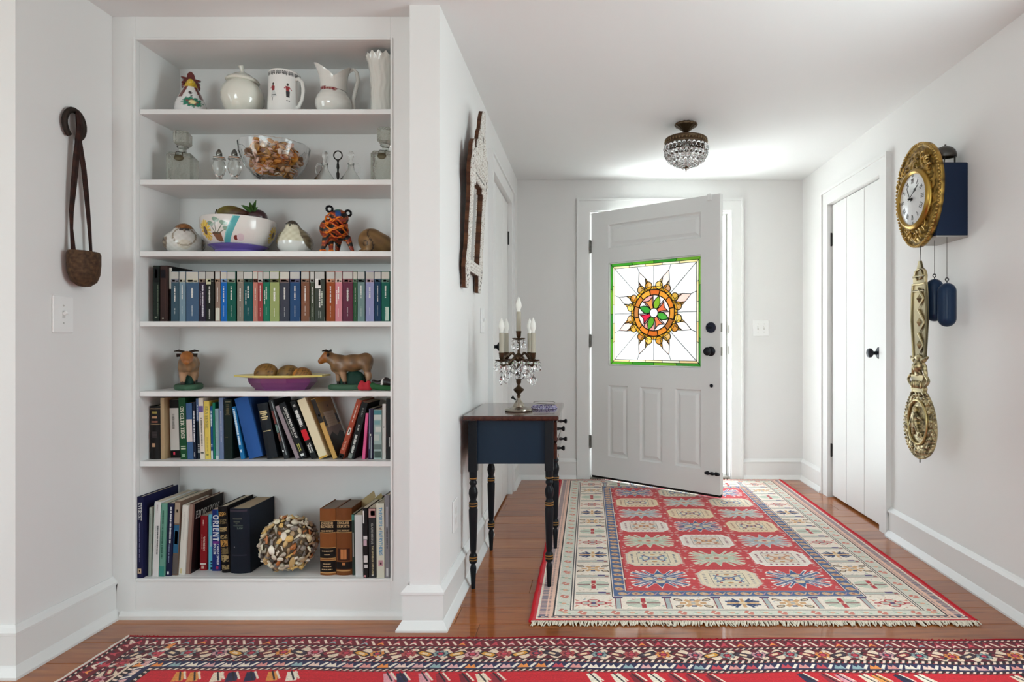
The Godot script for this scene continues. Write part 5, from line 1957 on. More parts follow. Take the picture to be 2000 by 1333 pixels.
func build_plates():
	plate("light_switch", "single white toggle switch plate below the strap bell", "light switch", V(-1.805, 1.142, -2.105), V(0, 0, -1), V(1, 0, 0), 0.082, 0.127, 1)
	plate("light_switch", "double white toggle switch plate on the end wall right of the front door", "light switch", V(1.31, 1.153, -4.677), V(1, 0, 0), V(0, 0, 1), 0.124, 0.124, 2)
	plate("light_switch", "white switch plate seen edge-on under the carved mirror", "light switch", V(-0.545, 1.155, -3.13), V(0, 0, -1), V(1, 0, 0), 0.085, 0.127, 1)
	plate("wall_outlet", "white outlet plate low on the partition wall near the side table leg", "outlet", V(-0.545, 0.345, -2.49), V(0, 0, -1), V(1, 0, 0), 0.08, 0.127, 0)


# ---------------------------------------------------------------- ornaments on the shelves

func stand(px: float, d: float, shelf: int) -> Vector3:
	return V((px - 1150.0) * d / 1200.0, SHELF_Y[shelf], -d)


func facing(p: Vector3) -> float:
	# the turn that makes a thing's +z look at the middle of the room
	return atan2(-p.x, -p.z)


func build_shelf_one():
	var p := stand(373, 2.44, 0)
	var t := thing("rooster_figurine", "white ceramic rooster figurine with maroon comb, yellow beak and green flower wreath", "figurine", p, facing(p))
	var b := B.new()
	b.paint = func(q: Vector3) -> Color:
		var e := Vector2((q.x - 0.004) / 0.034, (q.y - 0.048) / 0.02)
		if q.z > 0.0:
			if e.length() < 0.35:
				return L("e8d9a0")
			if e.length() < 0.6:
				return L("8a2a2c") if sin(atan2(e.y, e.x) * 5.0) > 0.3 else L("2a6e58")
			if e.length() < 1.0 + 0.12 * sin(atan2(e.y, e.x) * 12.0):
				return L("1f7a5e")
			if Vector2(q.x + 0.002, q.y - 0.088).length() < 0.006 or Vector2(q.x - 0.002, q.y - 0.074).length() < 0.004:
				return L("2c2a2e")
			var side := absf(absf(q.x) - (0.036 - (q.y - 0.07) * 0.45))
			if q.y > 0.07 and q.y < 0.118 and side < 0.006:
				return L("6d1f1c")
		if q.y > 0.118:
			return L("d9b63a")
		return L("e6e4e2")
	b.lathe(P2([0, 0, 0.046, 0, 0.054, 0.012, 0.0565, 0.03, 0.054, 0.05, 0.047, 0.07, 0.037, 0.092, 0.028, 0.112, 0.023, 0.128, 0.017, 0.142, 0.008, 0.15, 0, 0.152]).reduce(func(acc, q):
		if acc.size():
			var l: Vector2 = acc[-1]
			for i in range(1, 6):
				acc.append(l.lerp(q, i / 5.0))
		else:
			acc.append(q)
		return acc, []), 72)
	obj("body", b.done(), painted(0.15, 0.6), t)
	var red := glaze("5e1512")
	var c := B.new()
	c.ex(poly([-0.032, 0.006, -0.012, 0.0, 0.0, 0.004, 0.012, 0.0, 0.032, 0.008, 0.022, 0.014, 0.034, 0.024, 0.015, 0.026, 0.011, 0.042, 0.003, 0.052, -0.004, 0.052, -0.012, 0.042, -0.014, 0.027, -0.034, 0.028, -0.022, 0.016]), V(0, 0.128, -0.006), V(1, 0, 0), V(0, 1, 0), V(0, 0, 0.016))
	for s in [-1.0, 1.0]:
		c.ell(V(s * 0.024, 0.122, 0.006), V(0.008, 0.014, 0.008), 10, 8)
	obj("comb", c.done(), red, t)
	var k := B.new()
	k.ell(V(0, 0.131, 0.02), V(0.015, 0.015, 0.016), 14, 10)
	k.tube([V(-0.001, 0.136, 0.024), V(0.001, 0.132, 0.036), V(0.002, 0.124, 0.043)], [0.011, 0.008, 0.002], 10)
	obj("beak", k.done(), glaze("d8b52f"), t)

	p = stand(474, 2.44, 0)
	t = thing("lidded_jar", "ivory ceramic ginger jar with raised leaf relief and a knobbed lid", "jar", p, facing(p))
	var iv := glaze("dedcd0", 0.12)
	b = B.new()
	b.warp = func(q: Vector3):
		var a := atan2(q.z, q.x)
		var m := 1.0 + 0.02 * absf(sin(a * 7.0 + q.y * 60.0)) * (1.0 if q.y > 0.012 and q.y < 0.13 else 0.0)
		return V(q.x * m, q.y, q.z * m)
	b.lathe(P2([0, 0, 0.045, 0, 0.05, 0.008, 0.066, 0.035, 0.0755, 0.062, 0.077, 0.085, 0.072, 0.108, 0.06, 0.128, 0.05, 0.138, 0, 0.138]), 72)
	obj("body", b.done(), iv, t)
	var lid := obj("lid", lathem(P2([0.05, 0.137, 0.058, 0.139, 0.061, 0.145, 0.057, 0.152, 0.045, 0.158, 0.034, 0.168, 0.018, 0.177, 0.009, 0.180, 0, 0.180]), 40), iv, t)
	var kb := B.new()
	kb.tube([V(0, 0.178, 0), V(-0.002, 0.19, 0), V(-0.006, 0.205, 0.002)], [0.008, 0.007, 0.0105], 10)
	obj("knob", kb.done(), iv, lid)

	p = stand(556, 2.44, 0)
	t = thing("folk_mug", "tall white mug with a black patterned rim and two painted dancing figures", "mug", p)
	var im := Image.create(1024, 256, false, Image.FORMAT_RGB8)
	im.fill(Color("e6e4e0"))
	im.fill_rect(Rect2i(0, 8, 1024, 26), Color("d6d4d0"))
	for i in 128:
		if i % 8 != 5:
			im.fill_rect(Rect2i(i * 8, 9 + (i % 3) * 2, 6, 18 + (i % 2) * 4), Color("25272a"))
		im.fill_rect(Rect2i(i * 8 + 2, 15, 3, 4), Color("c9c8c4"))
	for dancer in 4:
		var ox: float = [722.0, 872.0, 250.0, 380.0][dancer]
		var skirt := dancer % 2 == 0
		iring(im, Vector2(ox, 88), Vector2(11, 8), Color("3a2c26"))
		ipoly(im, PackedVector2Array([Vector2(ox - 21, 98), Vector2(ox + 21, 98), Vector2(ox + 15.75, 126), Vector2(ox - 15.75, 126)]), Color("8c1f24"))
		iline(im, Vector2(ox - 14, 102), Vector2(ox - 35, 112), 5, Color("a3252a"))
		iline(im, Vector2(ox + 14, 102), Vector2(ox + 42, 96 if skirt else 118), 5, Color("e9e3dc") if skirt else Color("a3252a"))
		if skirt:
			ipoly(im, PackedVector2Array([Vector2(ox - 14, 126), Vector2(ox + 17.5, 126), Vector2(ox + 45.5, 160), Vector2(ox - 24.5, 166)]), Color("c9ccca"))
			im.fill_rect(Rect2i(int(ox) - 20, 150, 54, 4), Color("5a605e"))
			iline(im, Vector2(ox, 164), Vector2(ox - 3.5, 184), 4, Color("2a2a2a"))
		else:
			ipoly(im, PackedVector2Array([Vector2(ox - 17.5, 126), Vector2(ox + 21, 126), Vector2(ox + 17.5, 162), Vector2(ox - 14, 162)]), Color("1e1f24"))
			im.fill_rect(Rect2i(int(ox) - 14, 180, 14, 5), Color("202024"))
			im.fill_rect(Rect2i(int(ox) + 6, 180, 14, 5), Color("202024"))
	b = B.new()
	b.lathe(P2([0.0635, 0.0, 0.063, 0.02, 0.0595, 0.09, 0.0585, 0.172]), 48)
	var mm := tex_mat(im, 0.15)
	mm.clearcoat_enabled = true
	mm.clearcoat = 0.5
	obj("painted_wall", b.done(), mm, t)
	obj("inside", lathem(P2([0.0585, 0.172, 0.0565, 0.174, 0.0545, 0.171, 0.055, 0.02, 0, 0.015, 0, 0, 0.0635, 0]), 48), glaze("dcdbd6"), t)
	var ha := B.new()
	ha.tube([V(0.05, 0.142, 0.0), V(0.073, 0.145, 0.0), V(0.089, 0.128, 0), V(0.095, 0.095, 0), V(0.088, 0.06, 0), V(0.072, 0.035, 0), V(0.055, 0.03, 0)], [0.009, 0.0085, 0.0075, 0.0075, 0.0075, 0.0085, 0.01], 10, 0.7)
	obj("handle", ha.done(), glaze("dcdbd6"), t).rotation.y = -0.35

	p = stand(652, 2.44, 0)
	t = thing("ewer_pitcher", "white porcelain pitcher with a wide wavy lip and a faded red flower sprig", "pitcher", p, facing(p))
	b = B.new()
	var wave := func(q: Vector3):
		var a := atan2(q.z, q.x)
		var f := clampf((q.y - 0.105) / 0.066, 0.0, 1.0)
		var cc := cos(a)
		var up := f * (0.036 * absf(cc) ** 1.15 - 0.02 * (1.0 - absf(cc)))
		var spread := 1.0 + f * (0.26 if cc < 0.0 else 0.1) * absf(cc) ** 1.3
		return V(q.x * spread, q.y + up, q.z * lerpf(1.0, 0.86, f))
	b.warp = wave
	b.paint = func(q: Vector3) -> Color:
		if q.z > 0.0 and absf(q.y - 0.098 + q.x * 0.12) < 0.006 and q.x < 0.01:
			return L("7a2530") if sin(q.x * 700.0) > -0.2 else L("a5786c")
		if absf(q.y - 0.101) < 0.0015:
			return L("8c8a85")
		return L("dbd9d2")
	b.lathe(P2([0, 0, 0.045, 0, 0.047, 0.006, 0.06, 0.02, 0.0685, 0.042, 0.069, 0.058, 0.062, 0.078, 0.053, 0.092, 0.0495, 0.099, 0.0495, 0.103, 0.048, 0.115, 0.048, 0.13, 0.05, 0.148, 0.056, 0.168, 0.0575, 0.171, 0.054, 0.168, 0.046, 0.14, 0.046, 0.10, 0.05, 0.05, 0, 0.01]).reduce(func(acc, q):
		if acc.size():
			var l: Vector2 = acc[-1]
			for i in range(1, 4):
				acc.append(l.lerp(q, i / 3.0))
		else:
			acc.append(q)
		return acc, []), 64)
	obj("body", b.done(), painted(0.12, 0.6), t)
	ha = B.new()
	ha.tube([V(0.055, 0.192, 0), V(0.072, 0.206, 0.0), V(0.086, 0.195, 0), V(0.09, 0.16, 0), V(0.078, 0.11, 0), V(0.072, 0.08, 0.0), V(0.074, 0.05, 0), V(0.068, 0.035, 0)], [0.006, 0.007, 0.0075, 0.008, 0.008, 0.0075, 0.007, 0.009], 10, 0.75)
	obj("handle", ha.done(), glaze("dbd9d2"), t)

	p = stand(746, 2.43, 0)
	t = thing("ruffled_vase", "tall white ribbed vase with a ruffled rim at the right end of the top shelf", "vase", p)
	b = B.new()
	b.warp = func(q: Vector3):
		var a := atan2(q.z, q.x)
		var f := clampf((q.y - 0.19) / 0.05, 0.0, 1.0)
		var m := 1.0 + 0.016 * sin(a * 14.0 + sin(q.y * 60.0) * 1.6) + 0.012 * sin(a * 24.0 - q.y * 150.0)
		return V(q.x * m, q.y + f * 0.007 * sin(a * 14.0), q.z * m)
	b.lathe(P2([0, 0, 0.04, 0, 0.042, 0.01, 0.041, 0.04, 0.0415, 0.08, 0.041, 0.11, 0.043, 0.14, 0.046, 0.17, 0.051, 0.20, 0.058, 0.226, 0.0605, 0.234, 0.057, 0.232, 0.046, 0.19, 0.036, 0.1, 0.034, 0.02, 0, 0.015]).reduce(func(acc, q):
		if acc.size():
			var l: Vector2 = acc[-1]
			for i in range(1, 4):
				acc.append(l.lerp(q, i / 3.0))
		else:
			acc.append(q)
		return acc, []), 96)
	obj("body", b.done(), glaze("d6d4cc", 0.2), t)


func decanter(label: String, p: Vector3, turn: float, tall: float):
	var t := thing("decanter", label, "decanter", p, turn)
	var gm := crystal("dfe1da")
	if not mats.has("cutglass"):
		var m: StandardMaterial3D = gm.duplicate()
		m.albedo_color = Color(0.82, 0.82, 0.78, 0.16)
		m.normal_enabled = true
		m.normal_texture = noise_tex(256, 256, 0.06, [], 2, 4, true, FastNoiseLite.TYPE_CELLULAR)
		m.normal_scale = 0.7
		m.uv1_triplanar = true
		m.uv1_scale = V(9, 9, 9)
		m.roughness = 0.06
		mats["cutglass"] = m
	var cg: StandardMaterial3D = mats["cutglass"]
	var h := 0.0465
	var b := B.new()
	b.box(V(-h, 0.001, -h), V(h, 0.122, h), 0.01)
	obj("body", b.done(), cg, t)
	obj("neck", lathem(P2([0, 0.1225, 0.018, 0.1225, 0.014, 0.128, 0.0125, 0.145, 0.02, 0.150, 0.021, 0.154, 0, 0.155]), 20), gm, t)
	var s := B.new()
	s.box(V(-0.028, 0.158, -0.028), V(0.028, tall, 0.028), 0.009)
	s.lathe(P2([0, 0.155, 0.011, 0.1555, 0.01, 0.1575, 0, 0.158]), 14)
	obj("stopper", s.done(), cg, t)
	var tg := B.new()
	tg.ell(V(0, 0.098, h + 0.0035), V(0.017, 0.012, 0.0025), 16, 8)
	obj("name_tag", tg.done(), M("4f4734", 0.45, 0.7), t)
	var ch := B.new()
	ch.tube([V(-0.012, 0.105, h + 0.003), V(-0.011, 0.12, h), V(-0.012, 0.13, 0.02), V(0, 0.132, -0.016), V(0.012, 0.13, 0.02), V(0.011, 0.12, h), V(0.012, 0.105, h + 0.003)], 0.0013, 6)
	obj("tag_chain", ch.done(), M("4f4734", 0.45, 0.7), t)


func build_shelf_two():
	decanter("square cut-glass decanter with a square stopper and metal tag, left end of the glassware shelf", stand(357, 2.44, 1), 0.32, 0.214)
	decanter("square cut-glass decanter half hidden behind the right edge of the bookcase", stand(753, 2.42, 1), 0.04, 0.221)
	var prof := P2([0, 0.001, 0.021, 0.001, 0.022, 0.005, 0.012, 0.022, 0.0095, 0.034, 0.017, 0.044, 0.0235, 0.062, 0.0235, 0.085, 0.019, 0.098, 0.0235, 0.104, 0.022, 0.112, 0.011, 0.118, 0, 0.118])
	var body := B.new()
	body.warp = func(q: Vector3):
		var a := atan2(q.z, q.x)
		var m := 1.0 - 0.05 * absf(sin(a * 6.0)) * (1.0 if q.y > 0.04 and q.y < 0.1 else 0.0)
		return V(q.x * m, q.y, q.z * m)
	body.lathe(prof, 48)
	var bm := body.done()
	var cap := lathem(P2([0.0105, 0.1185, 0.0115, 0.1205, 0.011, 0.13, 0.007, 0.14, 0.002, 0.146, 0, 0.147]), 18)
	for k in 2:
		var t := thing("glass_shaker", ["clear glass shaker with silver cap, next to the square decanter", "clear glass shaker with silver cap, next to the shell-filled bowl"][k], "shaker", stand([428, 458][k], 2.44, 1), 0.0, "glass shakers")
		obj("body", bm, crystal("f6f8f5"), t)
		obj("cap", cap, M("7d7c76", 0.22, 0.9), t)
	var p := stand(536, 2.44, 1)
	var t := thing("glass_bowl", "clear cut-glass bowl heaped with amber and pink shells", "bowl", p)
	var b := B.new()
	b.warp = func(q: Vector3):
		var a := atan2(q.z, q.x)
		var m := 1.0 + 0.006 * sin(a * 20.0 + q.y * 60.0) * (1.0 if q.y > 0.03 else 0.0)
		return V(q.x * m, q.y + (0.0015 * sin(a * 10.0) if q.y > 0.14 else 0.0), q.z * m)
	b.lathe(P2([0, 0.001, 0.055, 0.001, 0.058, 0.006, 0.05, 0.014, 0.075, 0.034, 0.108, 0.074, 0.126, 0.118, 0.131, 0.156, 0.1285, 0.158, 0.1265, 0.155, 0.122, 0.118, 0.104, 0.077, 0.072, 0.04, 0.04, 0.024, 0, 0.022]), 80)
	obj("glass", b.done(), crystal("ffffff"), t)
	var sh := B.new()
	var cols := [L("d9912f"), L("e8b98c"), L("f0d9c6"), L("c6741f"), L("e7a54a"), L("efc7b4"), L("8a5a26"), L("f4e6d8"), L("b98a4a")]
	var now := [cols[0]]
	sh.paint = func(_q): return now[0]
	for i in 420:
		var y := rng.randf_range(0.034, 0.158)
		var rmax := 0.05 + 0.066 * sqrt(clampf((y - 0.03) / 0.1, 0.0, 1.0))
		if y > 0.12:
			rmax = 0.112 * sqrt(clampf(1.0 - (y - 0.12) / 0.065, 0.05, 1.0))
		var a := rng.randf() * TAU
		var r := rmax * sqrt(rng.randf_range(0.35, 1.0)) * 0.88
		now[0] = cols[rng.randi() % 9]
		sh.xf = Transform3D(Basis.from_euler(V(rng.randf() * TAU, rng.randf() * TAU, 0)), V(cos(a) * r, y, sin(a) * r))
		sh.smooth(i + 10)
		sh.group = i + 10
		sh.ell(V(0, 0, 0), V(rng.randf_range(0.011, 0.019), rng.randf_range(0.009, 0.015), 0.003), 10, 6)
	var s := obj("heap_of_shells", sh.done(), painted(0.25, 0.3))
	s.position = p
	s.set_meta("kind", "stuff")
	tag(s, "amber, pink and cream shells heaped in the clear glass bowl", "shells")

	# oil and vinegar cruets in an iron caddy
	var c := thing("cruet_caddy", "black iron cruet caddy with a ring handle on a twisted stem", "caddy", stand(660, 2.44, 1))
	var iron := M("2a2724", 0.45, 0.6)
	var k := B.new()
	k.tube([V(0, 0.004, 0), V(0, 0.03, 0), V(0, 0.034, 0), V(0, 0.05, 0), V(0, 0.056, 0), V(0, 0.066, 0), V(0, 0.072, 0), V(0, 0.086, 0), V(0, 0.092, 0), V(0, 0.1, 0), V(0, 0.104, 0)], [0.004, 0.004, 0.0055, 0.0062, 0.0035, 0.0035, 0.0055, 0.0048, 0.003, 0.005, 0.003], 10)
	var loop := []
	for i in 25:
		var a := TAU * i / 24
		loop.append(V(sin(a) * 0.0165, 0.121 - cos(a) * 0.0175, 0))
	k.tube(loop, 0.0026, 8)
	obj("handle", k.done(), iron, c)
	var tray := B.new()
	for s2 in [-1.0, 1.0]:
		tray.lathe(P2([0, 0.001, 0.05, 0.001, 0.051, 0.004, 0.048, 0.006, 0.0, 0.006]), 32, V(s2 * 0.052, 0, 0))
	obj("tray", tray.done(), iron, c)
	for k2 in 2:
		var s3 := -1.0 if k2 == 0 else 1.0
		var q := stand(660, 2.44, 1) + V(s3 * 0.052, 0.0065, 0)
		var v := thing("cruet", ["clear glass cruet with stopper, left of the iron handle", "clear glass cruet with stopper, right of the iron handle"][k2], "cruet", q, 0.0, "glass cruets")
		obj("flask", lathem(P2([0, 0, 0.044, 0, 0.046, 0.003, 0.04, 0.016, 0.026, 0.036, 0.014, 0.056, 0.0105, 0.074, 0.014, 0.082, 0.0085, 0.083, 0.008, 0.07, 0.012, 0.055, 0.024, 0.034, 0.04, 0.006, 0, 0.004]), 32), crystal("fbfcfa"), v)
		obj("stopper", lathem(P2([0, 0.072, 0.006, 0.073, 0.0068, 0.084, 0.008, 0.09, 0.0065, 0.1, 0.0105, 0.11, 0.0115, 0.12, 0.008, 0.129, 0, 0.132]), 20), crystal("fbfcfa"), v)
		var hb := B.new()
		hb.tube([V(s3 * 0.011, 0.078, 0), V(s3 * 0.028, 0.08, 0), V(s3 * 0.036, 0.064, 0), V(s3 * 0.033, 0.046, 0), V(s3 * 0.026, 0.04, 0)], [0.003, 0.0032, 0.0034, 0.0034, 0.0034], 8)
		obj("handle", hb.done(), crystal("fbfcfa"), v)


func build_shelf_three():
	var p := stand(360, 2.44, 2)
	var t := thing("sparrow_figurine", "plump white ceramic sparrow with a brown cap, facing forward", "figurine", p, facing(p))
	var b := B.new()
	b.paint = func(q: Vector3) -> Color:
		var n := 0.5 + 0.5 * sin(q.x * 260.0) * sin(q.y * 300.0 + q.z * 120.0)
		if q.y > 0.099 and q.z < 0.052:
			return L("7c4a1e").lerp(L("9c6530"), n)
		if q.y > 0.088 and q.z > 0.02 and absf(q.x) < 0.016:
			return L("2a2320")
		var e := Vector2(q.x / 0.038, (q.y - 0.066) / 0.034)
		if q.z > 0.03 and absf(e.length() - 1.0) < 0.07:
			return L("9a8b78")
		if q.z > 0.03 and Vector2(q.x / 0.022, (q.y - 0.036) / 0.018).length() < 1.0:
			return L("cfc6b4").lerp(L("e3ddd0"), n)
		if absf(q.x) > 0.058 and q.y < 0.065:
			return L("4a352a").lerp(L("a08a70"), n)
		return L("d8d5cd").lerp(L("e8e6e1"), n)
	b.nets(blob([[V(0, 0.047, -0.01), V(0.073, 0.052, 0.066)], [V(0, 0.092, 0.016), V(0.033, 0.03, 0.032)], [V(0, 0.05, -0.06), V(0, 0.062, -0.095), 0.03, 0.014]], 0.02, 0.0006), V(-0.09, -0.006, -0.115), V(0.09, 0.132, 0.07), 0.005)
	obj("body", b.done(), painted(0.2, 0.5), t)
	b = B.new()
	b.tube([V(0, 0.09, 0.044), V(0, 0.086, 0.058)], [0.007, 0.001], 8)
	obj("beak", b.done(), glaze("8f7c66"), t)

	p = stand(467, 2.44, 2)
	t = thing("sunflower_bowl", "large painted ceramic bowl with sunflower, flowerpot and turquoise stripe on a purple foot", "bowl", p, -0.62)
	var im := Image.create(1536, 256, false, Image.FORMAT_RGB8)
	im.fill(Color("dad5cf"))
	im.fill_rect(Rect2i(0, 238, 1536, 18), Color("5d4f94"))
	var c0 := Vector2(1170, 120)
	for i in 16:
		iline(im, c0, c0 + Vector2(cos(TAU * i / 16) * 60, sin(TAU * i / 16) * 84), 17, Color("e4c23a") if i % 2 else Color("d3a82a"))
	iring(im, c0, Vector2(20, 34), Color("4a2c1a"))
	iring(im, c0, Vector2(11, 20), Color("6b4426"))
	ipoly(im, PackedVector2Array([Vector2(1236, 150), Vector2(1306, 138), Vector2(1306, 212), Vector2(1276, 222), Vector2(1250, 204)]), Color("7a4a26"))
	iring(im, Vector2(1270, 146), Vector2(36, 10), Color("5c3519"))
	for q in [[1262, 145, 1236, 70], [1268, 145, 1276, 40], [1278, 145, 1330, 66], [1282, 150, 1350, 110]]:
		iline(im, Vector2(q[0], q[1]), Vector2(q[2], q[3]), 5, Color("4d5a44"))
		iring(im, Vector2(q[2], q[3]), Vector2(28, 17), Color("7d9a86"), 10, 0.5)
		iring(im, Vector2(q[2] + 14, q[3] + 8), Vector2(20, 9), Color("a8bdb0"), 8, -0.6)
	ipoly(im, PackedVector2Array([Vector2(1392, 8), Vector2(1436, 8), Vector2(1352, 236), Vector2(1300, 236)]), Color("4fa3a6"))
	ipoly(im, PackedVector2Array([Vector2(1392, 8), Vector2(1400, 8), Vector2(1308, 236), Vector2(1300, 236)]), Color("7cc0bf"))
	iring(im, Vector2(1408, 180), Vector2(16, 22), Color("6d2f26"))
	iring(im, Vector2(1440, 176), Vector2(26, 34), Color("d2bfc4"))
	for k in 3:
		var c1 := Vector2(180 + k * 300, 118)
		for i in 14:
			iline(im, c1, c1 + Vector2(cos(TAU * i / 14) * 54, sin(TAU * i / 14) * 76), 16, Color("e4c23a"))
		iring(im, c1, Vector2(18, 30), Color("4a2c1a"))
		ipoly(im, PackedVector2Array([c1 + Vector2(120, -110), c1 + Vector2(160, -110), c1 + Vector2(110, 118), c1 + Vector2(66, 118)]), Color("4fa3a6"))
	b = B.new()
	b.lathe(P2([0.088, 0.024, 0.108, 0.042, 0.124, 0.066, 0.133, 0.095, 0.1345, 0.126, 0.133, 0.1345]), 64)
	var pm := tex_mat(im, 0.18)
	pm.clearcoat_enabled = true
	pm.clearcoat = 0.5
	obj("painted_wall", b.done(), pm, t)
	obj("inside", lathem(P2([0.133, 0.1345, 0.131, 0.136, 0.129, 0.133, 0.128, 0.11, 0.11, 0.06, 0.07, 0.032, 0, 0.026]), 64), glaze("cfc8c4"), t)
	obj("foot", lathem(P2([0, 0, 0.082, 0.0, 0.088, 0.004, 0.086, 0.012, 0.092, 0.02, 0.104, 0.026, 0.108, 0.030, 0.1, 0.034, 0.086, 0.024]), 64), glaze("5a4a9a", 0.2), t)
	var fr := [["mango", "brownish green mango lying in the sunflower bowl", "mango"], ["mangosteen", "dark red fruit with stiff green leaves in the sunflower bowl", "fruit"], ["pear", "pear showing only its stem over the sunflower bowl rim", "pear"]]
	for k in 3:
		var f := thing(fr[k][0], fr[k][1], fr[k][2], p + [V(-0.018, 0.152, 0.03), V(0.078, 0.143, 0.02), V(-0.076, 0.098, 0.03)][k])
		b = B.new()
		if k == 0:
			b.paint = func(q: Vector3) -> Color:
				var n := 0.5 + 0.5 * sin(q.x * 170.0) * sin(q.y * 210.0 + q.z * 90.0)
				return L("6e6420").lerp(L("4a2a1a"), clampf(q.x * 12.0 + n * 0.5 + (0.02 - q.y) * 12.0, 0.0, 1.0))
			b.nets(blob([[V(0.0, 0.01, 0), V(0.045, 0.026, 0.03)], [V(0.02, 0.004, 0), V(0.058, 0.018, 0.026)]], 0.015), V(-0.06, -0.035, -0.04), V(0.09, 0.045, 0.04), 0.005)
			obj("flesh", b.done(), painted(0.5), f)
		elif k == 1:
			b.ell(V(0.006, 0, 0), V(0.036, 0.032, 0.036), 20, 14)
			obj("flesh", b.done(), glaze("33141a", 0.35), f)
			var lf := B.new()
			for q in [[0.0, 0.052, 0.9], [1.2, 0.05, 0.5], [2.4, 0.04, 0.4], [3.5, 0.042, 0.35], [4.6, 0.034, 0.5], [5.6, 0.036, 0.2]]:
				var d := V(cos(q[0]) * 0.6, q[2], 0.45 + 0.35 * sin(q[0])).normalized()
				lf.tube([V(-0.002, 0.02, 0.024), V(-0.002, 0.02, 0.024) + d * q[1] * 0.5, V(-0.002, 0.02, 0.024) + d * q[1]], [0.010, 0.008, 0.001], 6, 0.3)
			obj("leaf_crown", lf.done(), M("3c5a2a", 0.6), f)
		else:
			b.nets(blob([[V(0, 0, 0), V(0.03, 0.028, 0.03)], [V(0, 0.03, 0), V(0.015, 0.018, 0.015)]], 0.02), V(-0.04, -0.04, -0.04), V(0.04, 0.06, 0.04), 0.006)
			obj("flesh", b.done(), M("a08a3c", 0.5), f)
			var s := B.new()
			s.tube([V(0, 0.045, 0), V(0.0, 0.06, 0), V(0.005, 0.076, 0)], 0.0024, 6)
			obj("stem", s.done(), M("3b2a1c", 0.8), f)

	p = stand(575, 2.44, 2)
	t = thing("quail_figurine", "grey-brown and white ceramic quail with head turned right", "figurine", p, facing(p) - 0.35)
	b = B.new()
	b.paint = func(q: Vector3) -> Color:
		var n := 0.5 + 0.5 * sin(q.x * 240.0 + q.z * 90.0) * sin(q.y * 260.0)
		if q.y > 0.112 and q.z < 0.052:
			return L("3c352c")
		if absf(q.x) > 0.026 + (0.1 - q.y) * 0.42 or q.z < -0.02:
			return L("5a5140").lerp(L("8d8468"), n)
		if q.y > 0.05:
			return L("c2bda0").lerp(L("d9d6bf"), n)
		return L("d9dad5")
	b.nets(blob([[V(0, 0.045, -0.008), V(0.068, 0.05, 0.062)], [V(0, 0.075, 0.0), V(0.045, 0.03, 0.042)], [V(0.0, 0.109, 0.02), V(0.022, 0.024, 0.027)]], 0.024, 0.0006), V(-0.085, -0.006, -0.09), V(0.085, 0.14, 0.07), 0.005)
	obj("body", b.done(), painted(0.2, 0.5), t)
	b = B.new()
	b.tube([V(0, 0.11, 0.044), V(0, 0.107, 0.058)], [0.005, 0.001], 8)
	for s in [-1.0, 1.0]:
		b.ell(V(s * 0.019, 0.117, 0.03), V(0.0035, 0.0035, 0.0035), 8, 6)
	obj("beak_and_eyes", b.done(), glaze("1f1b18"), t)

	p = stand(657, 2.44, 2)
	t = thing("beaded_tiger", "orange and black beaded toy tiger standing on four thin legs", "toy tiger", p, facing(p) + 0.1)
	b = B.new()
	b.paint = func(q: Vector3) -> Color:
		var s := sin(q.y * 190.0 + 2.2 * sin(q.x * 90.0) + q.z * 60.0)
		if q.y > 0.142 and q.z > 0.02:
			if absf(q.x) < 0.009:
				return L("1d4a86") if q.y < 0.165 else L("1f5a4a")
			return L("14141c") if s > -0.5 else L("9a4a1c")
		return L("120f12") if s > 0.15 else (L("d9701c") if s > -0.35 else L("8a2c16"))
	b.nets(blob([[V(-0.004, 0.095, -0.01), V(0.052, 0.044, 0.055)], [V(-0.025, 0.105, -0.03), V(0.035, 0.04, 0.04)], [V(0.006, 0.14, 0.032), V(0.036, 0.034, 0.032)], [V(0.005, 0.128, 0.055), V(0.024, 0.018, 0.016)], [V(-0.04, 0.06, 0.02), V(-0.052, 0.012, 0.03), 0.014, 0.007], [V(0.04, 0.065, 0.02), V(0.057, 0.012, 0.034), 0.013, 0.007], [V(-0.02, 0.06, 0.005), V(-0.022, 0.012, 0.03), 0.011, 0.008], [V(0.012, 0.06, -0.04), V(0.006, 0.012, -0.04), 0.013, 0.008]], 0.009, 0.0006), V(-0.085, -0.008, -0.09), V(0.085, 0.19, 0.085), 0.005)
	obj("body", b.done(), painted(0.5), t)
	for s in [-1.0, 1.0]:
		var e := B.new()
		var lp := []
		for i in 13:
			lp.append(V(0.006 + s * 0.034 + cos(TAU * i / 12) * 0.011, 0.168 - s * 0.005 + sin(TAU * i / 12) * 0.011, 0.03))
		e.tube(lp, 0.0045, 6)
		obj("ear", e.done(), M("111014", 0.5), t)
	var bs := B.new()
	bs.paint = func(q: Vector3) -> Color: return L("f08a1e") if sin(q.y * 300.0 + q.x * 200.0) > -0.4 else L("b03418")
	for i in 9:
		var pth := []
		var y0 := 0.072 + i * 0.009
		var fr2 := 0.03 + 0.028 * sin(i * 0.35)
		for k in 15:
			var a := -0.6 + (PI + 1.2) * k / 14.0
			pth.append(V(-0.002 + cos(a) * (0.044 - absf(i - 3) * 0.0015), y0 + 0.012 * sin(a * 3.0 + i * 1.7), 0.0 + sin(a) * (fr2 + 0.02)))
		bs.tube(pth, 0.0032, 6)
	for q in [[V(-0.052, 0.012, 0.03)], [V(0.057, 0.012, 0.034)], [V(-0.022, 0.012, 0.03)], [V(0.006, 0.012, -0.04)]]:
		bs.ell(q[0] + V(0, -0.0045, 0.006), V(0.013, 0.007, 0.014), 10, 6)
	obj("bead_strands", bs.done(), painted(0.4), t)

	p = stand(733, 2.43, 2)
	t = thing("stone_animal", "smooth brown carved stone animal curled asleep at the right end of its shelf", "carving", p, 0.2)
	b = B.new()
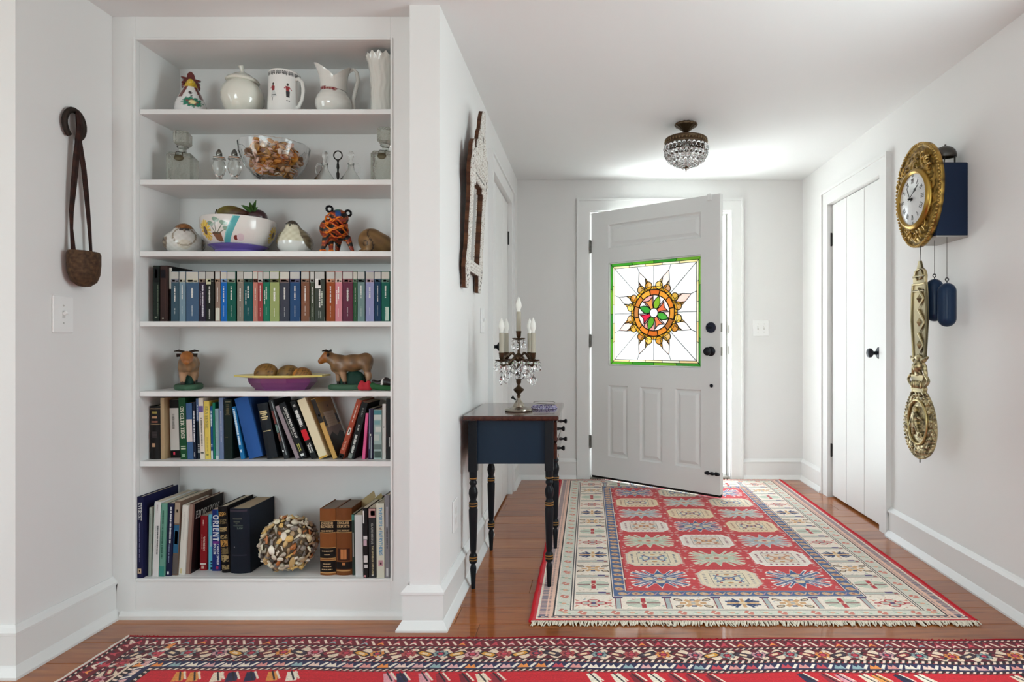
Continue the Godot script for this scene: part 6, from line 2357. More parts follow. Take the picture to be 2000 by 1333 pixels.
	b.paint = func(q: Vector3) -> Color:
		var n := 0.5 + 0.5 * sin(q.x * 90.0 + q.y * 60.0) * sin(q.y * 110.0 - q.z * 70.0)
		var c := L("6a4d2c").lerp(L("8d6c42"), n)
		var crease := absf(q.x + 0.012 - 0.012 * sin(q.y * 60.0))
		if q.z > 0.02 and (crease < 0.0026 or absf((Vector2(q.x + 0.03, q.y - 0.036)).length() - 0.009) < 0.002):
			return L("2a1c10")
		return L("241a12") if q.y < 0.008 else c
	b.nets(blob([[V(-0.014, 0.052, 0.0), V(0.05, 0.05, 0.048)], [V(0.018, 0.042, -0.004), V(0.05, 0.042, 0.05)], [V(-0.012, 0.04, 0.04), V(0.022, 0.032, 0.02)], [V(-0.03, 0.006, 0.03), V(0.03, 0.01, 0.02)]], 0.012, 0.0006), V(-0.08, -0.008, -0.07), V(0.085, 0.115, 0.075), 0.005)
	obj("body", b.done(), painted(0.4), t)


func cow(label: String, p: Vector3, turn: float, group: String):
	# facing -x
	var t := thing("cow_figurine", label, "figurine", p, turn, group)
	if not mats.has("cow"):
		var s := 1.0 / 496.0
		var q := func(x: float, y: float, z := 0.0) -> Vector3: return V((x - 690.0) * s, (763.0 - y) * s, z * s)
		var b := B.new()
		b.paint = func(r: Vector3) -> Color:
			var n := 0.5 + 0.5 * sin(r.x * 140.0 + r.y * 60.0) * sin(r.y * 120.0 + r.z * 110.0)
			var c := L("6b5036").lerp(L("8a6742"), n)
			if r.x < -0.098:
				c = L("a9692c").lerp(L("8a5020"), n)
			if r.y < 0.034:
				c = L("2a211a")
			elif r.y < 0.07:
				c = c.lerp(L("c09472"), 0.6)
			return c
		b.nets(blob([
			[q.call(662, 712), q.call(690, 711), 14.5 * s, 16.5 * s], [q.call(690, 711), q.call(714, 707), 16.5 * s, 14 * s], [q.call(714, 704), V(0.024, 0.026, 0.024)],
			[q.call(662, 708), q.call(643, 700), 14 * s, 10.5 * s], [q.call(640, 696), q.call(628, 707), 9 * s, 6.2 * s], [q.call(655, 722), q.call(668, 728), 8 * s, 7 * s],
			[q.call(671, 722, 8), q.call(677, 753, 8), 7.5 * s, 3.6 * s], [q.call(659, 722, -8), q.call(659, 753, -8), 7.5 * s, 3.6 * s],
			[q.call(716, 714, 8), q.call(723, 737, 9), 9 * s, 4.5 * s], [q.call(723, 737, 9), q.call(721, 755, 9), 4.5 * s, 3.6 * s],
			[q.call(716, 714, -8), q.call(714, 737, -9), 9 * s, 4.5 * s], [q.call(714, 737, -9), q.call(713, 755, -9), 4.5 * s, 3.6 * s]], 0.012),
			q.call(615, 772, -26), q.call(738, 680, 26), 0.0042)
		mats["cow"] = b.done()
		var h := B.new()
		for z in [-1.0, 1.0]:
			h.tube([q.call(644, 689, z * 4), q.call(642, 686, z * 13), q.call(637, 687, z * 20)], [2.6 * s, 2.2 * s, 0.8 * s], 8)
			h.tube([q.call(646, 694, z * 6), q.call(646, 695, z * 17)], [2.5 * s, 3.5 * s], 8, 0.5)
		mats["cow_horns"] = h.done()
		var g := B.new()
		g.warp = func(r: Vector3): return V(r.x * 1.95, r.y, r.z)
		g.lathe(P2([0, 0, 0.047, 0, 0.05, 0.006, 0.0495, 0.016, 0.045, 0.021, 0, 0.022]), 32)
		mats["cow_base"] = g.done()
		var k := B.new()
		k.nets(blob([[q.call(690, 748), V(0.03, 0.05, 0.02)], [q.call(672, 748), V(0.014, 0.035, 0.018)], [q.call(705, 750), V(0.016, 0.04, 0.018)]], 0.012), q.call(650, 762, -14), q.call(726, 712, 14), 0.005)
		mats["cow_block"] = k.done()
	obj("body", mats["cow"], painted(0.45, 0.15), t)
	obj("horns", mats["cow_horns"], M("2b211b", 0.5), t)
	obj("base", mats["cow_base"], M("41604a", 0.55), t, V(0, 0, 0))
	obj("support_block", mats["cow_block"], M("1d3a30", 0.6), t)


func build_shelf_five():
	cow("brown painted cow figurine on a green base, facing forward at the left of its shelf", stand(369, 2.47, 4), deg_to_rad(119.0), "")
	cow("brown painted cow figurine on a green base, standing side-on beside the purple dish", stand(690, 2.45, 4), 0.06, "")
	var p := stand(553, 2.44, 4)
	var t := thing("octagonal_dish", "purple octagonal pottery dish with a wide yellow rim holding three brown fruits", "dish", p)
	var oc := func(r: float, d: float, y: float) -> Array:
		var o := []
		for i in 8:
			var a := TAU * (i + 0.5) / 8
			o.append(V(cos(a) * r, y, -sin(a) * d))
		return o
	var loft := func(b: B, rows: Array):
		b.flat()
		for k in rows.size() - 1:
			for i in 8:
				var j := (i + 1) % 8
				b.quad(rows[k][i], rows[k][j], rows[k + 1][j], rows[k + 1][i])
	var b := B.new()
	loft.call(b, [oc.call(0.0, 0.0, 0.0), oc.call(0.105, 0.066, 0.0), oc.call(0.107, 0.068, 0.006), oc.call(0.117, 0.074, 0.014), oc.call(0.13, 0.083, 0.03), oc.call(0.133, 0.085, 0.047)])
	obj("body", b.done(), glaze("6f2f66", 0.3), t)
	b = B.new()
	loft.call(b, [oc.call(0.133, 0.085, 0.047), oc.call(0.186, 0.106, 0.053), oc.call(0.186, 0.106, 0.060), oc.call(0.131, 0.083, 0.053), oc.call(0.11, 0.07, 0.015), oc.call(0.0, 0.0, 0.012)])
	obj("rim", b.done(), glaze("d6c46a", 0.3), t)
	for k in 3:
		var f := thing("brown_fruit", ["largest brown fruit, left end of the purple dish", "middle brown fruit in the purple dish, rounded and dull", "smallest brown fruit with an orange side, right end of the purple dish"][k], "fruit", p + [V(-0.066, 0.061, 0.0), V(0.018, 0.058, -0.01), V(0.082, 0.056, 0.012)][k], 0.0, "")
		b = B.new()
		var base: String = ["7a5526", "6c5430", "8a5620"][k]
		b.paint = func(q: Vector3) -> Color:
			var n := 0.5 + 0.5 * sin(q.x * 150.0) * sin(q.y * 130.0 + q.z * 170.0)
			var spot := sin(q.x * 410.0) * sin(q.y * 390.0) * sin(q.z * 400.0 + 1.0)
			if k == 2 and q.x < -0.012:
				return L("c07a2c")
			return L(base).lerp(L("9a7236"), n * 0.6) if spot < 0.55 else L("3a2612")
		b.ell(V(0, 0, 0), [V(0.045, 0.044, 0.044), V(0.044, 0.04, 0.043), V(0.036, 0.033, 0.035)][k], 40, 26)
		obj("skin", b.done(), painted(0.5), f)
	p = stand(738, 2.39, 4)
	t = thing("painted_carving", "small red, green and black painted carving in front of the side-on cow", "carving", p)
	b = B.new()
	b.nets(blob([[V(-0.058, 0.012, 0.0), V(0.02, 0.016, 0.016)], [V(-0.062, 0.026, 0), V(0.010, 0.014, 0.012)], [V(-0.036, 0.026, 0.0), V(0.010, 0.014, 0.012)], [V(-0.034, 0.008, 0.0), V(0.012, 0.012, 0.014)]], 0.01, 0.0006), V(-0.09, -0.008, -0.025), V(-0.01, 0.052, 0.025), 0.004)
	obj("red_bow", b.done(), M("b8323c", 0.8), t)
	b = B.new()
	b.nets(blob([[V(-0.022, 0.018, -0.004), V(0.03, 0.008, 0.0), 0.014, 0.012], [V(0.03, 0.008, 0), V(0.045, 0.008, 0), 0.012, 0.012]], 0.01, 0.0006), V(-0.05, -0.008, -0.03), V(0.065, 0.05, 0.025), 0.004)
	obj("green_leaf", b.done(), M("2f5a36", 0.6), t)
	b = B.new()
	b.paint = func(q: Vector3) -> Color: return L("d8d4cf") if absf(q.x - 0.012 - q.y * 0.2) < 0.004 and q.z > 0.0 else L("17120f")
	b.nets(blob([[V(-0.02, 0.034, -0.01), V(0.0, 0.026, -0.006), 0.009, 0.008], [V(0.0, 0.026, -0.006), V(0.03, 0.034, -0.004), 0.010, 0.016], [V(0.03, 0.034, -0.004), V(0.05, 0.03, 0), 0.016, 0.012]], 0.008), V(-0.045, 0.0, -0.035), V(0.07, 0.065, 0.025), 0.004)
	obj("black_head", b.done(), painted(0.4), t)


# ---------------------------------------------------------------- books

var row := []


func book(called: String, label: String, col: String, x0: float, x1: float, lean: float, top: float, shelf: int, d: float, deep: float, o := {}) -> Node3D:
	# x0, x1: the spine's foot in the photograph; lean: how far its head is moved sideways (pixels); top: height of the head (pixels)
	var s := 1200.0 / d
	var y: float = SHELF_Y[shelf]
	var foot := 668.0 + (EYE - y) * s
	var a := atan2(lean, foot - top)
	var h := (foot - top) / s / cos(a)
	var w := (x1 - x0) / s * cos(a)
	if a < 0.0:
		h -= w * sin(-a) * 0.0
	var t := thing(called, label, "book", V(((x1 if a > 0.0 else x0) - 1150.0) / s, y, -d))
	t.rotation.z = -a
	if a > 0.0:
		t.position += Basis(V(0, 0, 1), -a) * V(-w, 0, 0)
	if o.has("turn"):
		t.rotation.y = o.turn
	if o.has("group"):
		t.set_meta("group", o.group)
	var hard: bool = o.get("hard", false)
	var c := 0.0028 if hard else 0.0009
	c = minf(c, w * 0.2)
	var r: float = o.get("round", minf(0.002, w * 0.2))
	var pl := PackedVector2Array()
	pl.append(Vector2(0, -deep))
	var steps := 5
	for i in steps + 1:
		var f := float(i) / steps
		pl.append(Vector2(lerpf(0.0, w * 0.5, f), -r * (1.0 - sin(f * PI / 2)) ) if r > 0.003 else Vector2(r * (1.0 - cos(f * PI / 2)), -r * (1.0 - sin(f * PI / 2))))
	for i in steps + 1:
		var f := float(steps - i) / steps
		pl.append(Vector2(w - lerpf(0.0, w * 0.5, f), -r * (1.0 - sin(f * PI / 2)) - 1e-6 * i) if r > 0.003 else Vector2(w - r * (1.0 - cos(f * PI / 2)), -r * (1.0 - sin(f * PI / 2))))
	pl.append_array(PackedVector2Array([Vector2(w, -deep), Vector2(w - c, -deep), Vector2(w - c, -r - c), Vector2(c, -r - c), Vector2(c, -deep)]))
	var clean := PackedVector2Array()
	for q in pl:
		if clean.is_empty() or clean[-1].distance_to(q) > 1e-5:
			clean.append(q)
	var b := B.new()
	b.ex(clean, V(0, 0, 0), V(1, 0, 0), V(0, 0, 1), V(0, h, 0))
	obj("cover", b.done(), M(col, o.get("rough", 0.5)), t)
	var e := 0.003 if hard else 0.0003
	obj("pages", boxm(V(c + 0.0001, e, -deep + e), V(w - c - 0.0001, h - e, -r - c - 0.0002)), M(o.get("pages", "cfc4ae"), 0.9), t)
	# flat print on the spine: bands [from, to, colour, left, right] as shares of height and width
	var z := 0.0004
	for q in o.get("bands", []):
		var l: float = q[3] if q.size() > 3 else 0.03
		var g: float = q[4] if q.size() > 4 else 0.97
		var hump := r if r > 0.003 else 0.0
		var m := B.new()
		m.flat()
		var n := 8 if hump > 0.0 else 1
		for i in n:
			var f0 := lerpf(l, g, float(i) / n)
			var f1 := lerpf(l, g, float(i + 1) / n)
			var z0 := z - hump * (1.0 - sin(minf(f0, 1.0 - f0) * PI))
			var z1 := z - hump * (1.0 - sin(minf(f1, 1.0 - f1) * PI))
			m.quad(V(w * f0, h * q[0], z0), V(w * f1, h * q[0], z1), V(w * f1, h * q[1], z1), V(w * f0, h * q[1], z0))
		obj("spine_band", m.done(), M(q[2], 0.6), t)
	# lines too small to read: [from, to, across, thickness, colour]
	for q in o.get("lines", []):
		var m := B.new()
		m.flat()
		var yy: float = h * q[1]
		while yy > h * q[0] + 0.001:
			var l := minf(rng.randf_range(0.0022, 0.0042), yy - h * q[0])
			var k: float = w * q[3] * rng.randf_range(0.75, 1.0)
			m.quad(V(w * q[2] - k * 0.5, yy - l, z + 0.0003), V(w * q[2] + k * 0.5, yy - l, z + 0.0003), V(w * q[2] + k * 0.5, yy, z + 0.0003), V(w * q[2] - k * 0.5, yy, z + 0.0003))
			yy -= l + (0.0008 if rng.randf() < 0.8 else 0.003)
		obj("spine_print", m.done(), M(q[4], 0.6), t)
	# readable words: [words, colour, middle, length (m, as share of height), thickness (share of width), across, lying?, serif?]
	for q in o.get("words", []):
		var flatly: bool = q.size() > 6 and q[6]
		var serif: bool = q.size() > 7 and q[7]
		var long: float = (w if flatly else h) * q[3]
		var high: float = (h if flatly else w) * q[4]
		lettering("spine_title", t, q[0], M(q[1], 0.6), long, high, V(w * q[5], h * q[2], z + 0.0002), V(0, 0, 0.0 if flatly else -PI / 2), serif)
	t.set_meta("size", V(w, h, deep))
	row.append(t)
	return t


func outline(t: Node3D) -> PackedVector2Array:
	var s: Vector3 = t.get_meta("size")
	var o := PackedVector2Array()
	for q in [V(0, 0, 0), V(s.x, 0, 0), V(s.x, s.y, 0), V(0, s.y, 0)]:
		var w: Vector3 = t.transform * q
		o.append(Vector2(w.x, w.y))
	return o


func settle(books: Array, way: float):
	# push each book along the shelf until it only touches its neighbour
	for i in range(1, books.size()):
		var go := true
		while go:
			go = false
			for j in range(maxi(0, i - 3), i):
				for r in Geometry2D.intersect_polygons(outline(books[j]), outline(books[i])):
					var area := 0.0
					for k in r.size():
						area += r[k].cross(r[(k + 1) % r.size()])
					if absf(area) > 2e-8:
						go = true
			if go:
				books[i].position.x += way * 0.0003


func build_classics():
	var g := "row of matching pale-topped paperbacks"
	var D := 2.385
	book("book", "dark green hardcover with a white emblem, first at the left of the row of classics", "1d2620", 299, 311, 0, 519, 3, D, 0.15, {"hard": true, "lines": [[0.06, 0.66, 0.8, 0.1, "6f7d68"]], "bands": [[0.70, 0.96, "121514", 0.1, 0.9], [0.78, 0.93, "c9c8bf", 0.35, 0.65], [0.07, 0.09, "8d927c", 0.3, 0.6]]})
	book("book", "dark brown hardcover with a black label panel, second in the row of classics", "3a2825", 312.5, 327, 0, 519, 3, D, 0.15, {"hard": true, "bands": [[0.78, 0.93, "17131a", 0.1, 0.75], [0.05, 0.76, "553a34", 0.15, 0.18], [0.05, 0.76, "553a34", 0.75, 0.78], [0.05, 0.07, "b8a998", 0.3, 0.5]]})
	book("book", "narrow black book with a long white upper strip, third in the row of classics", "0d0d0e", 328, 333.5, 0, 522, 3, D + 0.01, 0.14, {"bands": [[0.6, 0.99, "cfccc2"]]})
	var rows := [
		["slate blue", "3e5562", 333.8, 349.4, "7f7f86"], ["pale steel blue", "76919f", 350, 362, "bcb9a8"], ["broad denim blue", "47617d", 363, 387.8, "c9c5ae"], ["dark aubergine", "2f2636", 388.4, 401.6, "7f6a5a"],
		["black-spined", "20221f", 402.2, 417.8, "c8c6ac"], ["taupe pink", "8e7667", 420, 430, "a5856c"], ["bright cobalt blue", "1464b4", 431, 443, "7f9dc0"], ["deep bottle green", "12584a", 443.5, 460, "7d8873"],
		["grey-brown", "7c7264", 463, 475.4, "9a8f7c"], ["dark teal", "0f4d4f", 476, 493.4, "31443a"], ["salmon pink", "b86d5c", 494, 503.4, "54342c"], ["brick red", "9a3c3c", 503.8, 513, "c3bfb8"],
		["emerald green", "147055", 514, 526.5, "2e4a44"], ["lime olive", "8f9a55", 527, 545, "5f5c40"], ["charcoal indigo", "3a3c48", 546.7, 565, "8b6f66"], ["royal navy", "24466f", 566, 586, "5a5870"],
		["chestnut brown", "7a4f38", 588, 604, "8f6a54"], ["narrow moss grey", "444a3a", 606, 614, "8c8f86"], ["dark grey-green", "3d423a", 615, 634, "d8d7d0"], ["rust orange", "96481f", 637, 654, "c08a6a"],
		["rose pink", "cf7b86", 654.5, 668, "d3b9ae"], ["plum purple", "642a40", 669, 689, "8a5c5e"], ["narrow forest green", "2c5636", 690, 697.6, "6f8a70"], ["grey teal", "64827f", 698.2, 712.4, "55645f"],
		["lavender", "8b8db8", 714, 730.4, "a98f9a"], ["midnight blue", "103655", 731.2, 744, "3d5266"], ["sea green", "0f5c4e", 745, 761, "5a7a6c"]]
	for i in rows.size():
		var r: Array = rows[i]
		var o := {"group": g, "bands": [[0.85, 0.985, ["bcb9b1", "c6c4bd", "cbc7bb", "c2c0ba"][i % 4]], [0.78, 0.85, r[4]]], "lines": []}
		var ink := "dcdcd4" if Color(r[1]).get_luminance() < 0.3 else "eceae2"
		o.lines.append([rng.randf_range(0.36, 0.48), rng.randf_range(0.66, 0.72), 0.5, rng.randf_range(0.14, 0.22), ink])
		o.lines.append([rng.randf_range(0.08, 0.14), rng.randf_range(0.26, 0.32), 0.5, 0.1, Color(ink).lerp(Color(r[1]), 0.4).to_html(false)])
		o.bands.append([0.79, 0.83, Color(r[4]).lerp(Color("f0e6d8"), 0.5).to_html(false), rng.randf_range(0.1, 0.3), rng.randf_range(0.45, 0.7)])
		o.bands.append([0.79, 0.815, Color(r[4]).darkened(0.45).to_html(false), rng.randf_range(0.6, 0.7), 0.9])
		if i == 3:
			o.lines = [[0.1, 0.73, 0.58, 0.26, "d8d4dc"], [0.3, 0.6, 0.3, 0.08, "9a8fa0"]]
		if i == 4:
			o.lines = [[0.37, 0.7, 0.45, 0.2, "dedcd2"], [0.05, 0.25, 0.45, 0.16, "b9b7ac"]]
			o.bands[1] = [0.74, 0.85, "c8c6a4", 0.03, 0.62]
		if i == 5:
			o.bands.append([0.02, 0.27, "dcd8c8", 0.1, 0.9])
		if i == 18:
			o.bands = [[0.85, 0.985, "bcbab4"], [0.66, 0.85, "dcdad4", 0.03, 0.62], [0.72, 0.83, "20241f", 0.36, 0.6]]
			o.lines = [[0.28, 0.64, 0.5, 0.16, "dcdcd2"], [0.32, 0.6, 0.72, 0.14, "c5cdb8"], [0.06, 0.22, 0.42, 0.1, "a0a498"], [0.06, 0.2, 0.6, 0.1, "a0a498"]]
		if i in [9, 12, 20]:
			o.lines.append([0.34, 0.62, 0.25, 0.12, ink])
		if i == 26:
			o.bands.append([0.02, 0.29, "c4d2c4", 0.45, 0.9])
		if i in [15, 16, 18]:
			o.bands.append([0.0, 0.09, "b8b6b0", 0.985, 1.0])
		book("paperback", "%s paperback with a pale grey top label in the row of matching classics" % r[0], r[1], r[2], r[3], 0, 530, 3, D, 0.125, o)
	settle(row, 1.0)


func build_books_upper():
	row = []
	var D := 2.388
	var S := 5
	book("book", "black leather-bound hardcover with gold bands, leftmost under the front-facing cow", "15100f", 291.3, 312.8, 0, 794, S, D, 0.14, {"hard": true, "round": 0.006, "bands": [[0.945, 0.957, "a88a62"], [0.86, 0.90, "8a7a2e", 0.2, 0.7], [0.77, 0.81, "a9805a", 0.2, 0.7], [0.69, 0.72, "8a5a4a", 0.15, 0.75], [0.655, 0.667, "a88a62"], [0.23, 0.3, "b28a6a", 0.25, 0.55]], "lines": [[0.4, 0.52, 0.5, 0.5, "3c3434"]]})
	book("book", "tall tan book with a worn cloth spine, second under the front-facing cow", "a98d68", 313.5, 320.8, -1, 778, S, D, 0.17, {"pages": "a49a8c"})
	book("book", "black book with a slanted white spine panel and a small pink dot", "131110", 333, 351, -3, 782, S, D + 0.03, 0.13, {"bands": [[0.13, 0.86, "cfcbc4", 0.02, 0.98], [0.05, 0.1, "d8405a", 0.3, 0.5]], "lines": [[0.5, 0.76, 0.4, 0.3, "77736c"]]})
	book("book", "green hardcover with the white vertical title ON CELTIC TIDES", "1b4a2c", 352.5, 365.6, -4.5, 778, S, D, 0.15, {"hard": true, "words": [["ON CELTIC TIDES", "d9d8c4", 0.6, 0.52, 0.52, 0.5, false, true]], "bands": [[0.16, 0.185, "b9c2a8", 0.15, 0.85], [0.2, 0.215, "b9c2a8", 0.15, 0.85]], "lines": [[0.03, 0.08, 0.5, 0.5, "8fae90"]]})
	book("book", "blue paperback with a broad off-white middle panel, right of the green Celtic title", "3f5f88", 366, 377.6, -3.5, 788, S, D, 0.14, {"bands": [[0.31, 0.71, "cfc3bd", 0.02, 0.98]], "lines": [[0.4, 0.65, 0.5, 0.12, "b0a6a2"]]})
	book("book", "narrow dark navy paperback with white vertical lettering, beside the tall blue-topped one", "1b2436", 378, 382.6, -2, 786, S, D, 0.13, {"lines": [[0.3, 0.85, 0.5, 0.6, "dcdde0"], [0.04, 0.12, 0.5, 0.5, "9a9ca2"]]})
	book("book", "tall navy book with a steel blue top half, beside the cream spine", "1f2d38", 383, 390, -3, 778, S, D + 0.006, 0.15, {"bands": [[0.62, 0.99, "4f6a92"]], "lines": [[0.64, 0.88, 0.4, 0.3, "c2cbd8"], [0.1, 0.24, 0.5, 0.5, "d0d2d0"]]})
	book("book", "cream spine with a purple square near its head, left of the yellow book", "ddd2c2", 391, 400.4, -4, 778, S, D - 0.004, 0.15, {"bands": [[0.77, 0.87, "6a5a92", 0.02, 0.95]], "lines": [[0.22, 0.68, 0.5, 0.3, "6d675e"], [0.09, 0.12, 0.5, 0.6, "4a4a44"]]})
	book("book", "yellow paperback with the faint vertical title SEA SENSE", "dcc252", 400.8, 410.8, -3, 784, S, D - 0.004, 0.14, {"words": [["SEA SENSE", "8f8a4c", 0.72, 0.38, 0.5, 0.5, false, true]], "lines": [[0.14, 0.38, 0.5, 0.16, "a8964a"], [0.06, 0.09, 0.5, 0.5, "7d7a3a"]]})
	book("book", "thin blue and green paperback next to the yellow book", "1d4f86", 411.2, 415.6, -2, 794, S, D, 0.13, {"bands": [[0.0, 0.16, "c8d2d4", 0.1, 0.9]], "lines": [[0.62, 0.92, 0.5, 0.7, "c8dbe4"], [0.24, 0.28, 0.5, 0.7, "c9d4e0"]]})
	book("book", "thin emerald paperback next to the blue and green one", "17765a", 415.8, 420, -2, 787, S, D, 0.13, {})
	book("book", "slim pale blue-grey paperback, left of the tall steel blue book", "7f9da6", 421, 428, -1.5, 799, S, D, 0.14, {"bands": [[0.0, 0.07, "c6cfcf", 0.05, 0.9]], "lines": [[0.2, 0.75, 0.5, 0.18, "a9bec2"]]})
	book("book", "tall steel blue-grey book right of the slim pale one", "64779a", 428.3, 437, -1.5, 777.5, S, D, 0.15, {"lines": [[0.27, 0.78, 0.5, 0.2, "c8cfda"]]})
	book("book", "near-black green hardcover with faint gilt lines, before the leaning bright blue book", "12201c", 438, 453, -1, 781, S, D, 0.14, {"hard": true, "bands": [[0.955, 0.967, "7c7456", 0.15, 0.85], [0.74, 0.75, "4d4a38", 0.15, 0.8], [0.36, 0.37, "4d4a38", 0.15, 0.5]], "lines": [[0.76, 0.92, 0.5, 0.4, "5d573f"]]})
	book("book", "thin bright blue paperback with white vertical lettering, leaning left", "1c6fa6", 468, 475, -18, 795.6, S, D, 0.13, {"lines": [[0.27, 0.96, 0.5, 0.6, "cfe4ee"], [0.12, 0.18, 0.5, 0.5, "d8e8f0"]]})
	book("book", "thick plain blue cloth hardcover, leaning left", "2d5796", 485.6, 513, -29, 780, S, D, 0.15, {"hard": true, "round": 0.004, "rough": 0.8})
	book("book", "black hardcover with a gold title block, leaning against the blue cloth one", "171c22", 521, 542, -20, 790, S, D, 0.15, {"hard": true, "round": 0.004, "bands": [[0.84, 0.863, "c9b988", 0.12, 0.8], [0.805, 0.83, "c9b988", 0.14, 0.82], [0.775, 0.793, "c9b988", 0.3, 0.7], [0.735, 0.758, "c9b988", 0.12, 0.84], [0.70, 0.72, "c9b988", 0.22, 0.74], [0.49, 0.505, "c9b988", 0.15, 0.85]]})
	book("book", "thin black paperback with a grey and red picture strip, leaning left", "26282a", 555, 565, -31.5, 783, S, D, 0.14, {"bands": [[0.6, 0.82, "6b3a36", 0.05, 0.45], [0.45, 0.58, "5f7a74", 0.05, 0.45], [0.3, 0.44, "6d4a42", 0.05, 0.45], [0.06, 0.97, "8c9496", 0.6, 0.78], [0.12, 0.15, "d8dad8", 0.1, 0.4]]})
	book("book", "thin mauve-grey hardcover, leaning left", "8a7a80", 575.6, 584, -41, 795, S, D, 0.14, {"hard": true})
	book("book", "black paperback with the leaning white title LESSONS FROM THE TOP", "1b1c1f", 587, 600.8, -43, 790, S, D, 0.14, {"words": [["LESSONS FROM THE TOP", "dcdcd6", 0.64, 0.56, 0.34, 0.66]], "lines": [[0.38, 0.84, 0.28, 0.12, "8f9088"], [0.12, 0.26, 0.35, 0.14, "c9c860"], [0.12, 0.26, 0.6, 0.14, "c9c860"]], "bands": [[0.04, 0.08, "cfd2d0", 0.25, 0.75]]})
	book("book", "black paperback with white script title and a red block, leaning left", "191a1a", 608, 620, -42, 786, S, D, 0.14, {"lines": [[0.56, 0.84, 0.5, 0.62, "dfe0da"], [0.1, 0.24, 0.35, 0.28, "c9cac4"], [0.1, 0.26, 0.72, 0.28, "c9cac4"]], "bands": [[0.32, 0.5, "c8222e", 0.02, 0.98], [0.9, 0.94, "9a9a96", 0.3, 0.7]]})
	var big := book("book", "thick cream paperback with a blank spine, leaning left", "ddd0ac", 624, 642, -44, 783, S, D, 0.15, {"bands": [[0.0, 0.03, "c79a3a", 0.0, 1.0]]})
	big.get_node("cover")
	var pic := book("book", "orange-spined paperback showing its sandy cover photograph, leaning against the cream one", "c2974a", 650.5, 660, -44, 781, S, D, 0.14, {"bands": [[0.6, 0.99, "2b2724", 0.0, 1.0], [0.7, 0.74, "d8d4c8", 0.35, 0.7]]})
	var sz: Vector3 = pic.get_meta("size")
	var im := Image.create(256, 384, false, Image.FORMAT_RGB8)
	im.fill(Color("8d7448"))
	im.fill_rect(Rect2i(0, 0, 256, 30), Color("9a7a3a"))
	im.fill_rect(Rect2i(0, 120, 256, 60), Color("171514"))
	im.fill_rect(Rect2i(40, 96, 176, 96), Color("b7aa8e"))
	for k in 5:
		im.fill_rect(Rect2i(64, 112 + k * 15, 120, 3), Color("a3967c"))
	im.fill_rect(Rect2i(0, 192, 256, 70), Color("7d7068"))
	ipoly(im, PackedVector2Array([Vector2(0, 250), Vector2(70, 226), Vector2(130, 262), Vector2(200, 230), Vector2(255, 250), Vector2(255, 383), Vector2(0, 383)]), Color("12110f"))
	for k in 60:
		im.fill_rect(Rect2i(rng.randi() % 250, 280 + rng.randi() % 70, 5, 3), Color("4d3a30"))
	iring(im, Vector2(150, 60), Vector2(7, 12), Color("3a2e1c"))
	var cp := B.new()
	cp.flat()
	cp.rect_uv(V(sz.x + 0.0004, 0.001, -0.002), V(0, 0, -sz.z + 0.004), V(0, sz.y - 0.002, 0))
	pic.set_meta("size", sz + V(0.0008, 0, 0))
	obj("cover_photograph", cp.done(), tex_mat(im, 0.4), pic)
	book("book", "orange-red paperback with a white sun emblem and black foot, leaning right", "a34a34", 665, 676, 37, 783, S, D, 0.14, {"bands": [[0.0, 0.08, "161312"], [0.015, 0.055, "d8d4d0", 0.3, 0.6], [0.4, 0.52, "d9cfc4", 0.25, 0.75], [0.43, 0.49, "a34a34", 0.38, 0.62]], "lines": [[0.62, 0.9, 0.5, 0.2, "e3c9b8"], [0.14, 0.3, 0.45, 0.4, "c98a72"]]})
	book("book", "black paperback with white lettering, leaning right beside the orange-red one", "1a1b1c", 681, 694, 27, 788, S, D, 0.14, {"bands": [[0.0, 0.09, "77807a", 0.0, 0.6]], "lines": [[0.1, 0.42, 0.45, 0.4, "c9ccc6"], [0.5, 0.6, 0.5, 0.3, "9a9d98"], [0.75, 0.9, 0.5, 0.25, "6f726e"]]})
	book("book", "thin hot pink paperback", "d84a86", 709, 715, 7, 808, S, D, 0.13, {"rough": 0.4})
	book("book", "dark violet paperback with a pale strip beside the hot pink one", "2f2a44", 719, 728, 1, 798.5, S, D, 0.13, {"bands": [[0.2, 0.98, "7a7490", 0.15, 0.35], [0.02, 0.45, "8f9a9e", 0.55, 0.8], [0.46, 0.5, "d6d3cc", 0.2, 0.6]]})
	book("book", "teal and white marbled paperback near the right end under the side-on cow", "93a7a3", 729.6, 745.6, 0, 801, S, D, 0.13, {"bands": [[0.9, 0.99, "3f7f86"], [0.8, 0.9, "bcc4bd"], [0.7, 0.78, "6f9a9c", 0.1, 0.8], [0.55, 0.66, "c2c8c0", 0.2, 0.95], [0.38, 0.5, "b0b8b0", 0.05, 0.7], [0.2, 0.3, "5f706c"], [0.03, 0.16, "4a5a54", 0.1, 0.9]]})
	book("book", "narrow white hardcover beside the last black one", "c9c5bf", 746.4, 753.6, 0, 789.5, S, D, 0.13, {"hard": true, "bands": [[0.57, 0.59, "4a4642", 0.35, 0.6]]})
	book("book", "black book at the far right end under the side-on cow", "1c1c1d", 754.2, 762.5, 0, 779, S, D, 0.14, {"lines": [[0.2, 0.36, 0.75, 0.25, "d0d0cc"]]})
	var leaning := row.slice(23)
	leaning.reverse()
	settle(row.slice(0, 23), 1.0)
	settle(leaning, -1.0)


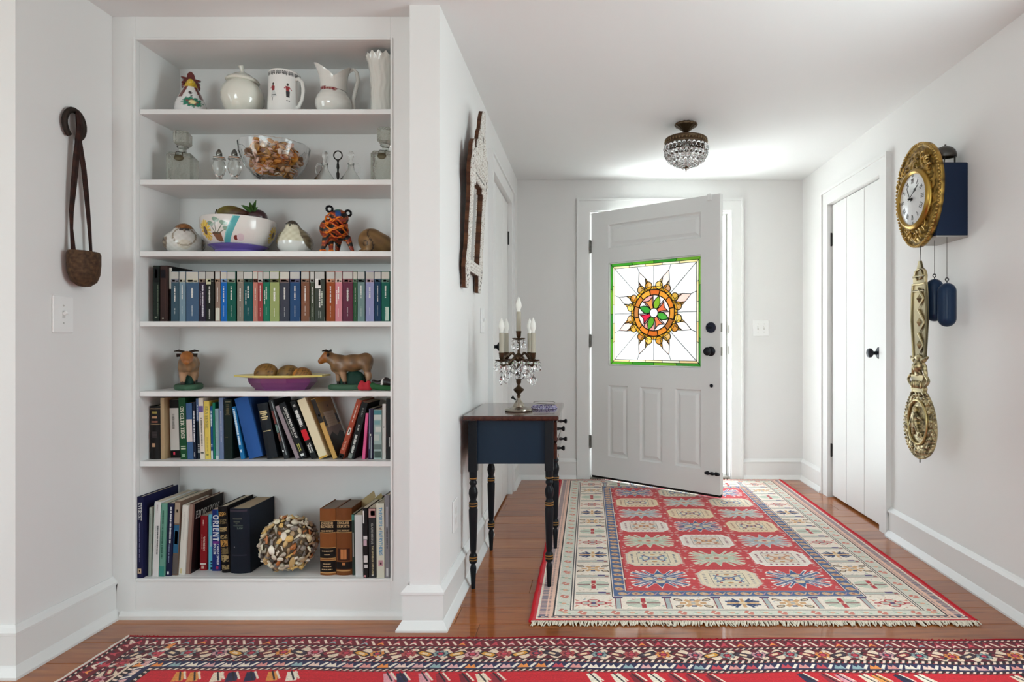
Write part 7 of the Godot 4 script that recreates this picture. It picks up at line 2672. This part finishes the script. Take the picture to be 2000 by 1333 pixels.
func build_books_lower():
	row = []
	var D := 2.362
	var S := 6
	var ev := book("book", "tall navy hardcover with the white title EVEREST, leftmost on the bottom shelf", "17183c", 267.6, 279.2, 0, 971, S, 2.332, 0.2, {"hard": true, "words": [["EVEREST", "d6d6d2", 0.82, 0.22, 0.62, 0.5, false, true]], "lines": [[0.2, 0.68, 0.45, 0.16, "6d6d92"]], "bands": [[0.055, 0.115, "c3a98a", 0.12, 0.72], [0.07, 0.1, "2a2018", 0.32, 0.55]]})
	ev.get_node("cover")
	book("book", "slim grey-green paperback standing lower beside the Everest volume", "b3bcae", 288.5, 294.6, 2.5, 992, S, 2.358, 0.16, {"lines": [[0.2, 0.9, 0.5, 0.25, "8ea096"]]})
	book("book", "white paperback with a small black title, beside the slim grey-green one", "d0cdca", 297, 309, 5, 981, S, 2.344, 0.19, {"lines": [[0.3, 0.68, 0.68, 0.2, "3a3a3c"], [0.3, 0.68, 0.4, 0.07, "9a9a9a"], [0.86, 0.96, 0.5, 0.16, "9a8a8c"]], "bands": [[0.1, 0.98, "a9c4b8", 0.0, 0.06]]})
	book("book", "jade green paperback with a dark green title on the bottom shelf", "5f9380", 309.6, 320.4, 5, 984, S, 2.346, 0.19, {"lines": [[0.25, 0.9, 0.45, 0.3, "2c5a4a"]], "bands": [[0.0, 0.14, "2a7f72", 0.05, 0.95], [0.0, 0.98, "184a40", 0.0, 0.08]]})
	book("book", "navy paperback with a white title running down, right of the jade green one", "191b3a", 321, 332, 5, 984, S, 2.353, 0.19, {"lines": [[0.45, 0.95, 0.6, 0.3, "d5d6da"], [0.18, 0.44, 0.5, 0.16, "7d8aa8"]], "bands": [[0.02, 0.06, "d0d2d0", 0.25, 0.6]]})
	book("book", "book with a brown and blue painted spine, right of the navy paperback", "6f5a4c", 332.6, 343, 6, 980, S, 2.358, 0.2, {"bands": [[0.7, 0.98, "a08e7a"], [0.85, 0.89, "2a2422", 0.35, 0.6], [0.3, 0.68, "2f5f80"], [0.42, 0.6, "24506e", 0.2, 0.8], [0.02, 0.28, "5f5652"]]})
	book("book", "white hardcover with a blank spine leaning right on the bottom shelf", "d6d2c8", 343.5, 355, 8, 988, S, 2.363, 0.16, {"hard": true, "bands": [[0.02, 0.09, "c9b98a", 0.3, 0.6]], "lines": [[0.5, 0.9, 0.5, 0.14, "c2bfb8"]]})
	var ho := book("book", "black-jacketed book showing the white title HORIZON on its side, leaning right", "6f4f46", 357, 366, 8, 985, S, 2.372, 0.19, {"hard": true, "bands": [[0.0, 0.99, "8f7466", 0.0, 0.7]]})
	var hs: Vector3 = ho.get_meta("size")
	ho.set_meta("size", hs + V(0.0022, 0, 0))
	obj("jacket_side", boxm(V(hs.x, 0.001, -hs.z + 0.001), V(hs.x + 0.0006, hs.y - 0.001, -0.003)), M("140d0e", 0.3), ho)
	lettering("side_title", ho, "HORIZON", M("c9c6c0", 0.5), 0.15, 0.028, V(hs.x + 0.0008, hs.y * 0.83, -hs.z * 0.46), V(0, PI / 2, 0), true, false)
	book("book", "dark red paperback with the vertical title WOMAN", "8c1c22", 372.5, 386, 1.5, 1008, S, 2.410, 0.13, {"words": [["WOMAN", "e0cfc0", 0.49, 0.26, 0.24, 0.6, false, true]], "lines": [[0.38, 0.66, 0.28, 0.1, "c98a80"], [0.82, 0.92, 0.45, 0.2, "d0a89a"]], "bands": [[0.105, 0.13, "e3ddd4", 0.05, 0.9], [0.03, 0.085, "cfa89c", 0.25, 0.65]]})
	book("book", "cyan paperback between the WOMAN and ORIENT spines", "58b4cc", 388, 398.6, 0, 1005.6, S, 2.416, 0.13, {"lines": [[0.78, 0.94, 0.6, 0.3, "2f7f9a"]], "bands": [[0.42, 0.62, "a9c6cf", 0.35, 0.75], [0.13, 0.16, "1f3f50", 0.4, 0.75], [0.08, 0.11, "1f3f50", 0.4, 0.75], [0.01, 0.05, "102028", 0.4, 0.75]]})
	book("book", "blue paperback with the bold white title ORIENT", "1b2a6c", 399, 416, 0, 996, S, 2.404, 0.14, {"words": [["ORIENT", "e6e8ec", 0.7, 0.42, 0.66, 0.46], ["CHRISTOPHER", "e0e2e8", 0.27, 0.34, 0.26, 0.7], ["BOLLEN", "e0e2e8", 0.36, 0.17, 0.26, 0.32]], "bands": [[0.5, 0.99, "1d5a96", 0.55, 1.0], [0.445, 0.485, "7a3a8c", 0.12, 0.85], [0.03, 0.075, "9c2f5c", 0.45, 0.75]]})
	var gilt := []
	for k in 8:
		gilt.append([0.05 + k * 0.115, 0.055 + k * 0.115 + (0.095 if k in [1, 2, 3] else 0.06), ["8f7a4e", "a8905e", "6f5f40", "b8853a"][k % 4], 0.08, 0.86])
	var go := book("book", "thick black hardcover with a gold ornamented spine", "120f10", 424, 442, -8, 991, S, 2.382, 0.19, {"hard": true, "round": 0.006, "bands": gilt})
	var gs: Vector3 = go.get_meta("size")
	var fil := B.new()
	fil.flat()
	for k in 150:
		# black scrolls over the gilding
		var q := V(gs.x * rng.randf_range(0.1, 0.84), gs.y * rng.randf_range(0.05, 0.95), 0.0009)
		var l := rng.randf_range(0.002, 0.006)
		fil.quad(q, q + V(l * 0.6, -l * 0.3, 0), q + V(l, l, 0), q + V(l * 0.2, l * 0.6, 0))
	obj("black_scrolls", fil.done(), M("120f10", 0.5), go)
	book("book", "massive blue-black law book with a dim gilt title, left of the shell ball", "141a26", 448.5, 487, -2, 995, S, 2.375, 0.195, {"hard": true, "round": 0.008, "pages": "b5a488", "bands": [[0.955, 0.985, "3c3440", 0.03, 0.9], [0.835, 0.855, "4c5048", 0.18, 0.66], [0.79, 0.808, "4c5048", 0.22, 0.56], [0.765, 0.775, "4c5048", 0.34, 0.44], [0.73, 0.748, "3f4a46", 0.2, 0.7], [0.4, 0.415, "7c7a80", 0.22, 0.28], [0.27, 0.29, "2d2f3c", 0.1, 0.85]], "words": [["LAW", "5a6a60", 0.70, 0.3, 0.026, 0.56, true, true]]})
	for k in 2:
		var o := {"hard": true, "round": 0.007, "pages": "8a7d70", "rough": 0.45, "bands": [[0.645, 0.81, "17100e", 0.0, 1.0], [0.81, 0.82, "b58a50", 0.0, 1.0], [0.635, 0.645, "b58a50", 0.0, 1.0]], "words": [["ENGLISH", "c9a878", 0.785, 0.76, 0.036, 0.5, true, true], ["REPORTS", "c9a878", 0.735, 0.8, 0.036, 0.5, true, true], ["FULL REPRINT", "c9a878", 0.67, 0.78, 0.022, 0.5, true, true]]}
		if k == 0:
			o.bands.append_array([[0.26, 0.41, "17100e", 0.0, 1.0], [0.25, 0.26, "b58a50", 0.0, 1.0], [0.41, 0.42, "b58a50", 0.0, 1.0], [0.05, 0.215, "17100e", 0.0, 1.0], [0.22, 0.23, "b58a50", 0.0, 1.0], [0.03, 0.045, "b58a50", 0.0, 1.0]])
			o.bands.append_array([[0.355, 0.37, "b89a70", 0.14, 0.84], [0.305, 0.318, "b89a70", 0.3, 0.66], [0.165, 0.178, "b89a70", 0.2, 0.7], [0.125, 0.138, "b89a70", 0.18, 0.74], [0.08, 0.094, "b89a70", 0.1, 0.8]])
		else:
			o.bands.append_array([[0.22, 0.4, "3a1d12", 0.1, 0.88], [0.24, 0.39, "b5703a", 0.3, 0.7], [0.09, 0.2, "17100e", 0.0, 1.0], [0.06, 0.075, "b58a50", 0.0, 0.9], [0.15, 0.19, "b5703a", 0.4, 0.6]])
		book("law_book", ["brown leather volume with gold title ENGLISH REPORTS, next to the shell ball", "darker brown leather ENGLISH REPORTS volume with a worn head, right of its twin"][k], ["7f4a24", "70401f"][k], [624.0, 656.0][k], [655.0, 686.5][k], -1, [995.0, 994.0][k], S, 2.357, 0.15, o)
	book("book", "narrow green and black paperback beside the brown leather volumes", "2c3a34", 688, 693, -1.5, 1005, S, 2.360, 0.13, {"bands": [[0.9, 0.99, "3f7f74"], [0.3, 0.7, "8c8a84", 0.3, 0.8]]})
	book("book", "thick white paperback with a plain spine, right of the brown leather volumes", "c9c9c7", 694, 709.5, -2, 1007, S, 2.346, 0.13, {})
	book("book", "black paperback with a strip of black-and-white photographs on its spine", "1a1718", 710, 719.4, -2, 993, S, 2.333, 0.2, {"bands": [[0.78, 0.96, "d8d4d0", 0.05, 0.3], [0.55, 0.6, "c8c4c2", 0.1, 0.9], [0.46, 0.54, "b89aa4", 0.1, 0.8], [0.22, 0.32, "cfcac8", 0.1, 0.9], [0.14, 0.19, "c2bebc", 0.2, 0.9], [0.01, 0.04, "c8888c", 0.1, 0.5]]})
	book("book", "charcoal paperback with the vertical title THE WOMAN UPSTAIRS", "2c2c2d", 720.5, 734.4, -1, 993, S, 2.335, 0.14, {"words": [["THE WOMAN UPSTAIRS", "b9ac84", 0.25, 0.42, 0.26, 0.55], ["CLAIRE MESSUD", "9b9a94", 0.63, 0.3, 0.26, 0.5]], "bands": [[0.86, 0.99, "b58a84"], [0.89, 0.96, "8c2430", 0.3, 0.9], [0.025, 0.05, "c9c7c0", 0.4, 0.65]]})
	book("book", "cream hardcover with the blue vertical title THEORIES OF EVERYTHING", "cdccba", 735.5, 751, -1, 984, S, 2.330, 0.15, {"hard": true, "words": [["THEORIES", "4f8fb4", 0.82, 0.25, 0.42, 0.55], ["of", "7d6a6a", 0.66, 0.03, 0.3, 0.55], ["EVERYTHING", "4f8fb4", 0.47, 0.33, 0.42, 0.55]], "bands": [[0.16, 0.24, "b98a92", 0.25, 0.8], [0.18, 0.21, "7a3a44", 0.45, 0.65]]})
	book("book", "narrow grey hardcover, last at the right of the bottom shelf", "77767a", 751.5, 761.5, -1, 968, S, 2.331, 0.17, {"hard": true, "lines": [[0.35, 0.6, 0.5, 0.25, "3a3a3e"]], "bands": [[0.02, 0.12, "c2c2c2", 0.3, 0.7], [0.62, 0.86, "9a9a9e", 0.35, 0.7]]})
	settle(row.slice(0, 13), 1.0)
	var right_hand := row.slice(13)
	right_hand.reverse()
	settle(right_hand, -1.0)
	# an old booklet lying open behind them
	var bk := thing("open_booklet", "tattered yellowed booklet propped open behind the right-hand books", "booklet", at(706, 985, 2.47) + V(0, 0, 0))
	var b := B.new()
	b.ex(poly([-0.01, -0.03, 0.005, -0.055, 0.055, 0.03, 0.048, 0.052, -0.012, 0.006]), V(0, 0, 0), V(1, 0, 0), V(0, 1, -0.1), V(0.002, 0, 0.003))
	obj("page", b.done(), M("a08c66", 0.9), bk)
	b = B.new()
	b.ex(poly([0.0, -0.05, 0.02, -0.06, 0.085, 0.03, 0.08, 0.045, 0.052, 0.022]), V(0, 0, 0.006), V(1, 0, 0), V(0, 1, -0.1), V(0.002, 0, 0.003))
	obj("page", b.done(), M("8a7a52", 0.9), bk)


func build_shell_ball():
	var p := stand(564, 2.40, 6)
	var R := 0.093
	var t := thing("shell_ball", "ball thickly encrusted with mixed seashells on the bottom shelf", "ornament", p + V(0, 0.112, 0))
	var core := B.new()
	core.ell(V(0, 0, 0), V(R, R * 0.98, R), 32, 20)
	obj("core", core.done(), M("6f5f4c", 0.95), t)
	var meshes := []
	# clam, spiral, cone, mussel and twisted fragments
	var a := B.new()
	a.warp = func(q: Vector3):
		var an := atan2(q.z, q.x)
		return V(q.x, q.y * (1.0 + 0.12 * sin(an * 16.0)), q.z * 0.8)
	a.lathe(P2([1.0, 0.0, 0.95, 0.22, 0.7, 0.5, 0.35, 0.66, 0, 0.7]), 24)
	meshes.append(a.done())
	a = B.new()
	var sp := []
	var sr := []
	for i in 26:
		var f := i / 25.0
		sp.append(V(cos(f * 14.0) * 0.5 * (1.0 - f), 0.15 + f * 0.9, sin(f * 14.0) * 0.5 * (1.0 - f)))
		sr.append(0.42 * (1.0 - f * 0.9))
	a.tube(sp, sr, 7)
	meshes.append(a.done())
	a = B.new()
	a.xf = Transform3D(Basis(V(0, 0, 1), 1.2), V(0.1, 0.3, 0))
	a.lathe(P2([0, -1.1, 0.16, -0.9, 0.2, -0.55, 0.34, -0.2, 0.32, 0.0, 0.44, 0.3, 0.36, 0.55, 0.2, 0.7, 0, 0.9]), 12)
	meshes.append(a.done())
	a = B.new()
	a.ell(V(0, 0.25, 0), V(0.6, 0.28, 1.15), 14, 8)
	meshes.append(a.done())
	a = B.new()
	a.nets(blob([[V(-0.7, 0.2, 0), V(0.5, 0.5, 0.3), 0.3, 0.22], [V(0.5, 0.5, 0.3), V(0.9, 0.2, -0.4), 0.22, 0.12], [V(0, 0.3, 0), V(0.1, 0.8, -0.5), 0.3, 0.1]], 0.2), V(-1.2, -0.3, -0.9), V(1.3, 1.1, 0.8), 0.17)
	meshes.append(a.done())
	var cols := ["d9cdb4", "c9b48e", "c2a06a", "8f8478", "e3dac6", "b06a36", "7b726a", "d8b068", "bfb3a0", "efe6d4", "a88a66", "524b45", "d8ccb8", "a39a86", "cfc4ae", "e6dcc0"]
	var n := 270
	for i in n:
		var y := 1.0 - 2.0 * (i + 0.5) / n
		var ph := i * 2.39996
		var d := V(cos(ph) * sqrt(1.0 - y * y), y, sin(ph) * sqrt(1.0 - y * y))
		if d.y < -0.93:
			continue
		var side := d.cross(V(0.3, 0.9, 0.2)).normalized().rotated(d, rng.randf() * TAU)
		var s := rng.randf_range(0.0105, 0.019)
		var bas := Basis(side, d, side.cross(d)).scaled_local(V(s, s * rng.randf_range(0.7, 1.3), s * rng.randf_range(0.7, 1.1)))
		bas = Basis(side, rng.randf_range(-0.7, 0.7)) * bas
		var o := obj("shell", meshes[[0, 1, 2, 3, 4, 0, 4, 2, 4][rng.randi() % 9]], M(cols[rng.randi() % cols.size()], 0.4), t)
		o.transform = Transform3D(bas, d * R * rng.randf_range(1.0, 1.07))
